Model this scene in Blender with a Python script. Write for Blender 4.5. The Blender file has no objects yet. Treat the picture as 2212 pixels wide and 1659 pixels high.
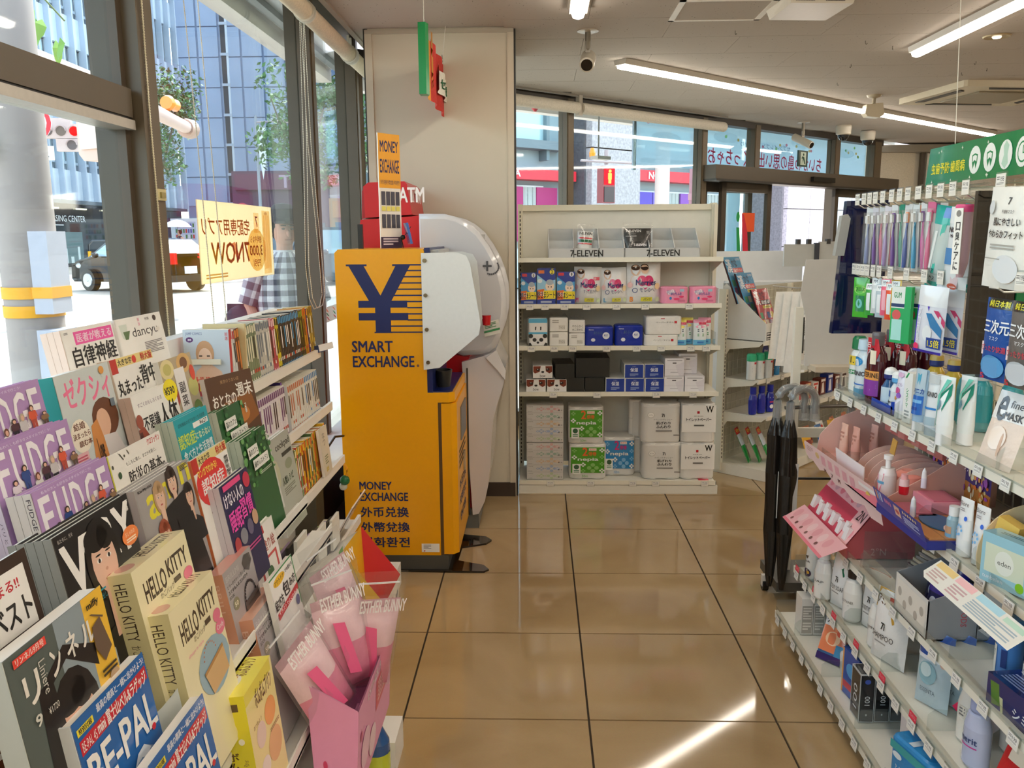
import bpy, math, random
from mathutils import Matrix, Vector
random.seed(7)
SC = bpy.context.scene
COL = SC.collection
R = math.radians
# ------------------------------------------------------------------ camera, light, exposure
cd = bpy.data.cameras.new('camera'); cam = bpy.data.objects.new('camera', cd); COL.objects.link(cam); SC.camera = cam
cd.sensor_width = 36.0; cd.lens = 36.0 * 1818.4 / 2212.0; cd.clip_start = 0.02; cd.clip_end = 600
def cam_matrix(pitch, yaw, roll):
    cy, sy, cp, sp, cr, sr = math.cos(yaw), math.sin(yaw), math.cos(pitch), math.sin(pitch), math.cos(roll), math.sin(roll)
    A = Matrix(((cy, sy, 0), (-sy, cy, 0), (0, 0, 1))); B = Matrix(((1, 0, 0), (0, sp, cp), (0, cp, -sp))); D = Matrix(((cr, sr, 0), (-sr, cr, 0), (0, 0, 1)))
    m = D @ B @ A
    return Matrix((m[0], m[1], [-v for v in m[2]])).transposed().to_4x4()
cam.matrix_world = Matrix.Translation((0, 0, 1.5345)) @ cam_matrix(.17302, .031958, -.0071028)
W = bpy.data.worlds.new('sky'); SC.world = W; W.use_nodes = True
wn = W.node_tree.nodes; wn.clear()
sky = wn.new('ShaderNodeTexSky'); sky.sky_type = 'NISHITA'; sky.sun_disc = False; sky.sun_elevation = R(52); sky.sun_rotation = R(17); sky.air_density = 1.2; sky.dust_density = 2.0
bg = wn.new('ShaderNodeBackground'); bg.inputs[1].default_value = 0.85
wo = wn.new('ShaderNodeOutputWorld'); hs = wn.new('ShaderNodeHueSaturation'); hs.inputs['Saturation'].default_value = .6; W.node_tree.links.new(sky.outputs[0], hs.inputs['Color']); W.node_tree.links.new(hs.outputs[0], bg.inputs[0]); W.node_tree.links.new(bg.outputs[0], wo.inputs[0])
sl = bpy.data.lights.new('sun', 'SUN'); sl.energy = 4.5; sl.angle = R(0.6); sl.color = (1, .95, .86)
sun = bpy.data.objects.new('sun', sl); COL.objects.link(sun)
sun.rotation_euler = Vector((.25, .8, 1.0)).to_track_quat('Z', 'Y').to_euler()
LAMP = 19.0
SC.view_settings.view_transform = 'Standard'; SC.view_settings.look = 'None'; SC.view_settings.gamma = 1.0
SC.view_settings.exposure = 0.2; SC.view_settings.use_curve_mapping = False
SC.cycles.max_bounces = 8; SC.cycles.transparent_max_bounces = 24; SC.cycles.sample_clamp_indirect = 4.0
SC.cycles.caustics_reflective = False; SC.cycles.caustics_refractive = False; SC.cycles.use_denoising = True
SC.cycles.diffuse_bounces = 4; SC.cycles.glossy_bounces = 3

# ------------------------------------------------------------------ colours and materials
_lin = {}
def lin(c):
    if c not in _lin:
        v = [((c >> s) & 255) / 255 for s in (16, 8, 0)]
        _lin[c] = tuple(x / 12.92 if x <= .04045 else ((x + .055) / 1.055) ** 2.4 for x in v) + (1.0,)
    return _lin[c]
def newmat(name):
    m = bpy.data.materials.new(name); m.use_nodes = True; n = m.node_tree.nodes; l = m.node_tree.links
    return m, n, l, n['Principled BSDF'], n['Material Output']
MATS = {}
def surf(name, rough=.5, metal=0, coat=0, spec=.5, grain=0, gscale=60, bump=0, trans=0):
    m, n, l, b, o = newmat(name)
    a = n.new('ShaderNodeAttribute'); a.attribute_name = 'Col'
    src = a.outputs['Color']
    if grain or bump:
        tc = n.new('ShaderNodeNewGeometry'); nz = n.new('ShaderNodeTexNoise'); nz.inputs['Scale'].default_value = gscale; nz.inputs['Detail'].default_value = 3
        l.new(tc.outputs['Position'], nz.inputs['Vector'])
        if grain:
            mr = n.new('ShaderNodeMapRange'); mr.inputs[1].default_value = .3; mr.inputs[2].default_value = .7; mr.inputs[3].default_value = 1 - grain; mr.inputs[4].default_value = 1 + grain * .4
            l.new(nz.outputs['Fac'], mr.inputs[0])
            mx = n.new('ShaderNodeVectorMath'); mx.operation = 'SCALE'; l.new(src, mx.inputs[0]); l.new(mr.outputs[0], mx.inputs['Scale']); src = mx.outputs[0]
        if bump:
            bp = n.new('ShaderNodeBump'); bp.inputs['Strength'].default_value = bump; bp.inputs['Distance'].default_value = .004; l.new(nz.outputs['Fac'], bp.inputs['Height']); l.new(bp.outputs[0], b.inputs['Normal'])
    l.new(src, b.inputs['Base Color'])
    b.inputs['Roughness'].default_value = rough; b.inputs['Metallic'].default_value = metal; b.inputs['Coat Weight'].default_value = coat; b.inputs['Specular IOR Level'].default_value = spec
    MATS[name] = m; return m
surf('paper', .55, grain=.03, gscale=25); surf('card', .35, grain=.02, gscale=30); surf('gloss', .16, coat=.4); surf('plastic', .3, grain=.02)
surf('paint', .42, grain=.03, gscale=12); surf('metal', .28, metal=1); surf('brushed', .45, metal=.7, grain=.05); surf('cloth', .85, grain=.12, gscale=90, bump=.4)
surf('wrinkle', .28, grain=.05, gscale=28, bump=.9); surf('stone', .45, grain=.28, gscale=14); surf('wall', .75, grain=.02, gscale=6); surf('asphalt', .9, grain=.12, gscale=2.5, bump=.2)
surf('foliage', .6, grain=.3, gscale=2.0); surf('glossdark', .08, coat=.6); surf('facade', .55, grain=.05, gscale=.8)
def floor_mat():
    m, n, l, b, o = newmat('polished_tile')
    g = n.new('ShaderNodeNewGeometry'); nz = n.new('ShaderNodeTexNoise'); nz.inputs['Scale'].default_value = 1.6; nz.inputs['Detail'].default_value = 5; nz.inputs['Distortion'].default_value = .8
    n2 = n.new('ShaderNodeTexNoise'); n2.inputs['Scale'].default_value = 160; l.new(g.outputs['Position'], nz.inputs['Vector']); l.new(g.outputs['Position'], n2.inputs['Vector'])
    r = n.new('ShaderNodeValToRGB'); r.color_ramp.elements[0].position = .3; r.color_ramp.elements[0].color = lin(0xA2865F); r.color_ramp.elements[1].position = .72; r.color_ramp.elements[1].color = lin(0xBDA27A)
    l.new(nz.outputs['Fac'], r.inputs[0])
    mx = n.new('ShaderNodeMix'); mx.data_type = 'RGBA'; mx.blend_type = 'MULTIPLY'; mx.inputs[0].default_value = .12; l.new(r.outputs[0], mx.inputs[6]); l.new(n2.outputs['Color'], mx.inputs[7]); l.new(mx.outputs[2], b.inputs['Base Color'])
    rr = n.new('ShaderNodeMapRange'); rr.inputs[3].default_value = .03; rr.inputs[4].default_value = .1; l.new(nz.outputs['Fac'], rr.inputs[0]); l.new(rr.outputs[0], b.inputs['Roughness'])
    b.inputs['Specular IOR Level'].default_value = .55; MATS['floor'] = m
floor_mat()
def ceil_mat():
    m, n, l, b, o = newmat('ceiling_board')
    g = n.new('ShaderNodeNewGeometry'); mp = n.new('ShaderNodeMapping'); mp.inputs['Scale'].default_value = (60, 24, 30); mp.inputs['Rotation'].default_value = (0, 0, .6)
    v = n.new('ShaderNodeTexVoronoi'); v.inputs['Scale'].default_value = 1.0; l.new(g.outputs['Position'], mp.inputs['Vector']); l.new(mp.outputs[0], v.inputs['Vector'])
    nz = n.new('ShaderNodeTexNoise'); nz.inputs['Scale'].default_value = 9; l.new(g.outputs['Position'], nz.inputs['Vector'])
    ad = n.new('ShaderNodeMath'); ad.operation = 'MULTIPLY_ADD'; ad.inputs[1].default_value = .35; l.new(nz.outputs['Fac'], ad.inputs[0]); l.new(v.outputs['Distance'], ad.inputs[2])
    r = n.new('ShaderNodeValToRGB'); e = r.color_ramp.elements; e[0].position = .22; e[0].color = lin(0x6E655C); e[1].position = .3; e[1].color = lin(0xB9B0A6); l.new(ad.outputs[0], r.inputs[0]); l.new(r.outputs[0], b.inputs['Base Color']); b.inputs['Roughness'].default_value = .85
    MATS['ceiling'] = m
ceil_mat()
def clear(name, tint, gloss, diff=0, rough=.03):
    m, n, l, b, o = newmat(name); n.remove(b)
    t = n.new('ShaderNodeBsdfTransparent'); t.inputs[0].default_value = lin(tint); g = n.new('ShaderNodeBsdfGlossy'); g.inputs['Roughness'].default_value = rough
    fr = n.new('ShaderNodeLayerWeight'); fr.inputs[0].default_value = .5; pw = n.new('ShaderNodeMath'); pw.operation = 'POWER'; pw.inputs[1].default_value = 5; l.new(fr.outputs['Facing'], pw.inputs[0])
    ml = n.new('ShaderNodeMath'); ml.operation = 'MULTIPLY_ADD'; ml.inputs[1].default_value = .9; ml.inputs[2].default_value = .04 * gloss; l.new(pw.outputs[0], ml.inputs[0])
    mx = n.new('ShaderNodeMixShader'); l.new(ml.outputs[0], mx.inputs[0]); l.new(t.outputs[0], mx.inputs[1]); l.new(g.outputs[0], mx.inputs[2]); out = mx.outputs[0]
    if diff:
        d = n.new('ShaderNodeBsdfTranslucent' if 'trans' in name else 'ShaderNodeBsdfDiffuse'); a = n.new('ShaderNodeAttribute'); a.attribute_name = 'Col'; l.new(a.outputs['Color'], d.inputs[0]); m2 = n.new('ShaderNodeMixShader'); m2.inputs[0].default_value = diff; l.new(out, m2.inputs[1]); l.new(d.outputs[0], m2.inputs[2]); out = m2.outputs[0]
    l.new(out, o.inputs[0]); MATS[name] = m
clear('glass', 0xF2FAFA, 1.0); clear('carglass', 0x607880, 1.6); clear('acrylic', 0xF6F8F7, 1.0, .03); clear('film', 0xFCFCFC, 1.6, .03, .12); clear('bagfilm', 0xF4F4F4, 2.5, .3, .15); clear('frost', 0xFFFFFF, 1.0, .75, .3); clear('transfilm', 0xE8F0F4, .6, .6); clear('transpaper', 0xFFFFFF, .3, .93)
def emit(name, k):
    m, n, l, b, o = newmat(name); n.remove(b); e = n.new('ShaderNodeEmission'); a = n.new('ShaderNodeAttribute'); a.attribute_name = 'Col'; l.new(a.outputs['Color'], e.inputs[0]); e.inputs[1].default_value = k; l.new(e.outputs[0], o.inputs[0]); MATS[name] = m
emit('lamp', LAMP); emit('glow', 2.0); emit('glowred', 1.6)
def filt():
    m, n, l, b, o = newmat('filter'); n.remove(b); t = n.new('ShaderNodeBsdfTransparent'); d = n.new('ShaderNodeBsdfTranslucent'); a = n.new('ShaderNodeAttribute'); a.attribute_name = 'Col'; mx = n.new('ShaderNodeMixShader'); mx.inputs[0].default_value = .45
    l.new(a.outputs['Color'], t.inputs[0]); l.new(a.outputs['Color'], d.inputs[0]); l.new(t.outputs[0], mx.inputs[1]); l.new(d.outputs[0], mx.inputs[2]); l.new(mx.outputs[0], o.inputs[0]); MATS['filter'] = m
filt()

# ------------------------------------------------------------------ mesh building
class G:
    def __init__(s, M=None): s.v = []; s.f = []; s.c = []; s.s = []; s.M = M
    def face(s, pts, c, sm=False):
        i = len(s.v)
        if s.M is not None: pts = [tuple(s.M @ Vector(p)) for p in pts]
        s.v += pts; s.f.append(tuple(range(i, i + len(pts)))); s.c.append(c); s.s.append(sm); return s
    def mesh(s, vs, fs, c, sm=False):
        i = len(s.v)
        if s.M is not None: vs = [tuple(s.M @ Vector(p)) for p in vs]
        s.v += vs
        for k, f in enumerate(fs):
            s.f.append(tuple(i + q for q in f)); s.c.append(c[k] if isinstance(c, list) else c); s.s.append(sm)
        return s
    def box(s, x0, y0, z0, x1, y1, z1, c, top=None, side=None, front=None):
        v = [(x0, y0, z0), (x1, y0, z0), (x1, y1, z0), (x0, y1, z0), (x0, y0, z1), (x1, y0, z1), (x1, y1, z1), (x0, y1, z1)]
        f = [(0, 1, 5, 4), (1, 2, 6, 5), (2, 3, 7, 6), (3, 0, 4, 7), (4, 5, 6, 7), (3, 2, 1, 0)]
        o = lambda q: c if q is None else q
        return s.mesh(v, f, [o(front), o(side), c, o(side), o(top), c])
    def prism(s, poly, a, b, c, ax='z', capc=None, sm=False):
        n = len(poly)
        def P(p, h):
            return {'z': (p[0], p[1], h), 'y': (p[0], h, p[1]), 'x': (h, p[0], p[1])}[ax]
        v = [P(p, a) for p in poly] + [P(p, b) for p in poly]
        s.mesh(v, [(i, (i + 1) % n, n + (i + 1) % n, n + i) for i in range(n)], c, sm)
        cc = c if capc is None else capc
        s.face([P(p, a) for p in poly][::-1], cc); s.face([P(p, b) for p in poly], cc); return s
    def lathe(s, prof, c, n=16, x=0, y=0, z=0, sx=1, sy=1, ax='z', cap=True):
        # prof: (radius, height[, colour of the band above])
        cs = []; cur = c
        rings = []
        for p in prof:
            if len(p) > 2: cur = p[2]
            cs.append(cur)
            rg = []
            for k in range(n):
                t = 2 * math.pi * k / n; a, b, h = p[0] * math.cos(t) * sx, p[0] * math.sin(t) * sy, p[1]
                rg.append({'z': (x + a, y + b, z + h), 'y': (x + a, y + h, z + b), 'x': (x + h, y + a, z + b)}[ax])
            rings.append(rg)
        for i in range(len(rings) - 1):
            if rings[i] == rings[i + 1]: continue
            s.mesh(rings[i] + rings[i + 1], [(k, (k + 1) % n, n + (k + 1) % n, n + k) for k in range(n)], cs[i], True)
        if cap:
            if prof[0][0] > 1e-5: s.face(rings[0][::-1], cs[0])
            if prof[-1][0] > 1e-5: s.face(rings[-1], cs[-1])
        return s
    def tube(s, pts, r, c, n=8):
        pts = [Vector(p) for p in pts]; rs = r if isinstance(r, list) else [r] * len(pts); rings = []; up = Vector((0, 0, 1))
        for i, p in enumerate(pts):
            d = (pts[min(i + 1, len(pts) - 1)] - pts[max(i - 1, 0)]).normalized()
            a = d.cross(up)
            if a.length < .05: a = d.cross(Vector((1, 0, 0)))
            a.normalize(); b = d.cross(a)
            rings += [tuple(p + (a * math.cos(2 * math.pi * k / n) + b * math.sin(2 * math.pi * k / n)) * rs[i]) for k in range(n)]
        m = len(pts)
        s.mesh(rings, [(i * n + k, i * n + (k + 1) % n, (i + 1) * n + (k + 1) % n, (i + 1) * n + k) for i in range(m - 1) for k in range(n)], c, True)
        s.face(rings[:n][::-1], c); s.face(rings[-n:], c); return s
    def grid(s, F, nu, nv, c, sm=True):
        v = [F(i / nu, j / nv) for j in range(nv + 1) for i in range(nu + 1)]
        fs = [(j * (nu + 1) + i, j * (nu + 1) + i + 1, (j + 1) * (nu + 1) + i + 1, (j + 1) * (nu + 1) + i) for j in range(nv) for i in range(nu)]
        cc = [c(((i + .5) / nu), ((j + .5) / nv)) for j in range(nv) for i in range(nu)] if callable(c) else c
        return s.mesh(v, fs, cc, sm)
    def ball(s, x, y, z, r, c, n=10, m=6, sx=1, sy=1, sz=1):
        return s.lathe([(r * math.sin(math.pi * i / m) + (1e-6 if i in (0, m) else 0), -r * math.cos(math.pi * i / m) * sz) for i in range(m + 1)], c, n, x, y, z, sx, sy, cap=False)
def data(name, g, mat):
    me = bpy.data.meshes.new(name); me.from_pydata(g.v, [], g.f); me.update()
    at = me.color_attributes.new('Col', 'FLOAT_COLOR', 'CORNER'); buf = []
    for p, c in zip(g.f, g.c): buf += list(lin(c)) * len(p)
    at.data.foreach_set('color', buf); me.polygons.foreach_set('use_smooth', g.s)
    for k in (mat if isinstance(mat, (list, tuple)) else [mat]): me.materials.append(MATS[k])
    return me
def obj(name, g, mat, parent=None, loc=(0, 0, 0), rot=(0, 0, 0), label=None, kind=None):
    o = bpy.data.objects.new(name, data(name, g, mat) if isinstance(g, G) else g); COL.objects.link(o)
    o.parent = parent; o.location = loc; o.rotation_euler = rot
    if label: o['label'] = label
    if kind: o['kind'] = kind
    return o
def thing(name, label, cat, loc=(0, 0, 0), rot=(0, 0, 0), group=None):
    o = bpy.data.objects.new(name, None); COL.objects.link(o); o.empty_display_size = .05; o.location = loc; o.rotation_euler = rot
    o['label'] = label; o['category'] = cat
    if group: o['group'] = group
    return o
def one(name, g, mat, label, cat, loc=(0, 0, 0), rot=(0, 0, 0), group=None):
    o = obj(name, g, mat, None, loc, rot, label); o['category'] = cat
    if group: o['group'] = group
    return o
def struct(name, g=None, mat=None, loc=(0, 0, 0), rot=(0, 0, 0)):
    if g is None:
        o = bpy.data.objects.new(name, None); COL.objects.link(o); o.location = loc; o.rotation_euler = rot; o['kind'] = 'structure'; return o
    return obj(name, g, mat, None, loc, rot, kind='structure')
def dup(o, loc, rot=None, label=None, parent=None, scale=None):
    c = o.copy(); COL.objects.link(c); c.location = loc; c.parent = parent
    if rot is not None: c.rotation_euler = rot
    if scale: c.scale = scale
    if label: c['label'] = label
    for ch in o.children:
        d = ch.copy(); COL.objects.link(d); d.parent = c
        for g in ch.children: e = g.copy(); COL.objects.link(e); e.parent = d
    return c

# ------------------------------------------------------------------ flat print: patches and lettering on real surfaces
_tx = {}
def glyphs(s, bold=0):
    if (s, bold) not in _tx:
        c = bpy.data.curves.new('t', 'FONT'); c.body = s; c.resolution_u = 2 if len(s) < 22 else 1; c.fill_mode = 'FRONT'
        o = bpy.data.objects.new('t', c); COL.objects.link(o); m = o.to_mesh()
        v = [(p.co.x, p.co.y) for p in m.vertices]; f = [tuple(p.vertices) for p in m.polygons]
        o.to_mesh_clear(); bpy.data.objects.remove(o); bpy.data.curves.remove(c)
        if bold:
            n0, v0, f0 = len(v), v, f; v, f = [], []
            for a, b in ((0, 0), (.04, 0), (0, .028), (.04, .028)): f = f + [tuple(i + len(v) for i in q) for q in f0]; v = v + [(p[0] + a, p[1] + b, len(v) // n0 * .55) for p in v0]
        x0, x1 = min(p[0] for p in v), max(p[0] for p in v); y0, y1 = min(p[1] for p in v), max(p[1] for p in v)
        _tx[(s, bold)] = ([((p[0] - x0) / (x1 - x0), 1 - (p[1] - y0) / (y1 - y0), p[2] if bold else 0) for p in v], f)
    return _tx[(s, bold)]
def pr(g, ops, S, asp=.72, k=1, sub=1):
    for op in ops:
        t = op[0]; c = op[-1]
        if t == 'r':
            _, x0, y0, x1, y1, c = op
            if sub == 1: g.face([S(x0, y1, k), S(x1, y1, k), S(x1, y0, k), S(x0, y0, k)], c)
            else: g.grid(lambda a, b: S(x0 + (x1 - x0) * a, y1 + (y0 - y1) * b, k), max(1, round(sub * abs(x1 - x0)) + 1), max(1, round(sub * abs(y1 - y0)) + 1), c)
        elif t == 'e':
            _, x, y, rx, ry, c = op; N = 18
            g.face([S(x + rx * math.cos(2 * math.pi * i / N), y - ry * math.sin(2 * math.pi * i / N), k) for i in range(N)], c)
        elif t == 'p': g.face([S(x, y, k) for x, y in op[1]], c)
        elif t in 'tRb':
            s, x0, y0, x1, y1, c = op[1:7]; v, f = glyphs(s, 1 if t == 'b' else 0)
            if t == 'R': q = [S(x1 - (x1 - x0) * b, y0 + (y1 - y0) * a, k + d) for a, b, d in v]
            else: q = [S(x0 + (x1 - x0) * a, y0 + (y1 - y0) * b, k + d) for a, b, d in v]
            g.mesh(q, f, c); k += 1.7 if t == 'b' else 0
        elif t == 'v':
            s, x0, y0, x1, y1, c = op[1:7]; h = (y1 - y0) / len(s)
            for i, ch in enumerate(s):
                if ch != ' ': v, f = glyphs(ch, 1); g.mesh([S(x0 + (x1 - x0) * a, y0 + h * (i + .06 + .86 * b), k + d) for a, b, d in v], f, c)
        elif t == 'L':  # rows of fine print
            _, x0, y0, x1, y1, n, c = op; h = (y1 - y0) / n
            for i in range(n):
                xx = x0 + (x1 - x0) * (1 if i % 3 != 2 else .65); g.face([S(x0, y0 + h * (i + .55), k), S(xx, y0 + h * (i + .55), k), S(xx, y0 + h * i, k), S(x0, y0 + h * i, k)], c)
        elif t == 'f':  # bust of a person: hair, face, neck, top
            _, x, y, s, hair, skin, top = op; q = s * asp; d = 1
            def E(dx, dy, rx, ry, c2, d): g.face([S(x + s * (dx + rx * math.cos(2 * math.pi * i / 16)), y + q * (dy - ry * math.sin(2 * math.pi * i / 16)), k + d) for i in range(16)], c2)
            def Q(pts, c2, d): g.face([S(x + s * a, y + q * b, k + d) for a, b in pts], c2)
            E(0, .05, .62, .85, hair, 0); Q([(-1.2, 2.9), (1.2, 2.9), (1.05, 1.75), (.35, 1.35), (-.35, 1.35), (-1.05, 1.75)], top, .5); Q([(-.22, 1.6), (.22, 1.6), (.2, .6), (-.2, .6)], skin, 1)
            E(0, .1, .44, .62, skin, 1.5); E(-.12, -.42, .42, .26, hair, 2); E(.2, -.38, .3, .26, hair, 2)
            for a in (-.18, .18): E(a, .02, .085, .045, 0xF4EFEA, 2.4); E(a, .02, .042, .045, 0x2A1C18, 2.8); E(a, -.09, .1, .018, hair, 2.8)
            E(0, .24, .05, .035, 0xC99880, 2.4); E(0, .42, .12, .042, 0xB04A48, 2.6); k += 2.2
        k += 1
    return k
EPS = .00009
def frame(O, U, V, eps=EPS):
    O, U, V = Vector(O), Vector(U), Vector(V); N = V.cross(U).normalized()
    return lambda u, v, k: tuple(O + U * u + V * v + N * (k * eps))
# front face of a local box of width w, height h standing at z0, front at y=-d
def front(w, h, d=0, z0=0, x0=None):
    x0 = -w / 2 if x0 is None else x0
    return frame((x0, -d, z0 + h), (w, 0, 0), (0, 0, -h))
def lside(w, h, d0, d1, z0=0):  # face looking towards -x, reading left to right = back to front
    return frame((-w / 2, d1, z0 + h), (0, d0 - d1, 0), (0, 0, -h))
def rside(w, h, d0, d1, z0=0):
    return frame((w / 2, d0, z0 + h), (0, d1 - d0, 0), (0, 0, -h))
def topf(w, h, d0, d1):
    return frame((-w / 2, d1, h), (w, 0, 0), (0, d0 - d1, 0))
DA = math.atan2(.676, .737); DC, DS = math.cos(DA), math.sin(DA)
def D(s, off=0, z=0): return (-1.25 + DC * s - DS * off, 5.85 + DS * s + DC * off, z)
WHITE, CREAM, BRONZE, DBR = 0xF2F1EC, 0xE6E0CC, 0x5E5240, 0x3A3028
GLOBE = 0
# ================================================================== SETTING: floor, ceiling, walls, windows
def inside(x, y): return (-(x + 1.25) * DS + (y - 5.85) * DC) < .25
fl = struct('floor', G().face([(-1.3, -2.6, -.006), (9, -2.6, -.006), (9, 13.2, -.006), (6.6, 13.2, -.006), (-1.3, 5.9, -.006)], 0x3A2C1C), 'wall')
tg = G(); a = .2965; tg.box(-a, -a, -.006, a, a, 0, 0xB59B74)
td = data('tile', tg, 'floor')
for i in range(-2, 15):
    for j in range(-11, 12):
        x, y = -.4397 + .6 * i + .3, 4.891 - .6 * j - .3
        if x > -1.2 and inside(x, y) and y > -1.9: obj('tile', td, None, fl, (x, y, 0))
CZ = 2.668
cl = struct('ceiling', G().mesh([(-1.03, -2.6, CZ), (9, -2.6, CZ), (9, 13.2, CZ), (6.8, 13.2, CZ), (-1.03, 6.05, CZ), (-1.03, -2.6, CZ + .2), (9, -2.6, CZ + .2), (9, 13.2, CZ + .2), (6.8, 13.2, CZ + .2), (-1.03, 6.05, CZ + .2)],
    [(0, 1, 2, 3, 4), (9, 8, 7, 6, 5), (0, 5, 6, 1), (1, 6, 7, 2), (2, 7, 8, 3), (3, 8, 9, 4), (4, 9, 5, 0)], 0xCFC6BA), 'ceiling')
cg = G().box(-.449, -.2235, -.003, .449, .2235, .008, 0xD6CDC2); cdm = data('ceiling_panel', cg, 'ceiling')
for i in range(0, 7):
    for j in range(-3, 12):
        x, y = -.186 + .9 * i + (.45 if j % 2 else 0) - .45, 4.69 + .4515 * j + .225
        if x > -.6 and inside(x, y + .3) and y + .25 < 9.9: obj('ceiling_panel', cdm, None, cl, (x, y, CZ - .006))
# blind recess above the left windows
struct('trim_1', G().box(-1.05, -2.6, CZ - .012, -1.02, 5.98, CZ + .24, 0xA59C90), 'paint')
struct('trim_2', G().box(-1.32, -2.6, 2.88, -1.0, 6.0, 2.94, 0xC9C2B6), 'paint')
# column
co = struct('wall_column', G().box(-.94, 4.871, 0, -.146, 5.62, CZ, 0xD0C7B4), 'wall')
obj('corner_trim', G().box(-.955, 4.862, 0, -.915, 4.9, CZ - .03, 0xCFC4B0), 'paint', co); obj('corner_trim', G().box(-.17, 4.862, 0, -.134, 4.9, CZ - .03, 0xCFC4B0), 'paint', co)
obj('panel_joint', G().box(-.134, 4.875, 0, -.124, 4.95, CZ, 0x2A2622), 'paint', co); obj('panel_joint', G().box(-.965, 4.875, 0, -.955, 4.95, CZ, 0x2A2622), 'paint', co)
obj('top_trim', G().box(-.955, 4.862, CZ - .03, -.134, 4.9, CZ - .008, 0xB7AD9B), 'paint', co)
struct('baseboard_column', G().box(-.95, 4.86, 0, -.138, 5.63, .085, 0x3A2C22), 'paint')
# other walls of the shop (behind the camera and to the right)
struct('wall_right', G().box(8.9, -2.6, 0, 9, 13.2, CZ, 0xCFC6B4), 'wall'); struct('wall_rear', G().box(-1.3, -2.7, 0, 9, -2.6, CZ, 0xDCD2BE), 'wall')
struct('wall_far', G().box(4.25, 11.35, 0, 9, 11.45, CZ, 0xE2DAC8), 'wall')
# ---- left window wall, glass at x=-1.25
GX = -1.25
def bar(p, x0, y0, z0, x1, y1, z1, c=BRONZE, nm='mullion', mat='paint'): return obj(nm, G().box(x0, y0, z0, x1, y1, z1, c), mat, p)
def pane(p, y0, y1, z0, z1): obj('pane', G().box(GX - .004, y0, z0, GX + .004, y1, z1, WHITE), 'glass', p)
w1 = struct('window_1')
pane(w1, -2.6, 2.55, .16, 1.9); pane(w1, -2.6, 2.55, 1.97, 2.86)
bar(w1, GX - .05, -2.6, 1.89, GX + .05, 2.56, 1.972, nm='transom'); bar(w1, GX - .02, -2.6, 1.855, GX + .055, 2.56, 1.882, 0xC8C2B8, 'track', 'brushed'); bar(w1, GX - .03, -2.6, 1.872, GX + .045, 2.56, 1.892, 0x14100E, 'gasket'); bar(w1, GX - .05, -2.6, 2.78, GX + .05, 2.56, 2.9, nm='head_rail')
w2 = struct('window_2'); pane(w2, 2.75, 4.55, .16, 2.8); bar(w2, GX - .05, 2.75, 2.74, GX + .05, 4.55, 2.9, 0x8A8880, 'head_rail', 'brushed')
w3 = struct('window_3'); pane(w3, 4.66, 5.66, .16, 2.8); bar(w3, GX - .05, 4.66, 2.74, GX + .05, 5.66, 2.9, 0x8A8880, 'head_rail', 'brushed')
# wide pier between window 1 and 2
pm = struct('trim_3')
bar(pm, GX - .06, 2.545, .1, GX + .03, 2.575, 2.9, 0x54483A, 'gasket'); bar(pm, GX - .06, 2.575, .1, GX + .075, 2.625, 2.9); bar(pm, GX - .06, 2.625, .1, GX + .02, 2.64, 2.9, 0x120E0C, 'gasket'); bar(pm, GX - .06, 2.64, .1, GX + .06, 2.715, 2.9, 0x6B5F4C); bar(pm, GX - .06, 2.715, .1, GX + .05, 2.725, 2.9, 0x120E0C, 'gasket'); bar(pm, GX - .06, 2.725, .1, GX + .03, 2.75, 2.9, 0x4A3C38)
obj('latch', G().box(GX + .06, 2.645, 1.655, GX + .068, 2.705, 1.69, 0xD8CC96).box(GX + .066, 2.66, 1.663, GX + .074, 2.69, 1.68, 0xA89A60), 'plastic', pm)
for nm, y in (('trim_4', 4.55), ('trim_5', 5.66)):
    t = struct(nm); bar(t, GX - .06, y, .1, GX + .07, y + .02, 2.9, 0x56493A); bar(t, GX - .06, y + .02, .1, GX + .075, y + .08, 2.9, 0x66563C); bar(t, GX - .06, y + .08, .1, GX + .06, y + .11, 2.9, 0x2A1C22)
struct('trim_6', G().box(-1.32, -2.6, 0, -1.17, 5.9, .14, 0xDAD5CA), 'paint'); struct('trim_7', G().box(-1.29, -2.6, .14, -1.2, 5.9, .17, 0x3A342E), 'paint')
# ---- diagonal window wall
def dbox(g, s0, o0, z0, s1, o1, z1, c):
    p = [D(s0, o0, z0), D(s1, o0, z0), D(s1, o1, z0), D(s0, o1, z0), D(s0, o0, z1), D(s1, o0, z1), D(s1, o1, z1), D(s0, o1, z1)]
    return g.mesh(p, [(0, 1, 5, 4), (1, 2, 6, 5), (2, 3, 7, 6), (3, 0, 4, 7), (4, 5, 6, 7), (3, 2, 1, 0)], c)
w4 = struct('window_4')
for s0, s1, z0, z1 in ((.05, 1.97, .1, 2.6), (2.05, 3.77, .1, 2.6), (3.86, 4.66, 2.2, 2.6), (4.75, 6.25, 2.2, 2.6), (6.37, 7.2, 2.2, 2.6)):
    obj('pane', dbox(G(), s0, -.004, z0, s1, .004, z1, WHITE), 'glass', w4)
for s0, s1, z0, z1 in ((-.02, .06, 0, 2.64), (1.97, 2.05, 0, 2.64), (3.77, 3.86, 0, 2.64), (4.65, 4.75, 2.1, 2.64), (6.25, 6.37, 0, 2.64), (7.18, 7.36, 0, 2.64)):
    obj('mullion', dbox(dbox(G(), s0, -.05, z0, s1, .05, z1, BRONZE), s0 + .01, -.056, z0, s1 - .01, -.05, z1, 0x6E5F4A), 'paint', w4)
obj('head_rail', dbox(G(), -.02, -.05, 2.6, 7.4, .06, CZ + .1, 0x3C342C), 'paint', w4); obj('sill', dbox(G(), -.02, -.05, 0, 3.86, .05, .12, BRONZE), 'paint', w4)
dr = struct('door_1')
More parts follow.
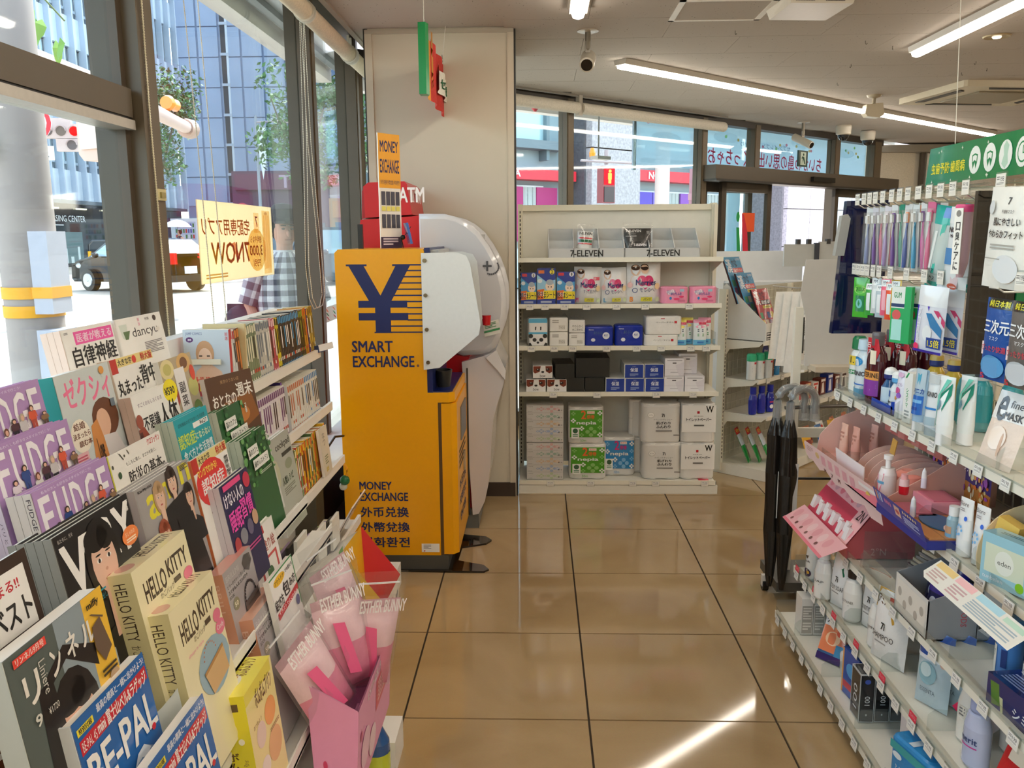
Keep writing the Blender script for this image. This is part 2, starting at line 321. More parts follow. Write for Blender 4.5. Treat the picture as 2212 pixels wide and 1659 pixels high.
obj('operator_housing', dbox(dbox(G(), 3.8, -.2, 2.07, 7.55, -.02, 2.2, 0x54493A), 3.8, -.21, 2.05, 7.55, -.02, 2.07, 0x2C261E), 'paint', dr)
obj('sensor', dbox(G(), 5.5, -.24, 2.1, 5.95, -.2, 2.15, 0x1A1816), 'gloss', dr)
def leaf(p, s0, s1, off):
    g = G()
    for q in ((s0, .05, s0 + .075, 2.05), (s1 - .075, .05, s1, 2.05), (s0, 1.96, s1, 2.06), (s0, .02, s1, .14)): dbox(g, q[0], off - .02, q[1], q[2], off + .02, q[3], 0x4A3F32)
    obj('door_leaf', g, 'paint', p); obj('pane', dbox(G(), s0 + .07, off - .003, .12, s1 - .07, off + .003, 1.97, WHITE), 'glass', p)
leaf(dr, 4.05, 4.92, -.08); leaf(dr, 3.9, 4.75, .04); leaf(dr, 6.22, 7.15, -.08)
# roll blinds
def blind(y0, y1, lab, x=-1.09):
    t = thing('roller_blind', lab, 'blind', (x, y0, 2.58), group='roller blinds above the left windows')
    obj('roller_tube', G().lathe([(.043, 0), (.043, y1 - y0)], 0xD9CCB4, 20, ax='y'), 'cloth', t)
    for yy in (-.012, y1 - y0): obj('bracket', G().lathe([(.05, yy), (.05, yy + .012)], 0xCFC8BA, 14, ax='y').box(-.006, yy, 0, .006, yy + .012, .1, 0xB8B0A2), 'paint', t)
blind(4.17, 5.06, 'rolled cream window blind beside the pillar, above the second window post'); blind(5.14, 5.82, 'rolled cream blind half hidden by the pillar, in the far window corner')
blind(2.8, 4.12, 'rolled cream blind at the top edge, over the window with the orange poster')
t = thing('roller_blind', 'long white roller blind under the ceiling of the slanted window wall', 'blind', D(1.25, -.13, 2.56), (0, 0, DA))
obj('roller_tube', G().lathe([(.045, 0), (.045, .76)], 0xDDD6C8, 18, ax='x').lathe([(.045, .8), (.045, 2.75)], 0xDDD6C8, 18, ax='x'), 'cloth', t); obj('bracket', G().box(.76, -.02, -.06, .8, .02, .1, 0xB8B0A2), 'paint', t); obj('rail', G().box(0, -.01, .085, 2.8, .01, .1, 0x8A8478), 'paint', t)
t = thing('roller_blind', 'lowered beige blind right of the doorway, by the far wall', 'blind', (0, 0, 0))
obj('blind_cloth', G().face([(4.3, 11.2, .9), (4.84, 11.3, .9), (4.84, 11.3, 2.58), (4.3, 11.2, 2.58)], 0xE4DAC4), 'cloth', t); obj('head_box', G().box(4.25, 11.12, 2.56, 5.9, 11.3, 2.64, 0x8F8674), 'paint', t)
t = thing('roller_blind', 'lowered white blind beside a dark post on the far wall', 'blind')
obj('blind_cloth', G().face([(4.98, 11.28, .9), (5.9, 11.28, .9), (5.9, 11.28, 2.55), (4.98, 11.28, 2.55)], 0xEFEAE0), 'cloth', t); obj('side_post', G().box(4.9, 11.26, .5, 4.95, 11.32, 2.56, 0x4A3F30), 'paint', t)
# bead chains
def chain(name, pts, lab, n=170, r=.0028, c=0xCFC6B0):
    P = []; L = [0]
    for a, b in zip(pts, pts[1:]): L.append(L[-1] + (Vector(b) - Vector(a)).length)
    rs = []
    for i in range(n * 2 + 1):
        s = L[-1] * i / (n * 2); k = max(0, min(len(pts) - 2, sum(1 for q in L[1:] if q < s))); f = (s - L[k]) / (L[k + 1] - L[k])
        P.append(Vector(pts[k]).lerp(Vector(pts[k + 1]), f)); rs.append(r if i % 2 else r * .4)
    one(name, G().tube(P, rs, c, 6), 'gloss', lab, 'chain')
chain('bead_chain', [(-1.165, 2.6, 2.75), (-1.17, 2.605, 1.9), (-1.165, 2.61, 1.2)], 'metal bead chain hanging down the wide dark window post', 200, .0042, 0xD8CCA8)
chain('bead_chain', [(-1.16, 2.86, 2.75), (-1.16, 2.93, 1.9), (-1.16, 2.98, 1.1)], 'pale bead cord hanging just right of the wide window post', 200)
chain('bead_chain', [(-1.16, 2.99, 2.75), (-1.16, 3.07, 1.6), (-1.16, 3.1, 1.1)], 'second pale bead cord, nearer the orange poster', 200)
for k, (lab, dy) in enumerate((('looped bead cord left of the pair behind the yellow machine', 0), ('looped bead cord nearest the yellow machine', .06))):
    chain('bead_chain', [(-1.13, 4.2 + dy, 2.56), (-1.135, 4.18 + dy, 2.0), (-1.14, 4.13 + dy, 1.4), (-1.14, 4.17 + dy, 1.24), (-1.14, 4.25 + dy, 1.18), (-1.14, 4.36 + dy, 1.185), (-1.14, 4.42 + dy, 1.24), (-1.14, 4.4 + dy, 1.4), (-1.135, 4.26 + dy, 2.0), (-1.13, 4.22 + dy, 2.56)], lab, 260, .0024)
# poster and stripe band on the glass
p = thing('window_poster', 'orange poster on the glass with reversed white lettering, seen from behind', 'poster', (-1.268, 3.6, 1.365))
g = G().box(-.004, -.44, 0, 0, .44, .315, 0xFFE9C4); obj('sheet', g, 'transpaper', p)
g = G(); F = frame((.0006, -.44, .315), (0, .88, 0), (0, 0, -.315)); Fm = lambda u, v, k: F(1 - u, v, k)
pr(g, [('b', '宅配専用アプリ', .36, .2, .97, .42, 0xCFA878), ('b', '7NOW', .38, .5, .88, .78, 0xC9A572), ('p', [(.52, .72), (.56, .76), (.62, .52), (.58, .5)], 0xCC8866), ('e', .27, .62, .14, .3, 0xE2C27A), ('b', '送料今なら', .19, .42, .36, .52, 0xC9A064), ('b', '3,000', .18, .55, .38, .72, 0xC59F50), ('b', '円引', .22, .75, .33, .85, 0xC9A064), ('r', .04, .06, .17, .97, 0xEED3A2), ('r', .055, .12, .155, .9, 0xF0DAB0), ('e', .105, .1, .03, .02, 0xC9B08A), ('r', .22, .1, .3, .38, 0xEFD9B4), ('b', '7', .24, .15, .28, .3, 0xC98460), ('L', .7, .89, .96, .96, 2, 0xBE9A66)], Fm)
obj('print', g, 'filter', p)
b = thing('window_band', 'white sticker band with orange, green and red slanted stripes on the glass', 'sticker', (-1.245, 4.68, 1.045))
obj('strip', G().box(0, 0, 0, .001, .97, .09, 0xF2EFE8), 'paper', b)
g = G(); F = frame((.0012, 0, .09), (0, .97, 0), (0, 0, -.09))
for i in range(6):
    x = .04 + .17 * i
    for j, c in enumerate((0xF58A50, 0x1F8A4A, 0xD02840)): y = .08 + .27 * j; pr(g, [('p', [(x + .008 * j, y), (x + .008 * j + .05, y + .25), (x + .008 * j + .085, y + .3), (x + .008 * j + .035, y + .05)], c)], F)
obj('stripes', g, 'paper', b, kind='stuff')
b2 = thing('film_banner', 'pale blue banner outside the slanted windows with reversed pink Japanese lettering', 'banner', D(0, .3, 0), (0, 0, DA))
obj('sheet', G().box(3.22, 0, 2.2, 7.66, .006, 2.66, 0xB9D6E6), 'transfilm', b2)
F = frame((3.22, -.003, 2.66), (4.44, 0, 0), (0, 0, -.46)); Fm = lambda u, v, k: F(1 - u, v, k); g = G()
pr(g, [('b', 'ちいかわ島の思い出つくっちゃお!', .243, .48, .758, .86, 0xF6C4D0), ('t', 'ちいかわ島の思い出つくっちゃお!', .245, .49, .756, .85, 0xE0607C), ('t', 'セブン-イレブン × ちいかわ', .4, .28, .62, .4, 0x5A7A9A)] + [('e', random.random(), .1 + .3 * random.random(), .005, .035, random.choice((0xF0C070, 0xA8D080, 0xF090A0))) for _ in range(26)] + [('e', x, y, .05, .12, 0xE4EEF2) for x, y in ((.12, .3), (.35, .2), (.68, .25), (.9, .4))], Fm)
obj('print', g, 'filter', b2); obj('end_pole', G().lathe([(.02, 2.15), (.02, 2.75)], 0x8A98A4, 10, x=3.2), 'metal', b2)
x = thing('exit_sign', 'small dark green running-man exit sign in front of the door glass', 'sign', D(5.48, -.1, 2.26), (0, 0, DA))
obj('plate', G().box(-.09, -.01, 0, .09, .01, .17, 0x1A4030), 'plastic', x); g = G(); pr(g, [('r', .2, .1, .8, .9, 0xD8E8D8), ('p', [(.35, .85), (.5, .55), (.65, .85), (.75, .8), (.6, .4), (.4, .35), (.3, .5), (.45, .5)], 0x1A5038), ('e', .52, .25, .08, .08, 0x1A5038)], front(.18, .17, .011)); obj('pictogram', g, 'paper', x)
l7 = thing('door_logo', 'round-cornered orange, red and green shop logo sticker on the door glass', 'sticker', D(4.46, -.09, 1.36), (0, 0, DA)); g = G()
pr(g, [('p', [(.35, .05), (.98, .05), (.98, .5), (.45, .5)], 0xEE5A24), ('p', [(.3, .05), (.42, .1), (.62, .5), (.7, .98), (.42, .98), (.36, .5)], 0xD7263D), ('e', .12, .15, .09, .12, 0x169A4A), ('p', [(.05, .4), (.2, .4), (.3, .98), (.12, .98)], 0x169A4A)], front(.34, .42, .012)); obj('emblem', g, 'paper', l7)

# ================================================================== CEILING THINGS
def strip(name, lab, p0, p1, n, z=CZ - .006):
    a, b = Vector((p0[0], p0[1], 0)), Vector((p1[0], p1[1], 0)); L = (b - a).length; ang = math.atan2(b.y - a.y, b.x - a.x)
    t = thing(name, lab, 'light', (a.x, a.y, z), (0, 0, ang), 'LED strip lights')
    obj('housing', G().prism([(-.055, 0), (-.045, -.035), (.045, -.035), (.055, 0)], 0, L, 0xD8D2C8, 'x'), 'paint', t)
    for i in range(n):
        obj('diffuser', G().prism([(-.034, -.035), (-.026, -.056), (0, -.064), (.026, -.056), (.034, -.035)], L * i / n + .006, L * (i + 1) / n - .006, 0xFFF3E2, 'x'), 'lamp', t)
    return t
for q in (('LED strip light running slanted along the window wall', (.53, 5.74), (5.1, 9.96), 5), ('LED strip light entering at the top right corner', (2.315, 5.5), (2.315, -1.5), 5), ('LED strip light whose rounded end shows at the top edge', (.2, 4.46), (.17, -1.5), 5), ('LED strip light over the shop behind the camera', (4.6, 6.4), (4.6, -1.5), 5), ('LED strip light by the rear wall of the shop', (6.9, 9.0), (6.9, -1.5), 6), ('LED strip light across the ceiling just behind the camera', (-.85, -.7), (4.2, -.7), 5), ('LED strip light across the ceiling by the rear wall', (-.85, -2.1), (4.2, -2.1), 5)): strip('ceiling_light', *q)  # last two strips are added out of view to brighten fronts facing the camera
def dome(x, y, lab, z=CZ - .006):
    t = thing('dome_camera', lab, 'camera', (x, y, z), group='dome cameras by the door'); obj('housing', G().lathe([(.075, 0), (.08, -.02), (.075, -.09), (.06, -.1)], 0xD9D2C2, 20), 'plastic', t)
    obj('dome', G().lathe([(.058, -.095), (.054, -.125), (.035, -.15), (.001, -.158)], 0x14161C, 18), 'glossdark', t)
dome(3.2, 9.25, 'white dome camera nearer the middle of the ceiling'); dome(3.66, 9.8, 'white dome camera closer to the right end of the light strip')
def spotcam(loc, rz, tilt, lab, L=.17, r=.038, drop=.13):
    t = thing('bullet_camera', lab, 'camera', loc); obj('mount_plate', G().lathe([(.06, 0), (.06, -.008), (.045, -.012)], 0xC8BEAE, 18), 'plastic', t); obj('stem', G().lathe([(.016, 0), (.016, -drop), (.01, -drop - .015)], 0x8C8578, 10), 'brushed', t)
    obj('bracket', G().box(-.014, -.012, -drop - .02, .014, .012, -drop + .04, 0x9A948A), 'brushed', t)
    h = obj('camera_body', G().lathe([(r * .95, -L / 2), (r, -L / 2 + .01), (r, L / 2 - .02), (r * .98, L / 2), (r * .8, L / 2 + .004)], 0xD3CCBC, 20, ax='y'), 'plastic', t, (0, 0, -drop - .02 - r), (R(tilt), 0, R(rz)))
    obj('lens', G().lathe([(r * .78, L / 2 + .0045), (r * .7, L / 2 + .002), (r * .3, L / 2 + .001)], 0x0C0D10, 18, ax='y'), 'glossdark', h)
spotcam((.277, 4.95, CZ - .006), 172, -30, 'cylindrical camera on a stem, facing the aisle, left of the light strip', L=.13, r=.042, drop=.1)
spotcam((2.69, 8.95, CZ - .006), 215, -25, 'white bullet camera in front of the pale blue banner', L=.24, drop=.13)
t = thing('motion_sensor', 'beige box speaker on a ball mount beside the slanted strip light', 'sensor', (2.757, 7.3, CZ - .006)); obj('mount', G().lathe([(.06, 0), (.05, -.02), (.015, -.03), (.015, -.07)], 0xB9AE98, 16), 'plastic', t)
obj('housing', G().prism([(-.07, -.08), (.06, -.07), (.075, -.16), (.04, -.185), (-.06, -.175), (-.08, -.15)], -.045, .045, 0xCFC4AC, 'y'), 'plastic', t)
t = thing('air_conditioner', 'square ceiling air conditioner cassette with dark slots', 'air conditioner', (3.62, 7.15, CZ - .006), (0, 0, R(8)))
g = G().prism([(-.5, -.45), (.5, -.45), (.52, -.43), (.52, .43), (.5, .45), (-.5, .45), (-.52, .43), (-.52, -.43)], -.05, 0, 0xD8CFB8); obj('panel', g, 'plastic', t)
for a in range(4): obj('louver', G().prism([(-.3, -.055), (.3, -.055), (.26, .0), (-.26, .0)], -.056, -.05, 0x17130F), 'plastic', t, (.40 * math.sin(a * math.pi / 2), -.35 * math.cos(a * math.pi / 2), 0), (0, 0, a * math.pi / 2))
obj('intake_grille', G().box(-.27, -.25, -.062, .27, .25, -.05, 0x8E8570), 'plastic', t)
t = thing('gas_detector', 'white wedge-shaped alarm unit with two slotted vents on the ceiling', 'detector', (1.33, 4.42, CZ - .006), (0, 0, R(5)))
g = G().mesh([(-.16, -.17, 0), (.16, -.17, 0), (.16, .17, 0), (-.16, .17, 0), (-.15, -.15, -.05), (.15, -.15, -.05), (.145, .15, -.055), (-.145, .15, -.055)], [(4, 5, 1, 0), (5, 6, 2, 1), (6, 7, 3, 2), (7, 4, 0, 3), (7, 6, 5, 4)], 0xE3DCCE); obj('case', g, 'plastic', t)
g = G()
for s in (-.085, .06):
    for k in range(12): g.box(s - .045 + k * .0078, -.163, -.04, s - .041 + k * .0078, -.155, -.018, 0x2A2622)
obj('vent_slots', g, 'plastic', t, kind='stuff')
t = thing('access_hatch', 'square ceiling hatch framed with white metal', 'hatch', (.93, 4.56, CZ - .0098)); g = G()
for q in ((-.24, -.2, -.21, .2), (.21, -.2, .24, .2), (-.24, -.2, .24, -.18), (-.24, .18, .24, .2)): g.box(q[0], q[1], -.004, q[2], q[3], .0, 0xE8E2D6)
obj('hatch_frame', g, 'paint', t); obj('hatch_board', G().box(-.21, -.18, -.001, .21, .18, 0, 0xCFC0B0), 'ceiling', t)
t = thing('downlight', 'small recessed spotlight in the ceiling at the right', 'light', (2.65, 5.22, CZ - .0095)); obj('rim', G().lathe([(.075, -.001), (.07, -.008), (.05, -.002)], 0xBFB090, 20), 'brushed', t); obj('bulb', G().lathe([(.026, -.006), (.02, -.014), (.001, -.016)], 0xFFF6E8, 14), 'glow', t)
for i, (x, y) in enumerate(((1.93, 5.3), (2.15, 5.45), (2.1, 6.0), (2.9, 5.95), (3.1, 6.2), (3.0, 6.35), (2.25, 6.7), (1.1, 5.0))): one('ceiling_hook', G().tube([(0, 0, 0), (0, 0, -.015), (.006, 0, -.022), (.012, 0, -.015)], .0018, 0x5A5248, 5), 'metal', 'tiny wire hook left in the ceiling board', 'hook', (x, y, CZ - .008), (0, 0, i), 'ceiling hooks')
# hanging fabric sign
t = thing('hanging_sign', 'red and orange hanging banner with green edge rails beside the pillar', 'sign', (-.52, 4.03, 2.18))
obj('edge_rail', G().prism([(-.022, -.03), (.012, -.035), (.022, 0), (.012, .03), (-.022, .025)], 0, .31, 0x178A48), 'plastic', t, (0, 0, 0)); obj('edge_rail', G().prism([(-.02, -.03), (.012, -.035), (.02, 0), (.012, .03), (-.02, .025)], .01, .31, 0x178A48), 'plastic', t, (0, 1.02, 0))
def Fw(u, v): return (.012 * math.sin(u * 22), u * 1.0, .02 + .28 * (1 - v) - .008 * math.sin(u * 3.1))
g = G().grid(Fw, 30, 4, lambda u, v: 0xE09A3C if u < .28 else 0xC8372F); obj('banner_cloth', g, 'cloth', t)
S = lambda u, v, k: (.014 + .012 * math.sin(u * 22) + k * .0006, u, .02 + .28 * (1 - v) - .008 * math.sin(u * 3.1)); g = G()
pr(g, [('r', .36, .3, .9, .72, 0xF0EDE0), ('r', .9, .3, .99, .72, 0xF0EDE0), ('b', '9', .4, .36, .5, .66, 0x1F6A40), ('b', 'セブン銀行', .55, .42, .95, .62, 0x1F6A40), ('r', .04, .04, .24, .3, 0xA8722A), ('r', .04, .42, .24, .68, 0xC8862C), ('b', 'ATM', .07, .74, .22, .86, 0x8A5A20)], S, sub=20); obj('print', g, 'cloth', t)
obj('cord', G().tube([(0, .02, .32), (0, .02, .482)], .002, 0xE6E0D4, 5).tube([(0, .78, .32), (.02, .78, .482)], .002, 0xE6E0D4, 5), 'cloth', t)
for y, z in ((.06, .31), (.76, .31)): obj('ring', G().tube([(0, y + .02 * math.cos(a * .5), z + .02 * math.sin(a * .5)) for a in range(13)], .0014, 0x7A746C, 5), 'metal', t)
# ================================================================== OUTSIDE
struct('street', G().box(-110, -30, -.12, 70, 170, -.03, 0xB9AFA2), 'asphalt')
struct('pavement', G().box(-3.6, -30, -.03, -1.33, 8.5, -.012, 0xA9A399).box(-60, 27, -.03, -27.5, 140, .05, 0xA29A92).box(-45, 60, -.03, 40, 150, .04, 0xA29A92), 'asphalt')
rm = struct('road_marking_group')
for i in range(7): obj('road_stripe', G().box(-21 + 2.2 * i, 31, -.03, -20 + 2.2 * i, 35, -.024, 0xF4F2EE), 'paint', rm)
obj('road_stripe', G().box(-24, 28.8, -.03, -9, 29.2, -.024, 0xF4F2EE), 'paint', rm); obj('road_stripe', G().box(-22, 37.5, -.03, -8, 37.9, -.024, 0xF4F2EE), 'paint', rm)
rm.name = 'road_marking'
for x, y, r in ((-7.4, 16.2, .35), (-9.2, 19.6, .3)): one('manhole_cover', G().lathe([(r, -.03), (r, -.022)], 0x9A8A86, 24), 'brushed', 'round iron manhole cover in the street, %s' % ('nearer the shop window' if y < 18 else 'farther from the shop'), 'manhole', (x, y, 0))
# canopies over the pavement
for nm, F in (('eave_left', lambda g, a, z0, b, z1, c, s0=-2, s1=0: g.box(-1.3 - b, -2.6, z0, -1.3 - a, 7.0, z1, c)), ('eave_far', lambda g, a, z0, b, z1, c: dbox(g, .75, a, z0, 9.5, b, z1, c))):
    W_ = .4 if nm == 'eave_left' else 1.35; t = struct(nm); obj('soffit', F(G(), .06, 2.86, W_, 2.92, 0xE4E6E8), 'paint', t); obj('fascia', F(G(), W_ - .05, 2.76, W_ + .07, 3.4, 0xE8E0DC), 'paint', t); obj('gutter', F(G(), W_ * .6, 2.82, W_ * .6 + .05, 2.87, 0x8C9496), 'paint', t); obj('soffit_joint', F(G(), W_ * .3, 2.85, W_ * .3 + .012, 2.861, 0x3C4044), 'paint', t)
one('sprinkler', G().lathe([(.05, .1), (.06, .0), (.04, -.02)], 0xE8E4E0, 12).lathe([(.035, -.02), (.035, -.1), (.01, -.13)], 0xD22838, 12), 'plastic', 'red and white alarm lamp under the outside canopy', 'lamp', D(2.12, .5, 2.74))
# ---- office building on the left
ob = thing('office_building', 'blue-grey office block with vertical fins and a dark glass ground floor', 'building', (-27, 30, 0))
obj('wall', G().box(-14, 0, 0, -.5, 35, 24, 0x94A2B4), 'facade', ob)
obj('ground_floor_glass', G().box(-.5, 0, .1, -.35, 35, 3.6, 0x1E2A2E), 'glossdark', ob); obj('canopy_edge', G().box(-.5, 0, 3.6, .15, 35, 3.8, 0x5A6670), 'facade', ob)
wd = data('window', G().box(-.3, .08, 1.72, -.22, 1.12, 4.3, 0xB4C0CC).box(-.22, .14, 2.2, -.2, 1.06, 4.2, 0x94A4A8).box(-.2, .66, 2.2, -.17, .72, 4.2, 0xC8D2DA).box(-.22, .08, 2.05, -.12, 1.12, 2.2, 0xB8C6D2).box(-.22, .14, 1.75, -.2, 1.06, 2.03, 0x6E7A84), 'facade')
we = data('window', G().box(-.3, .08, 1.72, -.22, 1.12, 4.3, 0xB4C0CC).box(-.22, .14, 2.2, -.2, 1.06, 4.2, 0xC4E2E4).box(-.2, .66, 2.2, -.17, .72, 4.2, 0xD8E6EE).box(-.22, .08, 2.05, -.12, 1.12, 2.2, 0xB8C6D2).box(-.22, .14, 1.75, -.2, 1.06, 2.03, 0x6E7A84), 'facade')
sd = data('spandrel_panel', G().box(-.3, .06, 0, .0, 1.14, 1.7, 0xD8E4EE), 'facade')
for j in range(5):
    for i in range(10, 29):
        obj('window', we if (i * 7 + j * 3) % 4 == 1 else wd, None, ob, (0, 1.2 * i, 3.8 + 4.35 * j)); obj('spandrel_panel', sd, None, ob, (0, 1.2 * i, 3.8 + 4.35 * j))
fd = data('fin', G().box(-.1, -.06, 3.8, .3, .06, 24, 0xB8C4D4), 'facade')
for i in range(10, 30): obj('fin', fd, None, ob, (0, 1.2 * i, 0))
g = G(); F = frame((-.3, 15.5, 3), (0, 6, 0), (0, 0, -1.2)); pr(g, [('t', 'APA LEASING CENTER', .05, .05, .9, .35, 0xE8ECEA), ('r', .05, .48, .5, .54, 0xB8BEC0)], F); F = frame((-.3, 14, 2.0), (0, 8, 0), (0, 0, -1.9))
pr(g, [('r', 0, 0, .35, .9, 0x4A6468), ('r', .38, .0, .8, .95, 0x6A8284), ('r', .42, .62, .46, .95, 0xD8E6E4), ('r', .5, .7, .53, .95, 0xD8E6E4), ('r', .56, .5, .58, .95, 0xD8E6E4), ('r', .62, .75, .66, .95, 0xD8E6E4), ('r', .72, .45, .75, .95, 0xD8E6E4)], F); obj('shopfront_print', g, 'paper', ob)
obj('wall_panel', G().box(-.3, 11, .1, -.1, 15, 1.9, 0x4A2E30), 'paint', ob)
for y in (12, 17, 20, 23): obj('ceiling_lamp', G().box(-.34, y, 3.3, -.2, y + 1, 3.38, 0xFFF4D8), 'glow', ob)
obj('rain_pipe', G().lathe([(.14, 3.6), (.14, 24)], 0xE0EAF4, 8, x=.1, y=35.1), 'paint', ob)
# ---- grey tiled tower
tb = thing('tower_building', 'tall blue-grey tower clad in square stone panels with a slotted light column', 'building', (-28, 68, 0))
obj('wall', G().box(0, 0, 0, 10.2, 20, 34, 0x8E9CB6), 'facade', tb); obj('side_wing', G().box(10.2, 1, 0, 12.4, 20, 34, 0x86A0C4), 'facade', tb)
pd = data('cladding_panel', G().box(.03, -.12, .03, 1.57, 0, 2.2, 0xB0BED6), 'facade')
for j in range(2, 12):
    for i in range(6):
        if i != 2 or 1: obj('cladding_panel', pd, None, tb, (i * 1.7 - .02, 0, 2.26 * j - .4))
obj('slot', G().box(3.5, -.2, 4.2, 3.9, -.1, 34, 0x2E3440), 'facade', tb); obj('slot_light', G().box(3.9, -.22, 4.2, 4.05, -.1, 34, 0xE8EEF4), 'facade', tb)
for j in range(13): obj('slot_bridge', G().box(3.45, -.26, 4.2 + 2.26 * j, 4.1, -.2, 4.4 + 2.26 * j, 0xC8D0DC), 'facade', tb)
# shops at its foot
def shop(lab, x0, y0, x1, c, z1, sign, sc, extra=None):
    t = thing('shop_building', lab, 'building', (x0, y0, 0)); obj('wall', G().box(0, 0, 0, x1 - x0, 3, z1, c), 'facade', t)
    obj('sign_board', G().box(.3, -.3, z1 - 1.3, x1 - x0 - .3, 0, z1 - .2, sc), 'paint', t)
    for i in range(int((x1 - x0) // 1.6)): obj('shop_window', G().box(.4 + 1.6 * i, -.1, .5, 1.7 + 1.6 * i, 0, 2.6, 0x5A7088), 'glossdark', t)
    if sign: g = G(); pr(g, sign, frame((.3, -.31, z1 - .2), (x1 - x0 - .6, 0, 0), (0, 0, -1.1))); obj('lettering', g, 'paper', t)
    return t
shop('low dark red shop with a slanted sign at the foot of the tower', -21.5, 60, -14.6, 0x6C4A64, 6.2, [('b', 'TMT', .5, .1, .95, .9, 0xC8A8C4)], 0x7A3E5E)
shop('pale orange low shop between the tower and the finned building', -14.2, 58, -11.3, 0xE0B080, 4.2, None, 0xF0A860)
t = thing('finned_building', 'sunlit office block with white vertical fins, behind the yellow machine', 'building', (-11, 52, 0)); obj('wall', G().box(0, 0, 4.3, 16, 12, 22, 0x74848C), 'facade', t); obj('ground_floor', G().box(0, .4, 0, 16, 12, 4.3, 0xD8905A), 'facade', t)
fd = data('fin', G().box(0, -.5, 4.6, .22, 0, 22, 0xF2ECDC), 'facade')
for i in range(18): obj('fin', fd, None, t, (.2 + .88 * i, 0, 0))
for i in range(0, 9):
    for j in range(5): obj('window', G().box(.5 + 1.76 * i, -.05, 5.4 + 3.3 * j, 1.9 + 1.76 * i, 0, 7.4 + 3.3 * j, 0x5C6C74), 'glossdark', t) if (i + j) % 2 == 0 else None
v = thing('vending_machine', 'white drink vending machine on the far pavement', 'vending machine', (-23.8, 58, .04), (0, 0, R(-8))); g = G().box(-1.5, 0, 0, 1.5, .9, 2.9, 0xF0F0F4); obj('cabinet', g, 'plastic', v)
g = G(); pr(g, [('r', .1, .08, .62, .5, 0xC4CCE0)] + [('r', .12 + .06 * i, .12 + .13 * j, .16 + .06 * i, .21 + .13 * j, random.choice((0xD04838, 0x3860A8, 0xE8E8E8, 0x40884C))) for i in range(8) for j in range(3)] + [('r', .1, .7, .62, .85, 0x9AA0B0), ('r', .7, .1, .92, .5, 0xB8382E)], front(3, 2.9, .01)); obj('display', g, 'paper', v)
# ---- trees
def tree(name, lab, loc, rr, zc, h, col, n=2600, seed=1, trunk=True, leaf=.14):
    rn = random.Random(seed); t = thing(name, lab, 'tree', loc)
    if trunk: obj('trunk', G().tube([(0, 0, 0), (.1, 0, zc * .5), (.05, .05, zc)], [.22, .16, .08], 0x5A4A3C, 8).tube([(.05, 0, zc * .6), (rr * .6, .2, zc + h * .2)], [.08, .03], 0x5A4A3C, 6).tube([(.05, 0, zc * .6), (-rr * .6, -.2, zc + h * .25)], [.08, .03], 0x5A4A3C, 6), 'paint', t)
    g = G(); blobs = [(rn.uniform(-.65, .65) * rr, rn.uniform(-.65, .65) * rr, zc + rn.uniform(-.8, .8) * h / 2, rn.uniform(.3, .5) * rr) for _ in range(16)]
    for _ in range(n):
        b = rn.choice(blobs); d = Vector((rn.gauss(0, 1), rn.gauss(0, 1), rn.gauss(0, 1))).normalized() * b[3] * rn.uniform(.6, 1.15); p = Vector(b[:3]) + d
        a = Vector((rn.uniform(-1, 1), rn.uniform(-1, 1), rn.uniform(-1, .3))).normalized() * leaf; c = a.cross(Vector((rn.uniform(-1, 1), rn.uniform(-1, 1), 1))).normalized() * leaf * .5
        g.face([tuple(p - a), tuple(p + c), tuple(p + a), tuple(p - c)], rn.choice(col))
    obj('foliage', g, 'foliage', t, kind='stuff'); return t
GR = (0x4F7A48, 0x5E8C50, 0x3E6A44, 0x6E9A5A)
tree('street_tree', 'leafy green street tree in front of the blue-grey office block', (-20.5, 46, 0), 2.4, 7.6, 6.8, GR + (0x7A6A48,), 3600, 3)
tree('street_tree', 'green street tree seen beside the second window post', (-10.2, 37, 0), 1.8, 6.2, 4.6, GR, 2200, 5)
tree('street_tree', 'green street tree behind the yellow machine, by the finned building', (-8.4, 40.5, 0), 2.0, 6.8, 6.2, GR, 2200, 6)
def sprig(lab, loc, seed, n=9):
    rn = random.Random(seed); t = thing('tree_branch', lab, 'branch', loc); obj('twig', G().tube([(-.5, 0, .42), (-.15, .02, .22), (.05, 0, 0)], .006, 0x6A7A40, 5), 'paint', t)
    for i in range(n):
        x = -.4 + .46 * i / n; g = G().mesh([(0, 0, 0), (.04, .01, -.05), (.03, 0, -.12), (0, -.01, -.17), (-.03, 0, -.11), (-.035, .01, -.05)], [(0, 1, 2, 3, 4, 5)], rn.choice((0x9CCB5A, 0x86BE50, 0xB0DA6A))); obj('leaf', g, 'foliage', t, (x, rn.uniform(-.05, .05), .3 - .5 * i / n + rn.uniform(-.03, .05)), (rn.uniform(-.4, .4), rn.uniform(-.4, .4), rn.uniform(0, 6)))
sprig('bright leafy twig hanging at the top left of the upper window', (-3.15, 5.75, 2.95), 1); sprig('bright leafy twig left of the round road sign, at the frame edge', (-3.35, 5.15, 2.3), 2, 7)
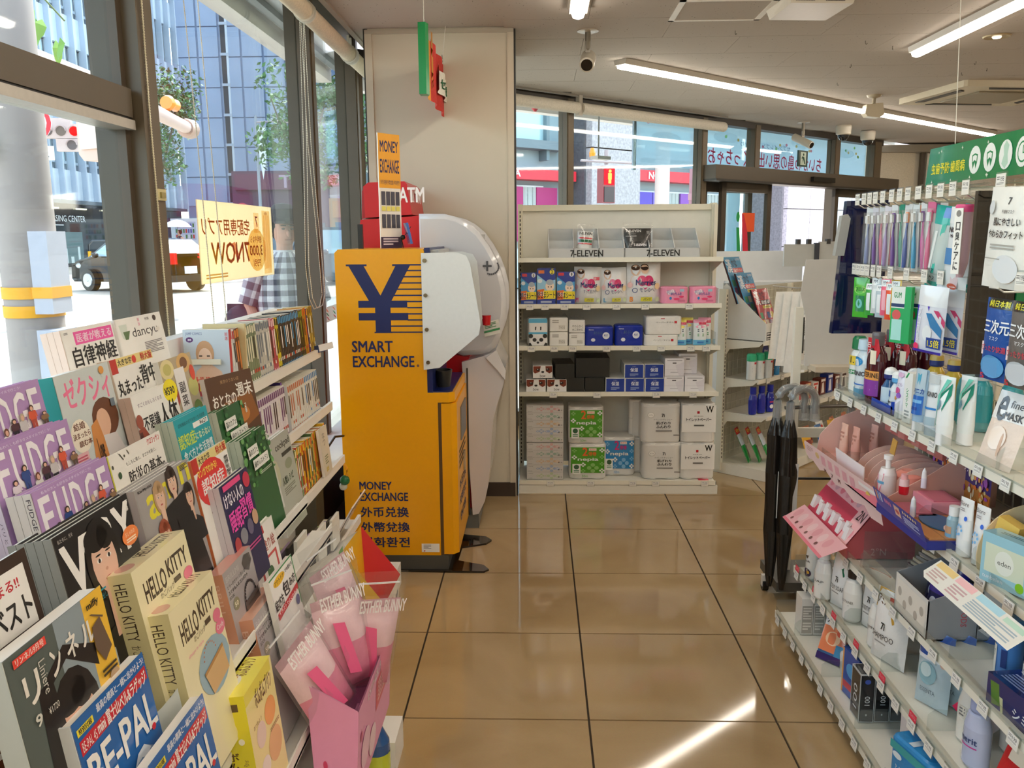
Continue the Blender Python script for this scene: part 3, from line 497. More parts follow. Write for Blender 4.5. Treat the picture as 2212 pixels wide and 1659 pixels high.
# ---- utility pole
t = thing('utility_pole', 'thick grey utility pole with yellow bands and control boxes outside the left window', 'pole', (-3.3, 5.42, -.03))
obj('shaft', G().lathe([(.175, 0), (.165, 3.5), (.15, 7)], 0xA39690, 28), 'wall', t)
for z in (1.115, 1.235): obj('yellow_band', G().lathe([(.18, z - .04), (.18, z + .035)], 0xF0A818, 28, cap=False), 'paper', t)
obj('control_box', G().box(.1, -.16, 1.1, .22, .06, 1.62, 0xB8B8C4), 'paint', t); obj('control_box', G().box(.12, -.2, .3, .26, .02, 1.0, 0xB8B8C4), 'paint', t); obj('yellow_band', G().box(.095, -.165, 1.2, .225, .065, 1.27, 0xF0A818), 'paper', t)
obj('signal_arm', G().tube([(0, 0, 2.72), (-.1, 1.5, 2.74), (-.35, 3.6, 2.7)], [.09, .075, .06], 0xD9BDB4, 12), 'paint', t); obj('lamp_bracket', G().tube([(0, 0, 3.1), (.1, .5, 3.15)], .03, 0x8A8088, 8).prism([(.3, 0), (.85, .05), (.95, -.04), (.3, -.06)], .0, .14, 0x9A9098, 'y'), 'paint', t, (0, .1, .05), (0, 0, R(70)))
obj('amber_lamp', G().lathe([(.06, 0), (.075, .04), (.05, .12), (.06, .2), (.045, .24), (.001, .26)], 0xFF9A1E, 14, ax='y'), 'gloss', t, (-.27, 2.9, 2.86))
obj('clamp', G().lathe([(.09, 0), (.1, .05), (.1, .15), (.07, .2)], 0xB89C90, 12, ax='y'), 'brushed', t, (-.35, 3.5, 2.7))
t = thing('signal_housing', 'big pale back housing of a traffic signal below its arm', 'traffic light', (-4.02, 7.95, 2.25), (0, 0, R(-25)))
t.scale = (1.25,) * 3; obj('case', G().prism([(-.13, .05), (-.08, 0), (.1, 0), (.15, .06), (.15, .62), (-.13, .62)], -.12, .12, 0xD8B8A8, 'y'), 'paint', t); obj('hanger', G().tube([(0, 0, .38), (.33, .15, .37)], .02, 0xB89C90, 6), 'brushed', t); obj('rear_lid', G().prism([(-.09, .08), (.1, .08), (.1, .56), (-.09, .56)], -.135, -.12, 0xE4CABC, 'y'), 'paint', t)
t = thing('traffic_signal', 'three-lens traffic signal showing red, with one arrow lens below', 'traffic light', (-8, 14.4, 3.22), (0, 0, R(12))); t.scale = (.78,) * 3
obj('case', G().box(-.42, 0, 0, .42, .16, .3, 0xC9B2AC).box(-.12, 0, -.27, .34, .16, -.01, 0xC9B2AC).box(-.2, .02, .3, .2, .14, .42, 0xC9B2AC), 'paint', t)
for x, z, c, m in ((-.27, .15, 0x5A4A48, 'paint'), (0, .15, 0x6A5A50, 'paint'), (.27, .15, 0xFF2020, 'glowred'), (.2, -.14, 0x5A4A48, 'paint')): obj('lens', G().lathe([(.1, -.02), (.1, -.01), (.001, -.012)][::-1], c, 18, ax='y'), m, t, (x, 0, z)); obj('visor', G().tube([(.11 * math.cos(a * .52), -.06, .11 * math.sin(a * .52)) for a in range(7)], .012, 0xB8A09A, 5), 'paint', t, (x, 0, z))
obj('bracket_arm', G().tube([(-1.1, .1, .3), (-.1, .1, .36)], .03, 0xC9B2AC, 8), 'paint', t)
t = thing('road_sign', 'round no-trucks road sign with a number plate reading -22', 'sign', (-8.05, 13.62, 3.38), (0, 0, R(20)))
obj('disc', G().lathe([(.3, 0), (.3, .015)], 0xF4F0F0, 28, ax='y'), 'paint', t); obj('bracket', G().tube([(0, .03, 0), (-.8, 1.4, 0)], .025, 0x9A8A86, 6), 'paint', t); g = G()
pr(g, [('e', .5, .5, .5, .5, 0xD62C3A), ('e', .5, .5, .39, .39, 0xF6F4F4), ('p', [(.25, .5), (.25, .6), (.72, .6), (.72, .5), (.62, .42), (.52, .42), (.52, .36), (.3, .36)], 0x1E64B4), ('p', [(.2, .28), (.28, .2), (.8, .72), (.72, .8)], 0xD62C3A)], front(.6, .6, .004, -.3), 1); obj('symbol', g, 'paper', t)
obj('number_plate', G().box(-.2, 0, -.58, .3, .015, -.36, 0xEEF0F4), 'paint', t); g = G(); pr(g, [('b', '-22', .15, .2, .85, .8, 0x30303A)], frame((-.2, -.003, -.36), (.5, 0, 0), (0, 0, -.22))); obj('lettering', g, 'paper', t)
t = thing('street_lamp', 'thin street lamp with a white hanging banner before the grey tower', 'lamp', (-13.2, 40.5, 0)); obj('pole', G().lathe([(.1, 0), (.06, 7.2)], 0x9CA4B0, 8), 'paint', t); obj('arm', G().tube([(0, 0, 6.9), (1.3, 0, 6.95)], .05, 0xA8A0A8, 6).box(.9, -.1, 6.85, 1.7, .1, 6.98, 0xC8B8B8), 'paint', t)
obj('banner', G().prism([(.05, 6.7), (.45, 6.7), (.4, 5.2), (.22, 4.3), (.1, 5.2)], -.01, .01, 0xE8EEF4, 'y'), 'paper', t)
for z in (6.4, 6.05, 5.7): obj('emblem', G().lathe([(.1, -.02), (.001, -.021)], 0x7A8A9A, 12, ax='y', cap=False), 'paper', t, (.25, 0, z))
t = thing('parking_sign', 'small round blue sign with red rim above the far shops', 'sign', (-14.6, 42, 0)); obj('post', G().lathe([(.04, 0), (.04, 2.6)], 0xB0A8B0, 8), 'paint', t); obj('disc', G().lathe([(.38, -.02), (.38, 0)], 0xC84858, 20, ax='y').lathe([(.28, -.04), (.28, -.02)], 0x4A62B8, 20, ax='y'), 'paint', t, (0, 0, 2.9))
one('pavement_pole', G().lathe([(.15, 0), (.14, 6)], 0xA08C88, 14).lathe([(.16, 1.25), (.16, 1.6)], 0xF0A818, 14, cap=False).lathe([(.16, .8), (.16, 1.1)], 0xF0A818, 14, cap=False), 'paint', 'slim far pole with yellow bands at the left edge of the window', 'pole', (-9.1, 14.7, 0))
t = thing('guard_rail', 'thin metal guard rail with a yellow band beyond the black car', 'rail', (-19.5, 40, .0)); obj('rail_tube', G().tube([(-1.9, 0, 0), (-1.9, 0, 1.3), (-1.7, 0, 1.5), (1.8, 0, 1.5), (2, 0, 1.3), (2, 0, 0)], .05, 0x8A8C90, 6).tube([(-1.9, 0, .9), (2, 0, .9)], .04, 0x8A8C90, 6), 'metal', t); obj('reflector_band', G().lathe([(.08, .6), (.08, 1.0)], 0xF0B020, 8, x=-1.9), 'paper', t)
# ---- cars
def car(lab, loc, rz, body, sc=1.0, L=4.1, Wd=1.7, H=1.5, van=False):
    t = thing('car', lab, 'car', loc, (0, 0, rz)); h = L / 2; g = G()
    side = [(-h, .35), (-h + .03, .7), (-h + .25, .88), (-h + .95, 1.0), (h - .35, 1.02), (h - .02, .95), (h, .5), (h - .08, .3), (-h + .1, .26)]
    prof = [(-Wd / 2, .86, .0), (-Wd / 2 + .0, 1, .02), (-Wd / 2 + .06, 1, .05)]
    n = len(side); V = []; rows = ((-Wd / 2, .0, .10), (-Wd / 2 - .03, .04, 0), (-Wd / 2, .1, -.0), (Wd / 2, .1, 0), (Wd / 2 + .03, .04, 0), (Wd / 2, .0, .1))
    for (y, dz, ins) in ((-Wd / 2 + .12, 0, .0), (-Wd / 2, -.05, .03), (Wd / 2, -.05, .03), (Wd / 2 - .12, 0, .0)):
        V += [(x * (1 - ins * .5), y, z + (dz if z > .8 else 0)) for x, z in side]
    g.mesh(V, [(r * n + i, r * n + (i + 1) % n, (r + 1) * n + (i + 1) % n, (r + 1) * n + i) for r in range(3) for i in range(n)], body, True); g.face(V[:n][::-1], body); g.face(V[-n:], body)
    obj('body', g, 'glossdark' if body < 0x404040 else 'gloss', t)
    if van: cab = [(-h + .15, .95), (-h + .75, H), (h - .1, H), (h - .02, .95)]
    else: cab = [(-h + .85, .97), (-h + 1.65, H - .04), (-h + 2.3, H), (h - .7, H - .06), (h - .1, .98)]
    ins = .16; m = len(cab); V = [(x, -Wd / 2 + (.04 if z < 1.1 else ins), z) for x, z in cab] + [(x, Wd / 2 - (.04 if z < 1.1 else ins), z) for x, z in cab]
    obj('cabin', G().mesh(V, [(i, (i + 1) % m, m + (i + 1) % m, m + i) for i in range(m)] + [tuple(range(m))[::-1], tuple(range(m, 2 * m))], body, False), 'glossdark' if body < 0x404040 else 'gloss', t)
    for s in (-1, 1):
        cs = [(x * .93 + .02, z * .97 + .045 if z < 1.1 else z - .08) for x, z in cab]; yy = lambda z: s * (Wd / 2 - .035 - (ins - .04) * max(0, (z - .98) / (H - .98)))
        f = [(x, yy(z) + s * .012, z) for x, z in cs]; obj('side_window', G().face(f if s > 0 else f[::-1], 0x9AB8C8 if body < 0x404040 else 0x2A3A44), 'gloss', t)
        obj('mirror', G().ball(-h + 1.35, s * (Wd / 2 + .1), 1.02, .1, body, sx=.7, sz=.8), 'gloss', t)
        for x in (-h + .8, h - .75):
            w = obj('wheel', G().lathe([(.31, -.1), (.32, 0), (.31, .1)], 0x18181A, 22, ax='y'), 'paint', t, (x, s * (Wd / 2 - .08), .31)); obj('rim', G().lathe([(.2, .1), (.19, .125), (.05, .12), (.04, .13)], 0xC8CCD4, 16, ax='y') if s > 0 else G().lathe([(.2, -.1), (.19, -.125), (.05, -.12), (.04, -.13)], 0xC8CCD4, 16, ax='y'), 'metal', w)
        obj('tail_lamp', G().box(h - .2, s * (Wd / 2 - .28) - .14, .78, h + .02, s * (Wd / 2 - .28) + .27 * (1 if s > 0 else 1) - .13, 1.08, 0xE01828), 'glowred', t); obj('head_lamp', G().ball(-h + .2, s * (Wd / 2 - .22), .72, .16, 0xE8ECF0, sz=.7), 'gloss', t)
    a, b = cab[-2], cab[-1]; obj('rear_window', G().face([(a[0] + .03, -Wd / 2 + .25, a[1] - .05), (b[0] - .0, -Wd / 2 + .14, b[1] + .08), (b[0] - .0, Wd / 2 - .14, b[1] + .08), (a[0] + .03, Wd / 2 - .25, a[1] - .05)], 0x2A3440), 'glossdark', t)
    a, b = cab[0], cab[1]; obj('windscreen', G().face([(a[0] - .0, -Wd / 2 + .14, a[1] + .05), (b[0] - .03, -Wd / 2 + .25, b[1] - .03), (b[0] - .03, Wd / 2 - .25, b[1] - .03), (a[0] - .0, Wd / 2 - .14, a[1] + .05)], 0x4A5A66), 'glossdark', t)
    obj('number_plate', G().box(h, -.2, .52, h + .03, .2, .72, 0xFFFFFF), 'paper', t); obj('bumper', G().box(h - .2, -Wd / 2 + .05, .3, h + .04, Wd / 2 - .05, .48, body), 'plastic', t)
    t.scale = (sc, sc, sc); return t
car('black hatchback car crossing the street behind the window post', (-12.3, 26.0, -.03), R(-28), 0x14181C, 1.08)
car('dark blue minivan parked across the street behind the bead cords', (-7.5, 29, -.03), R(60), 0x2A3A4C, 1.1, van=True, H=1.75)
car('white van parked across the street beside the blue minivan', (-3.9, 32.5, -.03), R(65), 0xE4E8EE, 1.1, van=True, H=1.85)
# ---- people: one continuous skinned body each, clothes and hair as children
def person(lab, loc, rz, hgt, skin, arms, legs, sc=1.0):
    t = thing('person', lab, 'person', loc, (0, 0, rz)); V = []; E = []; RR = []
    def add(p, r, par=None):
        V.append(p); RR.append(r)
        if par is not None: E.append((par, len(V) - 1))
        return len(V) - 1
    pel = add((0, 0, .95), (.15, .1)); w = add((0, 0, 1.1), (.13, .095), pel); ch = add((0, 0, 1.32), (.165, .11), w); nk0 = add((0, -.005, 1.46), (.07, .065), ch); nk = add((0, -.015, 1.52), (.052, .055), nk0); hd = add((0, -.03, 1.6), (.07, .085), nk); hd2 = add((0, -.03, 1.68), (.078, .1), hd); add((0, -.015, 1.75), (.06, .075), hd2)
    for s, A in ((-1, arms[0]), (1, arms[1])):
        q = add((s * .19, 0, 1.41), (.058, .058), ch)
        for p, r in zip(A, (.045, .036, .028, .02)): q = add((s * p[0], p[1], p[2]), (r, r), q)
    for s, Lg in ((-1, legs[0]), (1, legs[1])):
        q = add((s * .1, 0, .85), (.09, .09), pel)
        for p, r in zip(Lg, (.06, .045, .04)): q = add((s * p[0], p[1], p[2]), (r, r), q)
        add((s * Lg[-1][0], Lg[-1][1] - .17, .04), (.04, .03), q)
    me = bpy.data.meshes.new('body'); me.from_pydata(V, E, []); o = bpy.data.objects.new('body', me); COL.objects.link(o); o.parent = t
    sk = o.modifiers.new('skin', 'SKIN'); 
    for i, r in enumerate(RR): me.skin_vertices[0].data[i].radius = r
    me.skin_vertices[0].data[0].use_root = True
    ss = o.modifiers.new('sub', 'SUBSURF'); ss.levels = 2; ss.render_levels = 2
    m, n, l, b, ou = newmat('skin'); b.inputs['Base Color'].default_value = lin(skin); b.inputs['Roughness'].default_value = .5; me.materials.append(m)
    t.scale = (sc * hgt / 1.78,) * 3; return t
m = person('man in a dark cap and checked shirt looking in through the glass', (-1.745, 5.8, -.02), R(32), 1.74, 0xD09880, [[(.26, .02, 1.14), (.23, -.12, .92), (.22, -.17, .84)], [(.26, .02, 1.14), (.2, -.16, 1.0), (.14, -.22, .96)]], [[(.11, -.02, .48), (.12, .02, .09)], [(.11, -.02, .48), (.12, .02, .09)]])
def ring(cx, cy, a, b, z): return lambda u: (cx + a * math.cos(2 * math.pi * u), cy + b * math.sin(2 * math.pi * u), z)
def chk(u, v): return 0x5E5A66 if (int(u * 26) % 2 and int(v * 18) % 2) else (0xA8A4AC if (int(u * 26) % 2 or int(v * 18) % 2) else 0xEEECEC)
def torso(u, v):
    z = .82 + .68 * (1 - v); k = [(0, .165, .125), (.25, .195, .14), (.5, .215, .145), (.75, .2, .13), (.93, .12, .1), (1, .075, .075)]; s = 1 - v
    for (a, b, c), (d, e, f) in zip(k, k[1:]):
        if a <= s <= d: q = (s - a) / (d - a); rx, ry = b + (e - b) * q, c + (f - c) * q; break
    return (rx * math.cos(2 * math.pi * u), ry * math.sin(2 * math.pi * u), z)
obj('shirt', G().grid(torso, 52, 36, chk), 'cloth', m)
def sleeve(s, a, b, r0, r1):
    a, b = Vector(a), Vector(b); d = (b - a).normalized(); x = d.cross(Vector((0, 1, 0))).normalized(); y = d.cross(x)
    return lambda u, v: tuple(a.lerp(b, v) + (x * math.cos(6.283 * u) + y * math.sin(6.283 * u)) * (r0 + (r1 - r0) * v))
for s in (-1, 1): obj('sleeve', G().grid(sleeve(s, (s * .165, 0, 1.44), (s * .265, .02, 1.14), .085, .068), 18, 12, chk), 'cloth', m)
obj('collar', G().lathe([(.085, 1.46), (.075, 1.51), (.07, 1.5)], 0xE4E2E4, 18, cap=False), 'cloth', m)
obj('trousers', G().lathe([(.175, .98), (.18, .85), (.17, .8)], 0x30343E, 20, sy=.75).lathe([(.06, .06), (.085, .45), (.11, .82)], 0x30343E, 14, x=-.11).lathe([(.06, .06), (.085, .45), (.11, .82)], 0x30343E, 14, x=.11), 'cloth', m)
obj('hair', G().ball(0, .01, 1.655, .1, 0x1C1614, 16, 10, .92, 1.0, 1.0), 'cloth', m, (0, .012, .01))
cp = obj('cap', G().lathe([(.108, 1.7), (.112, 1.73), (.1, 1.79), (.06, 1.825), (.001, 1.835)], 0x2C2230, 20, y=-.015, sx=.92, sy=1.05), 'cloth', m); obj('peak', G().prism([(-.085, -.09), (-.09, -.18), (-.05, -.235), (.05, -.235), (.09, -.18), (.085, -.09)], 1.69, 1.705, 0x2A1C26), 'cloth', cp)
obj('face', G().ball(0, -.035, 1.63, .083, 0xCE957C, 16, 12, .88, 1.12, 1.28).ball(0, -.135, 1.625, .016, 0xC88C74, 8, 6, .9, 1.2, 1.5), 'wall', m)
for s in (-1, 1): obj('eye', G().ball(s * .03, -.12, 1.655, .009, 0x1C1410, 8, 5, 1.4, .6, .7), 'gloss', m); obj('eyebrow', G().box(s * .03 - .017, -.128, 1.674, s * .03 + .017, -.118, 1.68, 0x241A16), 'cloth', m); obj('ear', G().ball(s * .083, 0, 1.63, .02, 0xC88C74, 8, 6, .5, .9, 1.5), 'wall', m)
obj('mouth', G().box(-.022, -.126, 1.578, .022, -.118, 1.583, 0x9A4E44), 'cloth', m)
bgp = one('shoulder_bag', G().grid(lambda u, v: (.2 * (u - .5) * (1 + .2 * math.sin(3.14 * v)), .09 * math.cos(6.283 * u) * math.sin(3.14 * v) * .5 + .02, .28 * v), 14, 10, 0x2C3644).ball(0, 0, .14, .12, 0x2C3644, 14, 10, 1.0, .5, 1.1), 'cloth', 'dark bag hanging at the checked-shirt man\'s side', 'bag', (-2.02, 5.66, .82))
w = person('woman in a pink top standing across the street behind the black car', (-20.2, 43.5, .02), R(10), 1.62, 0xD8A88C, [[(.24, .0, 1.14), (.2, -.1, .92), (.2, -.14, .85)], [(.24, .0, 1.14), (.14, -.16, 1.1), (.05, -.2, 1.15)]], [[(.1, 0, .48), (.1, .02, .09)], [(.1, 0, .48), (.1, .02, .09)]], 1.25)
obj('top', G().grid(torso, 20, 12, 0xE07CA8), 'cloth', w, (0, 0, 0), (0, 0, 0)); obj('hair', G().ball(0, .01, 1.67, .115, 0x8A4A3A, 12, 8), 'cloth', w); obj('skirt', G().lathe([(.2, .5), (.17, .95)], 0x4A4450, 14), 'cloth', w)
w = person('person under a white parasol across the street behind the window post', (-18.6, 43.8, .02), R(-20), 1.6, 0xD8A88C, [[(.24, .0, 1.14), (.2, -.1, .92), (.2, -.14, .85)], [(.24, .0, 1.16), (.14, -.16, 1.2), (.05, -.2, 1.35)]], [[(.1, 0, .48), (.1, .02, .09)], [(.1, 0, .48), (.1, .02, .09)]], 1.25)
obj('coat', G().grid(torso, 20, 12, 0x3A3A44), 'cloth', w); obj('hair', G().ball(0, .01, 1.67, .115, 0x2A1C1A, 12, 8), 'cloth', w)
one('parasol', G().lathe([(.7, 0), (.5, .22), (.25, .34), (.001, .38)], 0xF0EEF0, 12, cap=False).tube([(0, 0, -.8), (0, 0, .36)], .015, 0x8A8A8A, 6), 'paper', 'white parasol held open across the street', 'parasol', (-18.6, 43.6, 2.15))
# pink stand outside between window posts
t = thing('pavement_sign', 'faded red signboard standing outside the far left window', 'sign', (-1.62, 5.3, 0), (0, 0, R(12))); obj('board', G().box(-.02, -.28, .12, .02, .28, .98, 0xD8787C), 'paper', t); obj('foot', G().box(-.16, -.24, 0, .16, -.2, .12, 0xB8B0B0).box(-.16, .2, 0, .16, .24, .12, 0xB8B0B0), 'brushed', t); g = G(); pr(g, [('r', .1, .06, .9, .94, 0xE08A8C), ('b', '7', .3, .1, .7, .4, 0xC86468), ('L', .2, .5, .8, .8, 5, 0xC86468)], rside(.04, .86, -.28, .28, .12)); obj('print', g, 'paper', t)
# ---- across the street beyond the slanted windows
def dthing(name, lab, cat): return thing(name, lab, cat, D(0, 14, 0), (0, 0, DA))
b = dthing('glass_building', 'glass-fronted office with a red band sign reading NOVA, beyond the slanted windows', 'building')
obj('wall', G().box(11, .3, 0, 25.4, 3, 12, 0x9CB4BC), 'facade', b)
for i in range(2, 9):
    x = 7.3 + 1.9 * i
    if not 15 < x + .9 < 18.6:
        for z0, z1 in ((4.35, 5.6), (5.8, 9.5)): obj('glass_panel', G().box(x + .06, .1, z0, x + 1.84, .3, z1, 0xA9CBD2 if z0 < 5 else 0xC4D4DC), 'gloss', b)
        obj('shop_window', G().box(x + .06, .1, .3, x + 1.84, .3, 3.05, 0xC8D0D4), 'gloss', b); obj('curtain', G().prism([(x + .1 + .1 * k, .06 + .05 * (k % 2)) for k in range(18)] + [(x + 1.8, .1), (x + .1, .1)], 1.2, 3.0, 0xB8C0BC), 'cloth', b)
    obj('mullion', G().box(x - .06, -.05, 3.8, x + .06, .3, 9.5, 0x6C8088), 'paint', b)
obj('ledge', G().box(11, -.2, 4.1, 15.6, .3, 4.35, 0x6C7C84), 'paint', b); obj('ledge', G().box(18.3, -.2, 4.1, 26, .3, 4.3, 0xA8B4BC), 'paint', b)
obj('red_band', G().box(11, -.25, 3.2, 15.9, .3, 3.5, 0xE4283C).box(18.4, -.25, 3.35, 24, .3, 3.7, 0xE4283C), 'paint', b); g = G(); pr(g, [('b', 'NOVA', 0, 0, 1, 1, 0xFFF4F4)], frame((19.3, -.27, 3.65), (1.1, 0, 0), (0, 0, -.24))); pr(g, [('b', 'NOVA', 0, 0, 1, 1, 0xFFF4F4)], frame((12.7, -.27, 3.46), (.9, 0, 0), (0, 0, -.2))); obj('lettering', g, 'paper', b)
for x, c in ((13.1, 0xA8206A), (14.5, 0xA8206A), (19.0, 0x5A48B8), (19.9, 0x7A68C8), (21.4, 0x8A50B0)): obj('window_poster', G().box(x, .02, 1.4, x + .85, .08, 3.0, c), 'paper', b); 
for x, z in ((13.3, 2.2), (14.7, 1.4), (15.2, 1.6)): obj('sticker', G().lathe([(.25, -.01), (.25, 0)], 0x80D0C0, 6, ax='y'), 'paper', b, (x, .0, z))
gb = dthing('stone_pillar_building', 'speckled granite pillar of the building across the street', 'building'); stn = data('stone_block', G().box(.02, 0, .02, 2.26, .4, 2.28, 0xB4AEB0), 'stone')
obj('wall', G().box(16.0, -.5, 0, 18.4, .28, 12, 0x5C5A60), 'stone', gb)
for j in range(4): obj('stone_block', stn, None, gb, (16.05, -.75, 2.3 * j - .4))
gw = dthing('granite_building', 'granite-clad wall seen through the open shop door', 'building'); obj('wall', G().box(25.6, -1.4, 0, 42, .3, 12, 0x8A868A), 'stone', gw); st2 = data('stone_block', G().box(.015, 0, .015, 1.585, .2, 1.385, 0xD8CED2), 'stone')
for i in range(10):
    for j in range(5): obj('stone_block', st2, None, gw, (25.7 + 1.6 * i, -1.58, 1.4 * j - .3))
t = thing('pedestrian_signal', 'pedestrian signal showing a red standing figure', 'traffic light', D(12.9, 9.6, 2.35), (0, 0, DA)); obj('case', G().box(-.22, 0, 0, .22, .2, .9, 0x8A3A40), 'plastic', t); obj('lit_lens', G().box(-.18, -.02, .45, .18, 0, .85, 0xFF2838), 'glowred', t)
obj('figure', G().ball(0, -.03, .78, .04, 0xFFE060, 8, 6).box(-.06, -.035, .58, .06, -.025, .73, 0xFFE060).box(-.045, -.035, .48, .045, -.025, .58, 0xFFE060), 'glow', t); obj('lower_lens', G().box(-.18, -.02, .03, .18, 0, .4, 0x3A2A30), 'plastic', t); obj('arm', G().tube([(-.9, .1, 1.0), (1.7, -.25, 1.0)], .03, 0xA8989A, 6).lathe([(.05, .95), (.05, 1.3)], 0xA8989A, 8, y=.1), 'paint', t)
obj('amber_lamp', G().lathe([(.07, 0), (.08, .1), (.04, .22)], 0xFF9018, 10), 'gloss', t, (-.5, .1, 1.1))
one('roadside_pole', G().lathe([(.2, 0), (.17, 9)], 0xD8C2B8, 18), 'paint', 'pale thick roadside pole in front of the red shop band', 'pole', D(14.6, 9.3, 0))
t = thing('pavement_pole', 'thin pinkish metal pole seen through the open door', 'pole', D(10.2, 5.0, 0), (0, 0, DA)); obj('pole', G().lathe([(.035, 0), (.03, 5)], 0xA87880, 10), 'paint', t); obj('joint', G().lathe([(.05, 2.2), (.05, 2.32)], 0xB88890, 10), 'paint', t)
one('rolled_awning_lamp', G().box(-.08, -.05, 0, .1, .05, .03, 0xC8C0BA).tube([(-.02, 0, .03), (-.02, 0, .5)], .008, 0x8A8A88, 6), 'paint', 'floodlight fixed under the outside canopy left of the blue banner', 'lamp', D(3.05, .6, 2.26), (0, 0, DA))
t = thing('yellow_bollard', 'yellow and dark signal box just past the pillar edge', 'bollard', D(4.4, 6.5, 0), (0, 0, DA)); obj('post', G().lathe([(.12, 0), (.12, 1.2)], 0x2A2E38, 12), 'plastic', t); obj('band', G().lathe([(.13, .75), (.13, .95)], 0xF0B020, 12, cap=False), 'paper', t)
# ================================================================== MAGAZINE RACK
rk = thing('magazine_rack', 'long white stepped magazine rack along the left windows', 'rack', (0, 0, 0))
prof = [(-1.14, 0), (-.5, 0), (-.5, .1), (-.62, .26), (-.70, .45), (-.76, .6), (-.9, .74), (-.97, .86), (-1.03, .98), (-1.05, 1.2), (-1.14, 1.2)]
obj('body', G().prism([(x, z) for x, z in prof], .1, 2.32, WHITE, 'y'), 'paint', rk)
obj('back_panel', G().box(-1.14, 2.32, 0, -1.09, 3.57, 1.24, WHITE), 'paint', rk); obj('base_deck', G().box(-1.12, 2.32, 0, -.62, 3.57, .1, WHITE), 'paint', rk); obj('foot_board', G().box(-.52, 2.2, 0, -.415, 2.34, .1, 0xF4F3EE), 'paint', rk)
for x, z, d in ((-.915, 1.06, .06), (-.865, 1.01, .05), (-.80, .92, .07), (-.735, .86, .06), (-.675, .775, .06), (-.605, .69, .06), (-.585, .55, .05), (-.525, .42, .08)):
    obj('tier', G().box(x - d, .1, z - .008, x, 2.34, z, 0xEDEBE4).box(x - .004, .1, z - .01, x, 2.34, z + .022, 0xF1EFE8), 'paint', rk)
for x, z in ((-.945, 1.045), (-.905, .812), (-.86, .575), (-.8, .3)):
    obj('shelf', G().box(x - .16, 2.36, z - .012, x, 3.57, z - .002, 0xE9E6DA).box(x - .005, 2.36, z - .014, x + .008, 3.57, z + .022, 0xF0EEE6), 'paint', rk)
for x, y, z in ((-.70, 1.28, .82), (-.64, 1.27, .72), (-.64, 1.51, .66), (-.66, 1.75, .72), (-.6, 1.9, .62), (-.6, 2.06, .55)):
    obj('divider', G().prism([(x - .16, z - .1), (x + .02, z - .14), (x + .04, z - .02), (x - .14, z + .12)], y, y + .004, 0xF3F1EA, 'y'), 'paint', rk)
g = [[(-.585, 1.62, .36), (-.585, 2.1, .36)], [(-.575, 1.62, .31), (-.575, 2.1, .31)], [(-.565, 1.62, .25), (-.565, 2.1, .25)]]
for q in g: obj('wire_rail', G().tube(q, .004, 0xF4F4F0, 6), 'gloss', rk)
for i in range(3): obj('wire_stay', G().tube([(-.6, 1.65 + .2 * i, .37), (-.585, 1.65 + .2 * i, .36), (-.56, 1.65 + .2 * i, .22)], .0035, 0xF4F4F0, 6), 'gloss', rk)
obj('lower_ledge', G().box(-.66, .1, .28, -.52, 2.1, .3, 0xF2F0E6), 'paint', rk)
struct('wall_left', G().box(-1.2, 3.57, 0, -1.16, 6.0, .42, 0x4C463C), 'paint'); struct('trim_8', G().box(-1.2, 3.57, .42, -.98, 6.0, .45, 0xDAD5CA), 'paint'); struct('baseboard_left', G().box(-1.18, 3.57, 0, -.99, 3.7, .4, 0x5A5448), 'paint')

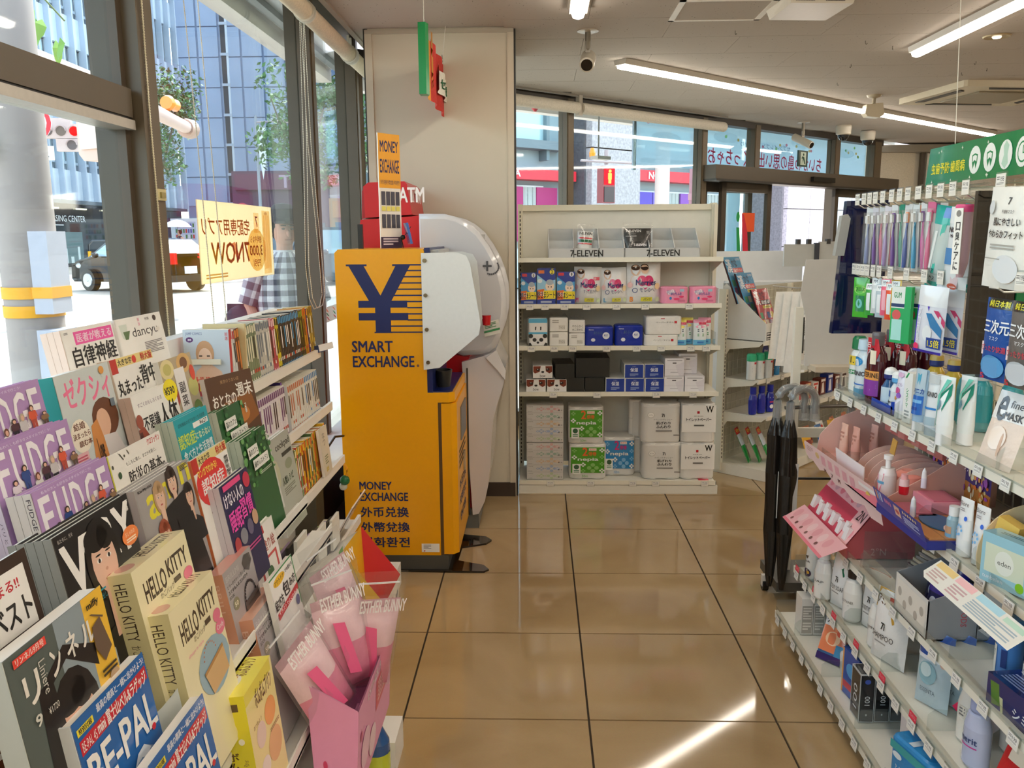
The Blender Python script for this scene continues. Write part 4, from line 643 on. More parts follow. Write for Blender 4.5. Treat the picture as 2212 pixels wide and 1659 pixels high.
VS = {'自律神経': .46, 'dancyu': .42, 'FUDGE': .45, 'wedding': .8, '背中': .62, 'side dish': .8, '¥590': .64, 'おとなの週末': .6, '防災の基本': .48, '認知症にならない': .5, 'leafy cover': .5, 'young men': .56, 'マンガ': .6, 'cookpad': .7, 'VERY': .56, '睡眠習慣': .72, 'miffy': .76, 'HELLO KITTY': .63, 'grey and coral': .62, '大人の塗り絵': .62, '結び方包み方': .52, 'BE-PAL': .6, 'ボムボム': .82}
def mag(name, lab, cat, x, y, z, Wd, H, ops, lean=10, t=.012, spine=WHITE, cover=WHITE, n=1, rz=90, grp=None, sp=None, mat='card', tops=None, boxy=False, roll=0):
    """stands with its top front corner (nearest the camera) at x, y, z and leans back by lean degrees"""
    a = R(lean); q = Vector((-0.0, 0, -H)); rot = (-a, roll, R(rz))
    from mathutils import Euler
    base = Vector((x, y, z)) + Euler(rot).to_matrix() @ Vector((0, 0, -H))
    r = thing(name, lab, cat, tuple(base), rot, grp)
    vs = next((f for q_, f in VS.items() if q_ in lab), 1); g = G(); asp = Wd / (H * vs)
    if ops[0][:5] == ('r', 0, 0, 1, 1): cover = ops[0][5]; ops = ops[1:]
    if boxy:
        g.box(0, 0, 0, Wd, t, H, cover, side=spine); pr(g, ops, frame((0, 0, H), (Wd, 0, 0), (0, 0, -H * vs)), asp)
        obj('carton', g, mat, r)
        if sp: g = G(); pr(g, sp, frame((0, t, H), (0, -t, 0), (0, 0, -H * (vs + .05 if vs < .7 else 1))), t / H); obj('side_print', g, mat, r)
        if tops: g = G(); pr(g, tops, frame((0, t, H), (Wd, 0, 0), (0, -t, 0)), Wd / t); obj('top_print', g, mat, r)
    else:
        g.box(0, 0, 0, Wd, .0012, H, cover); pr(g, ops, frame((0, 0, H), (Wd, 0, 0), (0, 0, -H * vs)), asp); obj('cover', g, mat, r)
        for i in range(n):
            pg = G().box(0, .0012 + i * (t + .002), .001, Wd - .002, .0012 + i * (t + .002) + t, H - .003, 0xEFEBE2).box(-.0012, .0 + i * (t + .002), 0, .002, .0012 + i * (t + .002) + t, H, spine)
            if i: pg.box(0, i * (t + .002) - .0012, 0, Wd, i * (t + .002) + .0005, H, cover)
            obj('pages', pg, 'paper', r)
        if sp: g = G(); pr(g, sp, frame((-.0014, t, H), (0, -t, 0), (0, 0, -H)), t / H); obj('spine_print', g, mat, r)
    return r
def crowd(xs):  # a row of standing people on the purple covers
    o = []
    for x, y, h, c1, c2, hr in xs: o += [('p', [(x - .035, y + h * .38), (x + .035, y + h * .38), (x + .04, y + h * .7), (x - .04, y + h * .7)], c1), ('p', [(x - .035, y + h * .68), (x + .035, y + h * .68), (x + .03, y + h), (x + .005, y + h), (x, y + h * .75), (x - .005, y + h), (x - .03, y + h)], c2), ('p', [(x - .045, y + h * .4), (x - .03, y + h * .38), (x - .04, y + h * .62), (x - .055, y + h * .62)], c1), ('p', [(x + .045, y + h * .4), (x + .03, y + h * .38), (x + .04, y + h * .62), (x + .055, y + h * .62)], c1), ('e', x, y + h * .28, .028, h * .12, hr), ('e', x, y + h * .3, .018, h * .08, 0xDDB29A)]
    return o
PF = [('r', 0, 0, 1, 1, 0xAE8CC0)] + [('b', ch, x, .1, x + w, .62, 0xF0ECF2) for ch, x, w in (('F', .05, .13), ('U', .23, .15), ('D', .43, .14), ('G', .61, .16), ('E', .81, .13))] + [('t', '私もわたしも好きなスタイルで行こう!', .1, .03, .75, .07, 0xE8DEF0), ('t', '¥790', .05, .7, .13, .75, 0xF4F0F6), ('b', '08', .06, .82, .17, .93, 0xF4F0F6)] + crowd([(.2, .42, .32, 0xE6DCE6, 0x2A2A3C, 0x30241E), (.33, .28, .36, 0x2E4A8A, 0x2E4A8A, 0x3A2A20), (.45, .42, .45, 0xE8E6E4, 0x3A3A50, 0x6A3A28), (.56, .36, .3, 0x503038, 0x28242C, 0x2A1C18), (.66, .3, .45, 0xC8C4C4, 0x22202A, 0xB8A890), (.79, .24, .38, 0xD85A3A, 0xB04A3A, 0x4A2A20), (.93, .4, .22, 0x8A6A4A, 0x5A4638, 0x3A2A20), (.3, .72, .26, 0x3E4A5A, 0x2A3040, 0xC8C0B4), (.85, .62, .24, 0x403038, 0x383038, 0x2A1C18), (.6, .72, .26, 0x2A2226, 0x2A2226, 0x7A3A28)])
FS = [('R', 'FUDGE', .2, .03, .8, .2, 0x2A2430), ('R', 'パリとロンドンの夏の手帖', .25, .4, .7, .9, 0x504858)]
Z = 'magazine'
mag('magazine', 'white magazine with a pink label and big black lettering 自律神経, top row at left', Z, -.975, 1.677, 1.352, .209, .285, [('r', .22, .06, .98, .27, 0xEE5AA8), ('b', '医者が教える', .26, .09, .95, .24, 0xF8D8E8), ('b', '自律神経', .12, .3, .98, .62, 0x1C1A1A), ('b', 'もしもの全部', .3, .66, .98, .86, 0x1C1A1A), ('L', .05, .05, .12, .09, 2, 0x8A8A8A)], n=3, spine=0xF2D8C8)
mag('magazine', 'white food magazine titled dancyu with a glass of drink, top row', Z, -.97, 1.89, 1.353, .235, .285, [('t', 'dancyu', .3, .22, .86, .46, 0x26221E), ('p', [(.06, .12), (.22, .12), (.2, .38), (.14, .42), (.09, .38)], 0xD8E2D8), ('p', [(.12, .26), (.26, .26), (.2, .42), (.14, .42)], 0x5E7A50), ('e', .84, .1, .04, .06, 0x3A2A22), ('e', .86, .34, .05, .045, 0xE8E4DC), ('t', '特集', .62, .06, .72, .12, 0x666060), ('R', '夏酒', .46, .04, .5, .2, 0xE890B0), ('L', .5, .55, .9, .8, 8, 0x8A8688)], n=2)
mag('magazine', 'purple FUDGE magazine cropped by the left frame edge, upper copy', Z, -.91, 1.251, 1.287, .23, .297, PF, n=3, spine=0xB8A8C4, cover=0xAE8CC0)
mag('magazine', 'thick wedding magazine with teal spine and a woman with brown bob hair', Z, -.915, 1.535, 1.28, .205, .262, [('r', 0, 0, 1, 1, 0xCBD3D2), ('b', 'ゼクシィ', .1, .06, .94, .34, 0xF07AA0), ('e', .72, .52, .25, .2, 0x6A3E28), ('e', .66, .56, .13, .14, 0xE0B498), ('p', [(.45, .95), (.6, .68), (.85, .7), (1, .98), (1, 1), (.45, 1)], 0xD8D4D4), ('p', [(.35, .95), (.42, .55), (.55, .5), (.6, .7), (.62, .95)], 0xD08A4A), ('e', .22, .6, .17, .16, 0xF2E8D6), ('b', '結婚', .12, .47, .32, .54, 0x7A5040), ('b', '決まったら', .08, .56, .38, .62, 0x7A5040), ('b', '読む本', .15, .64, .38, .7, 0x7A5040), ('b', 'Love', .45, .68, .55, .9, 0x30201C), ('r', .02, .75, .26, .96, 0xE8B8BC), ('L', .05, .78, .23, .94, 6, 0xC85870), ('e', .83, .06, .05, .04, 0xE0A050), ('r', .86, .36, .94, .44, 0x6A7A88)], t=.05, spine=0x158A86, lean=9)
mag('magazine', 'white magazine with a yellow and red top strip and black lettering 背中', Z, -.93, 1.776, 1.276, .2, .26, [('r', 0, 0, 1, .13, 0xE8D48A), ('r', 0, .0, .14, .2, 0xC0342A), ('b', '大きな字', .16, .02, .48, .11, 0x28201C), ('e', .54, .07, .05, .055, 0xD84030), ('b', '特大版', .7, .01, .98, .12, 0xC8302A), ('b', '丸まった', .04, .3, .6, .52, 0x1E1C1C), ('b', '背中', .6, .18, .98, .46, 0x1E1C1C), ('b', '曲がった腰', .04, .62, .5, .78, 0x1E1C1C), ('b', 'うつむいた首', .5, .58, .98, .7, 0x1E1C1C)], spine=0xD8C8B8, n=2)
mag('magazine', 'side dish recipe book with food photos and a vertical white title strip 365', Z, -.91, 1.965, 1.245, .185, .26, [('r', 0, 0, 1, 1, 0xB8A88A), ('e', .2, .12, .2, .12, 0xE6D9A0), ('e', .2, .12, .12, .07, 0xC8C070), ('e', .72, .1, .22, .12, 0xD8B070), ('e', .72, .1, .12, .07, 0x7A5030), ('e', .2, .45, .18, .14, 0xA83A28), ('e', .15, .8, .2, .14, 0x5C3428), ('e', .86, .42, .16, .12, 0xC4C070), ('e', .86, .75, .16, .16, 0x6A8A3A), ('e', .92, .25, .08, .1, 0xD84A30), ('r', .36, .14, .68, 1.2, 0xF0EEEC), ('v', '副菜', .42, .3, .6, .62, 0x3A3436), ('b', '365', .39, .7, .66, .84, 0x9A5A78)], t=.015, cover=0xB8A88A)
mag('magazine', 'white magazine with a yellow ¥590 circle and red anatomy figures', Z, -.87, 1.735, 1.203, .215, .25, [('e', .88, .12, .17, .17, 0xF4E21A), ('b', '¥590', .74, .06, .98, .18, 0x2A2820), ('t', 'すごくおもしろくなる', .1, .12, .64, .18, 0x6A4A70), ('b', '不思議', .14, .32, .5, .52, 0x1C1A1A), ('b', '人体', .52, .24, .95, .6, 0x1C1A1A), ('b', '面白い', .22, .6, .5, .76, 0x1C1A1A), ('e', .06, .36, .07, .1, 0xA0503C), ('p', [(0, .46), (.12, .44), (.2, .6), (.22, 1), (0, 1)], 0x9A4A3A), ('p', [(0, .5), (.06, .5), (.08, 1), (0, 1)], 0x5A2A28), ('L', .2, .9, .9, .98, 2, 0x8A8A8A)], n=2, spine=0xC8B0A0)
mag('magazine', 'brown weekend magazine titled おとなの週末, turned slightly outward', Z, -.845, 2.07, 1.185, .2, .27, [('r', 0, 0, 1, 1, 0x5A3C26), ('p', [(.3, .45), (.9, .35), (1, .8), (.5, 1), (.25, .8)], 0x8A5628), ('e', .62, .7, .18, .14, 0xC07A3A), ('b', 'おとなの', .08, .3, .58, .5, 0xF2EDE4), ('b', '週末', .6, .18, .95, .42, 0xF2EDE4), ('t', '東京のうまい店', .3, .08, .7, .14, 0xB8946A)], rz=75, cover=0x5A3C26, spine=0xD8D0C8)
mag('magazine', 'purple FUDGE magazine cropped by the left frame edge, middle copy', Z, -.855, 1.236, 1.216, .23, .297, PF, n=4, spine=0xC4B8C8, cover=0xAE8CC0, sp=FS)
mag('magazine', 'purple FUDGE magazine shown whole, nearest the front of the stack', Z, -.79, 1.236, 1.146, .23, .297, PF, n=3, spine=0xC8C0B8, cover=0xAE8CC0, sp=FS)
mag('magazine', 'white magazine with red script logo and black lettering 防災の基本', Z, -.81, 1.504, 1.133, .225, .285, [('r', 0, 0, 1, 1, 0xECE9E2), ('b', 'クロワッサン', .72, .03, .97, .13, 0xC82A38), ('t', 'もしもに備え、まさかを防ぐ。', .28, .2, .85, .26, 0x4A4644), ('b', '防災の基本。', .28, .34, .96, .54, 0x2C2826), ('e', .06, .18, .015, .03, 0x4A4A40), ('e', .14, .33, .03, .05, 0x3E5A3E), ('p', [(.2, .04), (.215, .04), (.26, .14), (.25, .15)], 0x5A564E), ('p', [(.34, .04), (.35, .04), (.37, .1), (.36, .11)], 0x5A564E), ('e', .28, .1, .012, .02, 0x4A4A40), ('p', [(.7, .6), (.72, .6), (.78, .68), (.76, .69)], 0x5A564E), ('p', [(.4, .72), (.42, .72), (.5, .82), (.48, .83)], 0x5A564E), ('p', [(.0, .0), (.02, 0), (.02, 2), (0, 2)], 0xC8C040)], spine=0xD8D060, t=.01)
mag('magazine', 'teal magazine with yellow and white lettering 認知症にならない', Z, -.8, 1.775, 1.142, .185, .25, [('r', 0, 0, 1, 1, 0x18A0AE), ('t', '認知機能の低下を防ぐ生活習慣', .1, .1, .9, .17, 0x0E4048), ('r', .5, .2, .96, .3, 0xF4F4F0), ('b', '¥627', .7, .21, .93, .29, 0x303030), ('b', '認知症', .02, .3, .5, .56, 0xD6E450), ('b', 'にならない', .5, .38, .96, .52, 0xF0F4C8), ('b', '食べ方と生活習慣', .06, .6, .95, .8, 0xF4FAFA), ('L', .08, .88, .7, .96, 2, 0x0E5058)], n=3, spine=0xB8C8B8)
for lab, x, y, z, w in (('green leafy cover with two white labels, upper of the two forest café magazines', -.8, 2.02, 1.11, .205), ('green leafy cover with two white labels, lower of the two forest café magazines', -.735, 1.99, 1.045, .19)):
    mag('magazine', lab, Z, x, y, z, w, .28, [('r', 0, 0, 1, 1, 0x2C5E34)] + [('e', random.random(), random.random() * .95, .03 + .04 * random.random(), .02 + .03 * random.random(), random.choice((0x3C7840, 0x24502C, 0x4C8848, 0x6EA860))) for _ in range(60)] + [('r', .12, .2, .5, .4, 0xECECE6), ('b', '森のカフェ', .15, .24, .48, .36, 0x505A50), ('r', .22, .45, .82, .64, 0xECECE6), ('b', '緑のレストラン', .25, .49, .8, .6, 0x505A50), ('v', '2冊', .86, .08, .95, .28, 0xE0E8DC), ('L', .4, .72, .85, .78, 2, 0xB8C8B0)], n=3, spine=0xC8D0C0, cover=0x2C5E34)
mag('magazine', 'grey magazine with yellow script logo and young men in black', Z, -.745, 1.47, 1.078, .235, .3, [('r', 0, 0, 1, 1, 0xA09C9C), ('b', 'a', .14, .14, .34, .42, 0xE6DC3C), ('b', 'n', .4, .1, .56, .32, 0xE6DC3C), ('b', 'a', .58, .08, .72, .28, 0xE6DC3C), ('b', 'n', .78, .02, .98, .26, 0xE6DC3C), ('b', 'Kis-My-Ft2', .04, .03, .28, .07, 0x2A2828), ('f', .36, .22, .17, 0xB89870, 0xE0BCA6, 0x1E1C20), ('f', .62, .14, .17, 0x3A2C26, 0xE0BCA6, 0x1A181C), ('p', [(.4, .4), (.8, .32), (.95, 1.7), (.3, 1.7)], 0x1C1A1E), ('f', .3, .66, .17, 0x9A4A30, 0xDCB49C, 0x201E22), ('f', .86, .42, .15, 0x2A201E, 0xDCB49C, 0x18161A), ('p', [(.55, .6), (.85, .62), (1, 1.78), (.5, 1.78)], 0x161418), ('L', .8, .03, .96, .1, 4, 0x4A4848)], n=4, spine=0xB0ACA8, cover=0xA09C9C)
mag('magazine', 'white magazine with a red circle and yellow lettering マンガでわかる', Z, -.745, 1.722, 1.066, .2, .27, [('r', 0, 0, 1, .14, 0xE4D48E), ('r', 0, 0, .16, .2, 0xBE3028), ('b', '大きな字', .18, .02, .5, .12, 0x28201C), ('b', '特大版', .68, .01, .98, .13, 0xC8302A), ('e', .42, .42, .42, .32, 0xE03434), ('b', 'マンガでわかる!', .08, .17, .62, .28, 0xF6E65A), ('b', '認知症', .12, .32, .76, .54, 0xFAF6F4), ('b', 'の見ている', .2, .58, .72, .68, 0xFAF6F4), ('v', '世界を知る本', .84, .2, .96, .6, 0x3A3636), ('e', .42, .9, .2, .12, 0xC89858), ('e', .42, .8, .22, .08, 0x5A2C20)], n=1, spine=0xC87040)
mag('magazine', 'silver-grey recipe magazine titled cookpad in a plastic sleeve', Z, -.74, 2.2, .985, .2, .27, [('r', 0, 0, 1, 1, 0xB8B8AC), ('b', 'cookpad', .3, .1, .95, .24, 0x4A4A42), ('r', .5, .28, .95, .34, 0x3A3A34), ('b', '人間レシピ', .3, .62, .8, .74, 0x4A4E44), ('L', .3, .78, .8, .9, 4, 0x8A8A7C), ('e', .16, .5, .12, .2, 0xC8C4A8), ('e', .7, .48, .16, .08, 0x9AA088), ('p', [(0, .0), (.12, 0), (.16, 1), (.05, 1)], 0xD4D4CC)], n=2, cover=0xB8B8AC, mat='gloss')
mag('magazine', 'black fashion magazine titled VERY with a dark-haired woman', Z, -.73, 1.18, 1.093, .232, .3, [('r', 0, 0, 1, 1, 0x1C1A1C), ('b', 'V', .04, .12, .34, .62, 0xF4F2F0), ('b', 'E', .3, .12, .5, .6, 0xF4F2F0), ('b', 'R', .52, .08, .74, .52, 0xF4F2F0), ('b', 'Y', .72, .06, .98, .54, 0xF4F2F0), ('f', .5, .44, .36, 0x14100F, 0xE3BBA6, 0x1A1719), ('t', '私たちに、光を', .04, .04, .22, .08, 0xC8C4C0), ('e', .9, .42, .12, .1, 0xF08A4A), ('t', 'おしゃれの', .83, .37, .97, .42, 0xFCE8D0), ('L', .83, .44, .97, .49, 2, 0xFCE8D0), ('b', '8', .93, .12, .96, .17, 0xF0EEEC), ('L', .1, .7, .42, .73, 1, 0x2AA0B8), ('t', '最強無地引手出し', .1, .74, .42, .8, 0x2AA0B8), ('t', '切りっぱなし', .12, .82, .34, .87, 0x2AA0B8)], n=5, cover=0x1C1A1C, spine=0x8A8A84)
mag('magazine', 'dark purple magazine with pink and white lettering 睡眠習慣', Z, -.705, 1.765, .994, .18, .26, [('r', 0, 0, 1, 1, 0x262250), ('b', 'けない人の', .06, .12, .72, .3, 0xF4F0F8), ('b', '睡眠', .1, .36, .5, .62, 0xF050B8), ('b', '習慣', .5, .3, .92, .56, 0xF050B8), ('r', .1, .02, .7, .09, 0xE8488A), ('e', .88, .14, .12, .1, 0xC83050), ('e', .16, .78, .1, .1, 0xB04048), ('e', .4, .74, .12, .1, 0x8A8A94), ('e', .66, .7, .1, .1, 0x6A6280), ('e', .88, .64, .1, .1, 0xD0A888), ('L', .1, .9, .9, .98, 2, 0xC85090)], n=2, cover=0x262250, spine=0xC8C4CC)
mag('magazine', 'gadget magazine with big white lettering 趣味 on brown, cropped at the left', Z, -.74, .92, 1.1, .21, .297, [('r', 0, 0, 1, 1, 0x3A2A22), ('r', 0, .06, .94, .36, 0xF0EEEA), ('b', '趣味で決まる!!', .2, .1, .85, .16, 0xC8303A), ('b', 'モノベスト', .2, .2, .92, .32, 0x26221E), ('b', '自宅が映画館', .4, .4, .92, .47, 0xF0EEEA), ('p', [(0, .56), (.8, .54), (.96, .8), (.5, 1), (0, 1)], 0x6A3A1C), ('b', '趣味', .1, .55, .85, .8, 0xFAF8F4), ('b', 'アイテム', .3, .84, .9, .94, 0xE8862A), ('r', .7, .48, .98, .56, 0xE8DCC8), ('e', .3, .48, .1, .04, 0xF0C8C0)], cover=0x3A2A22, n=1)
mag('magazine', 'magazine with a long-haired woman, オンネル lettering and a miffy bag advert strip', Z, -.655, .934, 1.027, .232, .3, [('r', 0, 0, 1, 1, 0x56605C), ('r', .46, 0, .8, .8, 0x8E9CA4), ('r', .76, 0, 1, .72, 0xF0C040), ('f', .5, .64, .4, 0x1E1816, 0xDDB098, 0x202422), ('p', [(.28, .35), (.5, .25), (.8, .45), (.8, .3), (.5, .16), (.3, .26)], 0x221C1A), ('p', [(.2, .3), (.34, .28), (.4, 1), (.16, 1)], 0x1E1816), ('b', 'リ', .1, .16, .24, .34, 0xECE8E0), ('b', 'ン', .36, .14, .46, .3, 0xECE8E0), ('b', 'ネ', .52, .12, .64, .28, 0xECE8E0), ('b', 'ル', .68, .14, .84, .28, 0xECE8E0), ('r', .06, .03, .36, .08, 0xE8483C), ('b', 'リンネル9月号', .08, .035, .34, .075, 0xF8E0D8), ('R', 'Liniere', .25, .14, .31, .34, 0xC8C8C0), ('b', '9', .12, .4, .18, .47, 0xD8D8D0), ('t', '¥1720', .24, .42, .34, .46, 0xD8D8D0), ('b', 'miffy', .79, .04, .93, .1, 0x2A2620), ('p', [(.8, .2), (.9, .17), (.96, .4), (.86, .46), (.79, .34)], 0x6A5646), ('e', .92, .6, .06, .06, 0xB89A78), ('p', [(.8, .12), (.82, .12), (.94, .18), (.93, .19)], 0x6A5646), ('L', .8, .5, .97, .56, 2, 0x3A3020)], t=.03, n=1, cover=0x56605C, spine=0xB8BCB4, lean=8)
KB = [('r', 0, 0, 1, 1, 0xEFE6BE), ('b', 'HELLO', .12, .16, .5, .36, 0x4A3E32), ('b', 'KITTY', .54, .13, .93, .3, 0x4A3E32), ('t', 'かごバッグ', .34, .36, .6, .42, 0x5A4E40), ('r', .61, .34, .74, .39, 0x4A3E32), ('e', .62, .76, .36, .25, 0x9AB8C8), ('e', .88, .4, .09, .06, 0xE87C98), ('e', .9, .52, .11, .07, 0xE87C98), ('b', 'Candy', .82, .49, .98, .55, 0xFBD8E0), ('t', 'always in style', .16, .46, .5, .5, 0xF0A0B8)] + [('e', .56 + .15 * math.cos(a * .3), .66 - .13 * math.sin(a * .3), .012, .009, 0xC8886A) for a in range(1, 11)] + [('p', [(.36, .74), (.84, .66), (.88, .92), (.46, .98)], 0xD8B27E), ('p', [(.36, .74), (.84, .66), (.842, .69), (.365, .77)], 0xB88A54)]
KS = [('R', 'HELLO KITTY', .3, .08, .72, .58, 0x4A3E32), ('R', 'かごバッグ', .34, .62, .7, .84, 0x5A4E40), ('R', 'BOOK', .38, .86, .66, .93, 0x3A3028)]
KT = [('r', 0, 0, 1, 1, 0xEDE3B8), ('b', 'HELLO KITTY', .4, .2, .95, .7, 0x6A5E4A), ('e', .14, .5, .1, .3, 0xD8A898)]
mag('book_box', 'cream boxed bag book reading HELLO KITTY, upper of the two', 'box', -.67, 1.288, .995, .21, .3, KB, t=.05, spine=0xD9CF9C, cover=0xEFE6BE, sp=KS, tops=KT, boxy=True, mat='gloss')
mag('book_box', 'cream boxed bag book reading HELLO KITTY, lower of the two, basket picture shown whole', 'box', -.62, 1.302, .917, .19, .32, KB, t=.05, spine=0xD9CF9C, cover=0xEFE6BE, sp=KS, tops=KT, boxy=True, mat='gloss', lean=9)
BR = [('r', 0, 0, 1, 1, 0xA8A2A4), ('t', 'BRILLMI', .06, .07, .5, .14, 0xBEB8BA), ('t', 'ミラー付きサッと使える', .05, .18, .66, .23, 0x3A3638), ('b', 'スマホも入るコンパクト', .05, .25, .72, .3, 0x2A2628), ('t', 'BOOK', .05, .32, .2, .36, 0x3A3638), ('p', [(.62, .1), (.74, .03), (.92, .06), (.94, .16), (.8, .26), (.66, .2)], 0x4A4648), ('e', .2, .46, .1, .08, 0x8A8468), ('b', '50', .14, .43, .26, .49, 0xECE4C8)] + [('e', .66 + .2 * math.cos(a * .22), .56 - .2 * math.sin(a * .22), .022, .02, 0x3A3436) for a in range(0, 15)] + [('p', [(.42, .56), (.92, .52), (.96, .86), (.84, .93), (.5, .92), (.42, .8)], 0x46403F), ('p', [(.42, .56), (.92, .52), (.92, .58), (.43, .62)], 0x5A5452)]
BS = [('R', 'BRILL', .35, .12, .65, .5, 0xE8BCA4)]
mag('book_box', 'grey and coral boxed bag book, farther of the two with a black handbag picture', 'box', -.66, 1.64, .845, .17, .28, BR, t=.035, spine=0xD89A7C, cover=0xA8A2A4, sp=BS, tops=[('r', 0, 0, 1, 1, 0xD8988A)], boxy=True, mat='gloss')
mag('book_box', 'grey and coral boxed bag book, nearer of the two, right of the lower cream box', 'box', -.61, 1.662, .735, .185, .3, BR, t=.045, spine=0xD89A7C, cover=0xA8A2A4, sp=BS, tops=[('r', 0, 0, 1, 1, 0xE0AA92)], boxy=True, mat='gloss')
mag('magazine', 'white colouring book titled 大人の塗り絵 with a red framed flower', Z, -.68, 1.832, .842, .2, .27, [('r', 0, 0, 1, 1, 0xF2EFEA), ('p', [(.34, .06), (.62, .0), (.64, .12), (.38, .18)], 0xC23A3A), ('b', '大人の塗り絵', .12, .22, .92, .4, 0xB05A50), ('r', .3, .46, .9, 1, 0xC84848), ('r', .36, .5, .84, 1, 0xF4F0E8), ('e', .6, .74, .08, .12, 0x3E6A3A), ('e', .5, .66, .04, .12, 0x4A7A40), ('e', .5, .9, .1, .08, 0xB8442E), ('e', .74, .88, .1, .08, 0xC8583A)], n=4, spine=0xECE8E4)
mag('magazine', 'how-to book titled 結び方包み方 with a green top edge and a red band', Z, -.6, 1.748, .783, .17, .24, [('r', 0, 0, 1, 1, 0xF4F2EE), ('r', 0, 0, 1, .03, 0x2E8A4E), ('r', .97, 0, 1, 1, 0x2E8A4E), ('e', .36, .16, .24, .09, 0xF4C02A), ('b', 'アウトドア', .16, .12, .56, .2, 0x4A3A18), ('b', 'でも使える', .62, .1, .94, .18, 0x3A3636), ('b', '結び方', .02, .42, .38, .62, 0x1C1A1A), ('b', '包', .4, .28, .66, .56, 0x1C1A1A), ('b', 'み方', .68, .32, .94, .5, 0x1C1A1A), ('p', [(.04, .66), (.96, .56), (.96, .68), (.04, .78)], 0xC8282E), ('b', 'イラストでよくわかる', .08, .64, .9, .72, 0xFAF4F2), ('e', .85, .85, .08, .1, 0x4A4A88)], n=1, cover=0xF4F2EE)
BP = [('r', 0, 0, 1, 1, 0x1E64B0), ('b', '最高の標高と一緒に出かけよう!', .3, .03, .98, .1, 0xE8F0F8), ('p', [(.04, .17), (.98, .12), (.98, .24), (.04, .29)], 0xC8283A), ('b', 'mini 富士山ベル&ラゲッジ', .26, .14, .96, .27, 0xFAF4F4), ('t', 'BE-PAL 45', .06, .19, .24, .27, 0xFAE8E8), ('r', .04, .07, .24, .13, 0xF0E040), ('b', '特別付録', .06, .075, .22, .125, 0x26303A), ('b', 'BE-PAL', .06, .33, .98, .66, 0xF6F6F4), ('p', [(.35, 1), (.62, .72), (.72, .7), (.98, .92), (1, 1)], 0x7A94B4), ('p', [(.55, .8), (.62, .72), (.72, .7), (.8, .78), (.72, .82), (.66, .78)], 0xE8EEF4), ('p', [(.0, .74), (.1, .62), (.22, .76)], 0xB87A3A), ('e', .11, .74, .12, .03, 0xD89A50), ('e', .9, .66, .03, .03, 0xD02838), ('b', '冒険の山', .3, .84, .56, .92, 0xB8D848)]
for lab, x, y, z, w in (('blue outdoor magazine reading BE-PAL with Mount Fuji, left copy', -.62, 1.0, .9, .205), ('blue outdoor magazine reading BE-PAL with Mount Fuji, right copy cut by the bottom edge', -.56, 1.075, .79, .2)):
    r = mag('magazine', lab, Z, x, y, z, w, .29, BP, t=.02, cover=0x1E64B0, spine=0xD8DCDC, mat='gloss', lean=9)
    obj('plastic_sleeve', G().grid(lambda u, v: (-.01 + (w + .02) * u, .045 + .015 * math.sin(u * 3.14), .3 * v + .008 * math.sin(u * 6.3)), 10, 2, 0xC8D0D0), 'frost', r)
PB = [('r', 0, 0, 1, 1, 0xF2E49A), ('r', 0, 0, .94, .12, 0xEADA50), ('b', 'ポムポムプリン', .3, .08, .9, .26, 0x6A4A20), ('e', .7, .44, .2, .13, 0xF0A850), ('e', .32, .52, .16, .12, 0xE8D4C0), ('e', .7, .78, .24, .16, 0xE8B878), ('e', .3, .84, .16, .1, 0xF0E6D8), ('t', 'あつめよう', .12, .36, .4, .4, 0x8A6A40), ('L', .6, .6, .94, .64, 2, 0xA88A5A)]
mag('book_box', 'bright yellow cube box with brown lettering ボムボムプリン', 'box', -.555, 1.44, .688, .158, .26, PB, t=.075, spine=0xE2D82A, cover=0xF2E49A, sp=[('r', .2, .06, .8, .12, 0x5A4620), ('v', 'ボムボムプリン', .32, .44, .62, .98, 0x5A4620), ('e', .5, .27, .2, .08, 0xEFE79A), ('e', .75, .36, .08, .025, 0xF6F2D8), ('v', 'ぷるぷる', .7, .5, .84, .75, 0xA89A40)], tops=[('r', 0, 0, 1, 1, 0xF0E660), ('e', .35, .4, .2, .25, 0xF0EEDC), ('r', .22, .25, .5, .5, 0xE0A850), ('b', 'ポムポムプリン', .5, .3, .95, .7, 0x7A5A28)], boxy=True, mat='gloss', lean=6)
mag('magazine', 'lime green and white magazine stub at the left frame edge', Z, -.8, .93, 1.02, .2, .27, [('r', 0, 0, 1, 1, 0xD8D8C8), ('r', .5, .5, .96, .66, 0xE0E030), ('L', .3, .3, .9, .45, 4, 0x9A9A8C)])
# ---- comics
ORD = 'first second third fourth fifth sixth seventh eighth ninth tenth eleventh twelfth thirteenth fourteenth fifteenth sixteenth seventeenth eighteenth nineteenth'.split(); CN = {}
def comic(y, x, z, c, c2, lab, grp, H=.195, wd=.0185, dp=.11):
    CN[lab] = CN.get(lab, 0) + 1
    if not ('divider' in lab or 'HUNTER' in lab or 'after' in lab or 'separating' in lab or 'violet' in lab): lab += ', ' + ORD[CN[lab] - 1] + ' such'
    t = one('comic_book', (lambda g: (pr(g, [('r', .1, .02, .9, .14, c2), ('r', .2, .2, .8, .5 + .2 * random.random(), random.choice((c2, 0x2A2626, 0xF0EEE8))), ('r', .15, .74, .85, .8, random.choice((0xC84030, 0xE8E4D8, c2))), ('r', .25, .88, .75, .96, c2)], frame((0, 0, H), (0, wd, 0), (0, 0, -H), .0003)), g)[1])(G().box(-dp, 0, 0, 0, wd, H, c, top=0xEDE6D4, side=c)), 'card', lab, 'comic book', (x, y, z), (0, R(-4), 0), grp)
    return t
hx = thing('comic_book', 'comic volume facing the camera with a big cover reading HUNTER', 'comic book', (-1.06, 2.5, 1.06)); g = G().box(-.015, 0, 0, .125, .02, .205, 0xC4CDD4, top=0xEDE6D4, side=0xC83A3A)
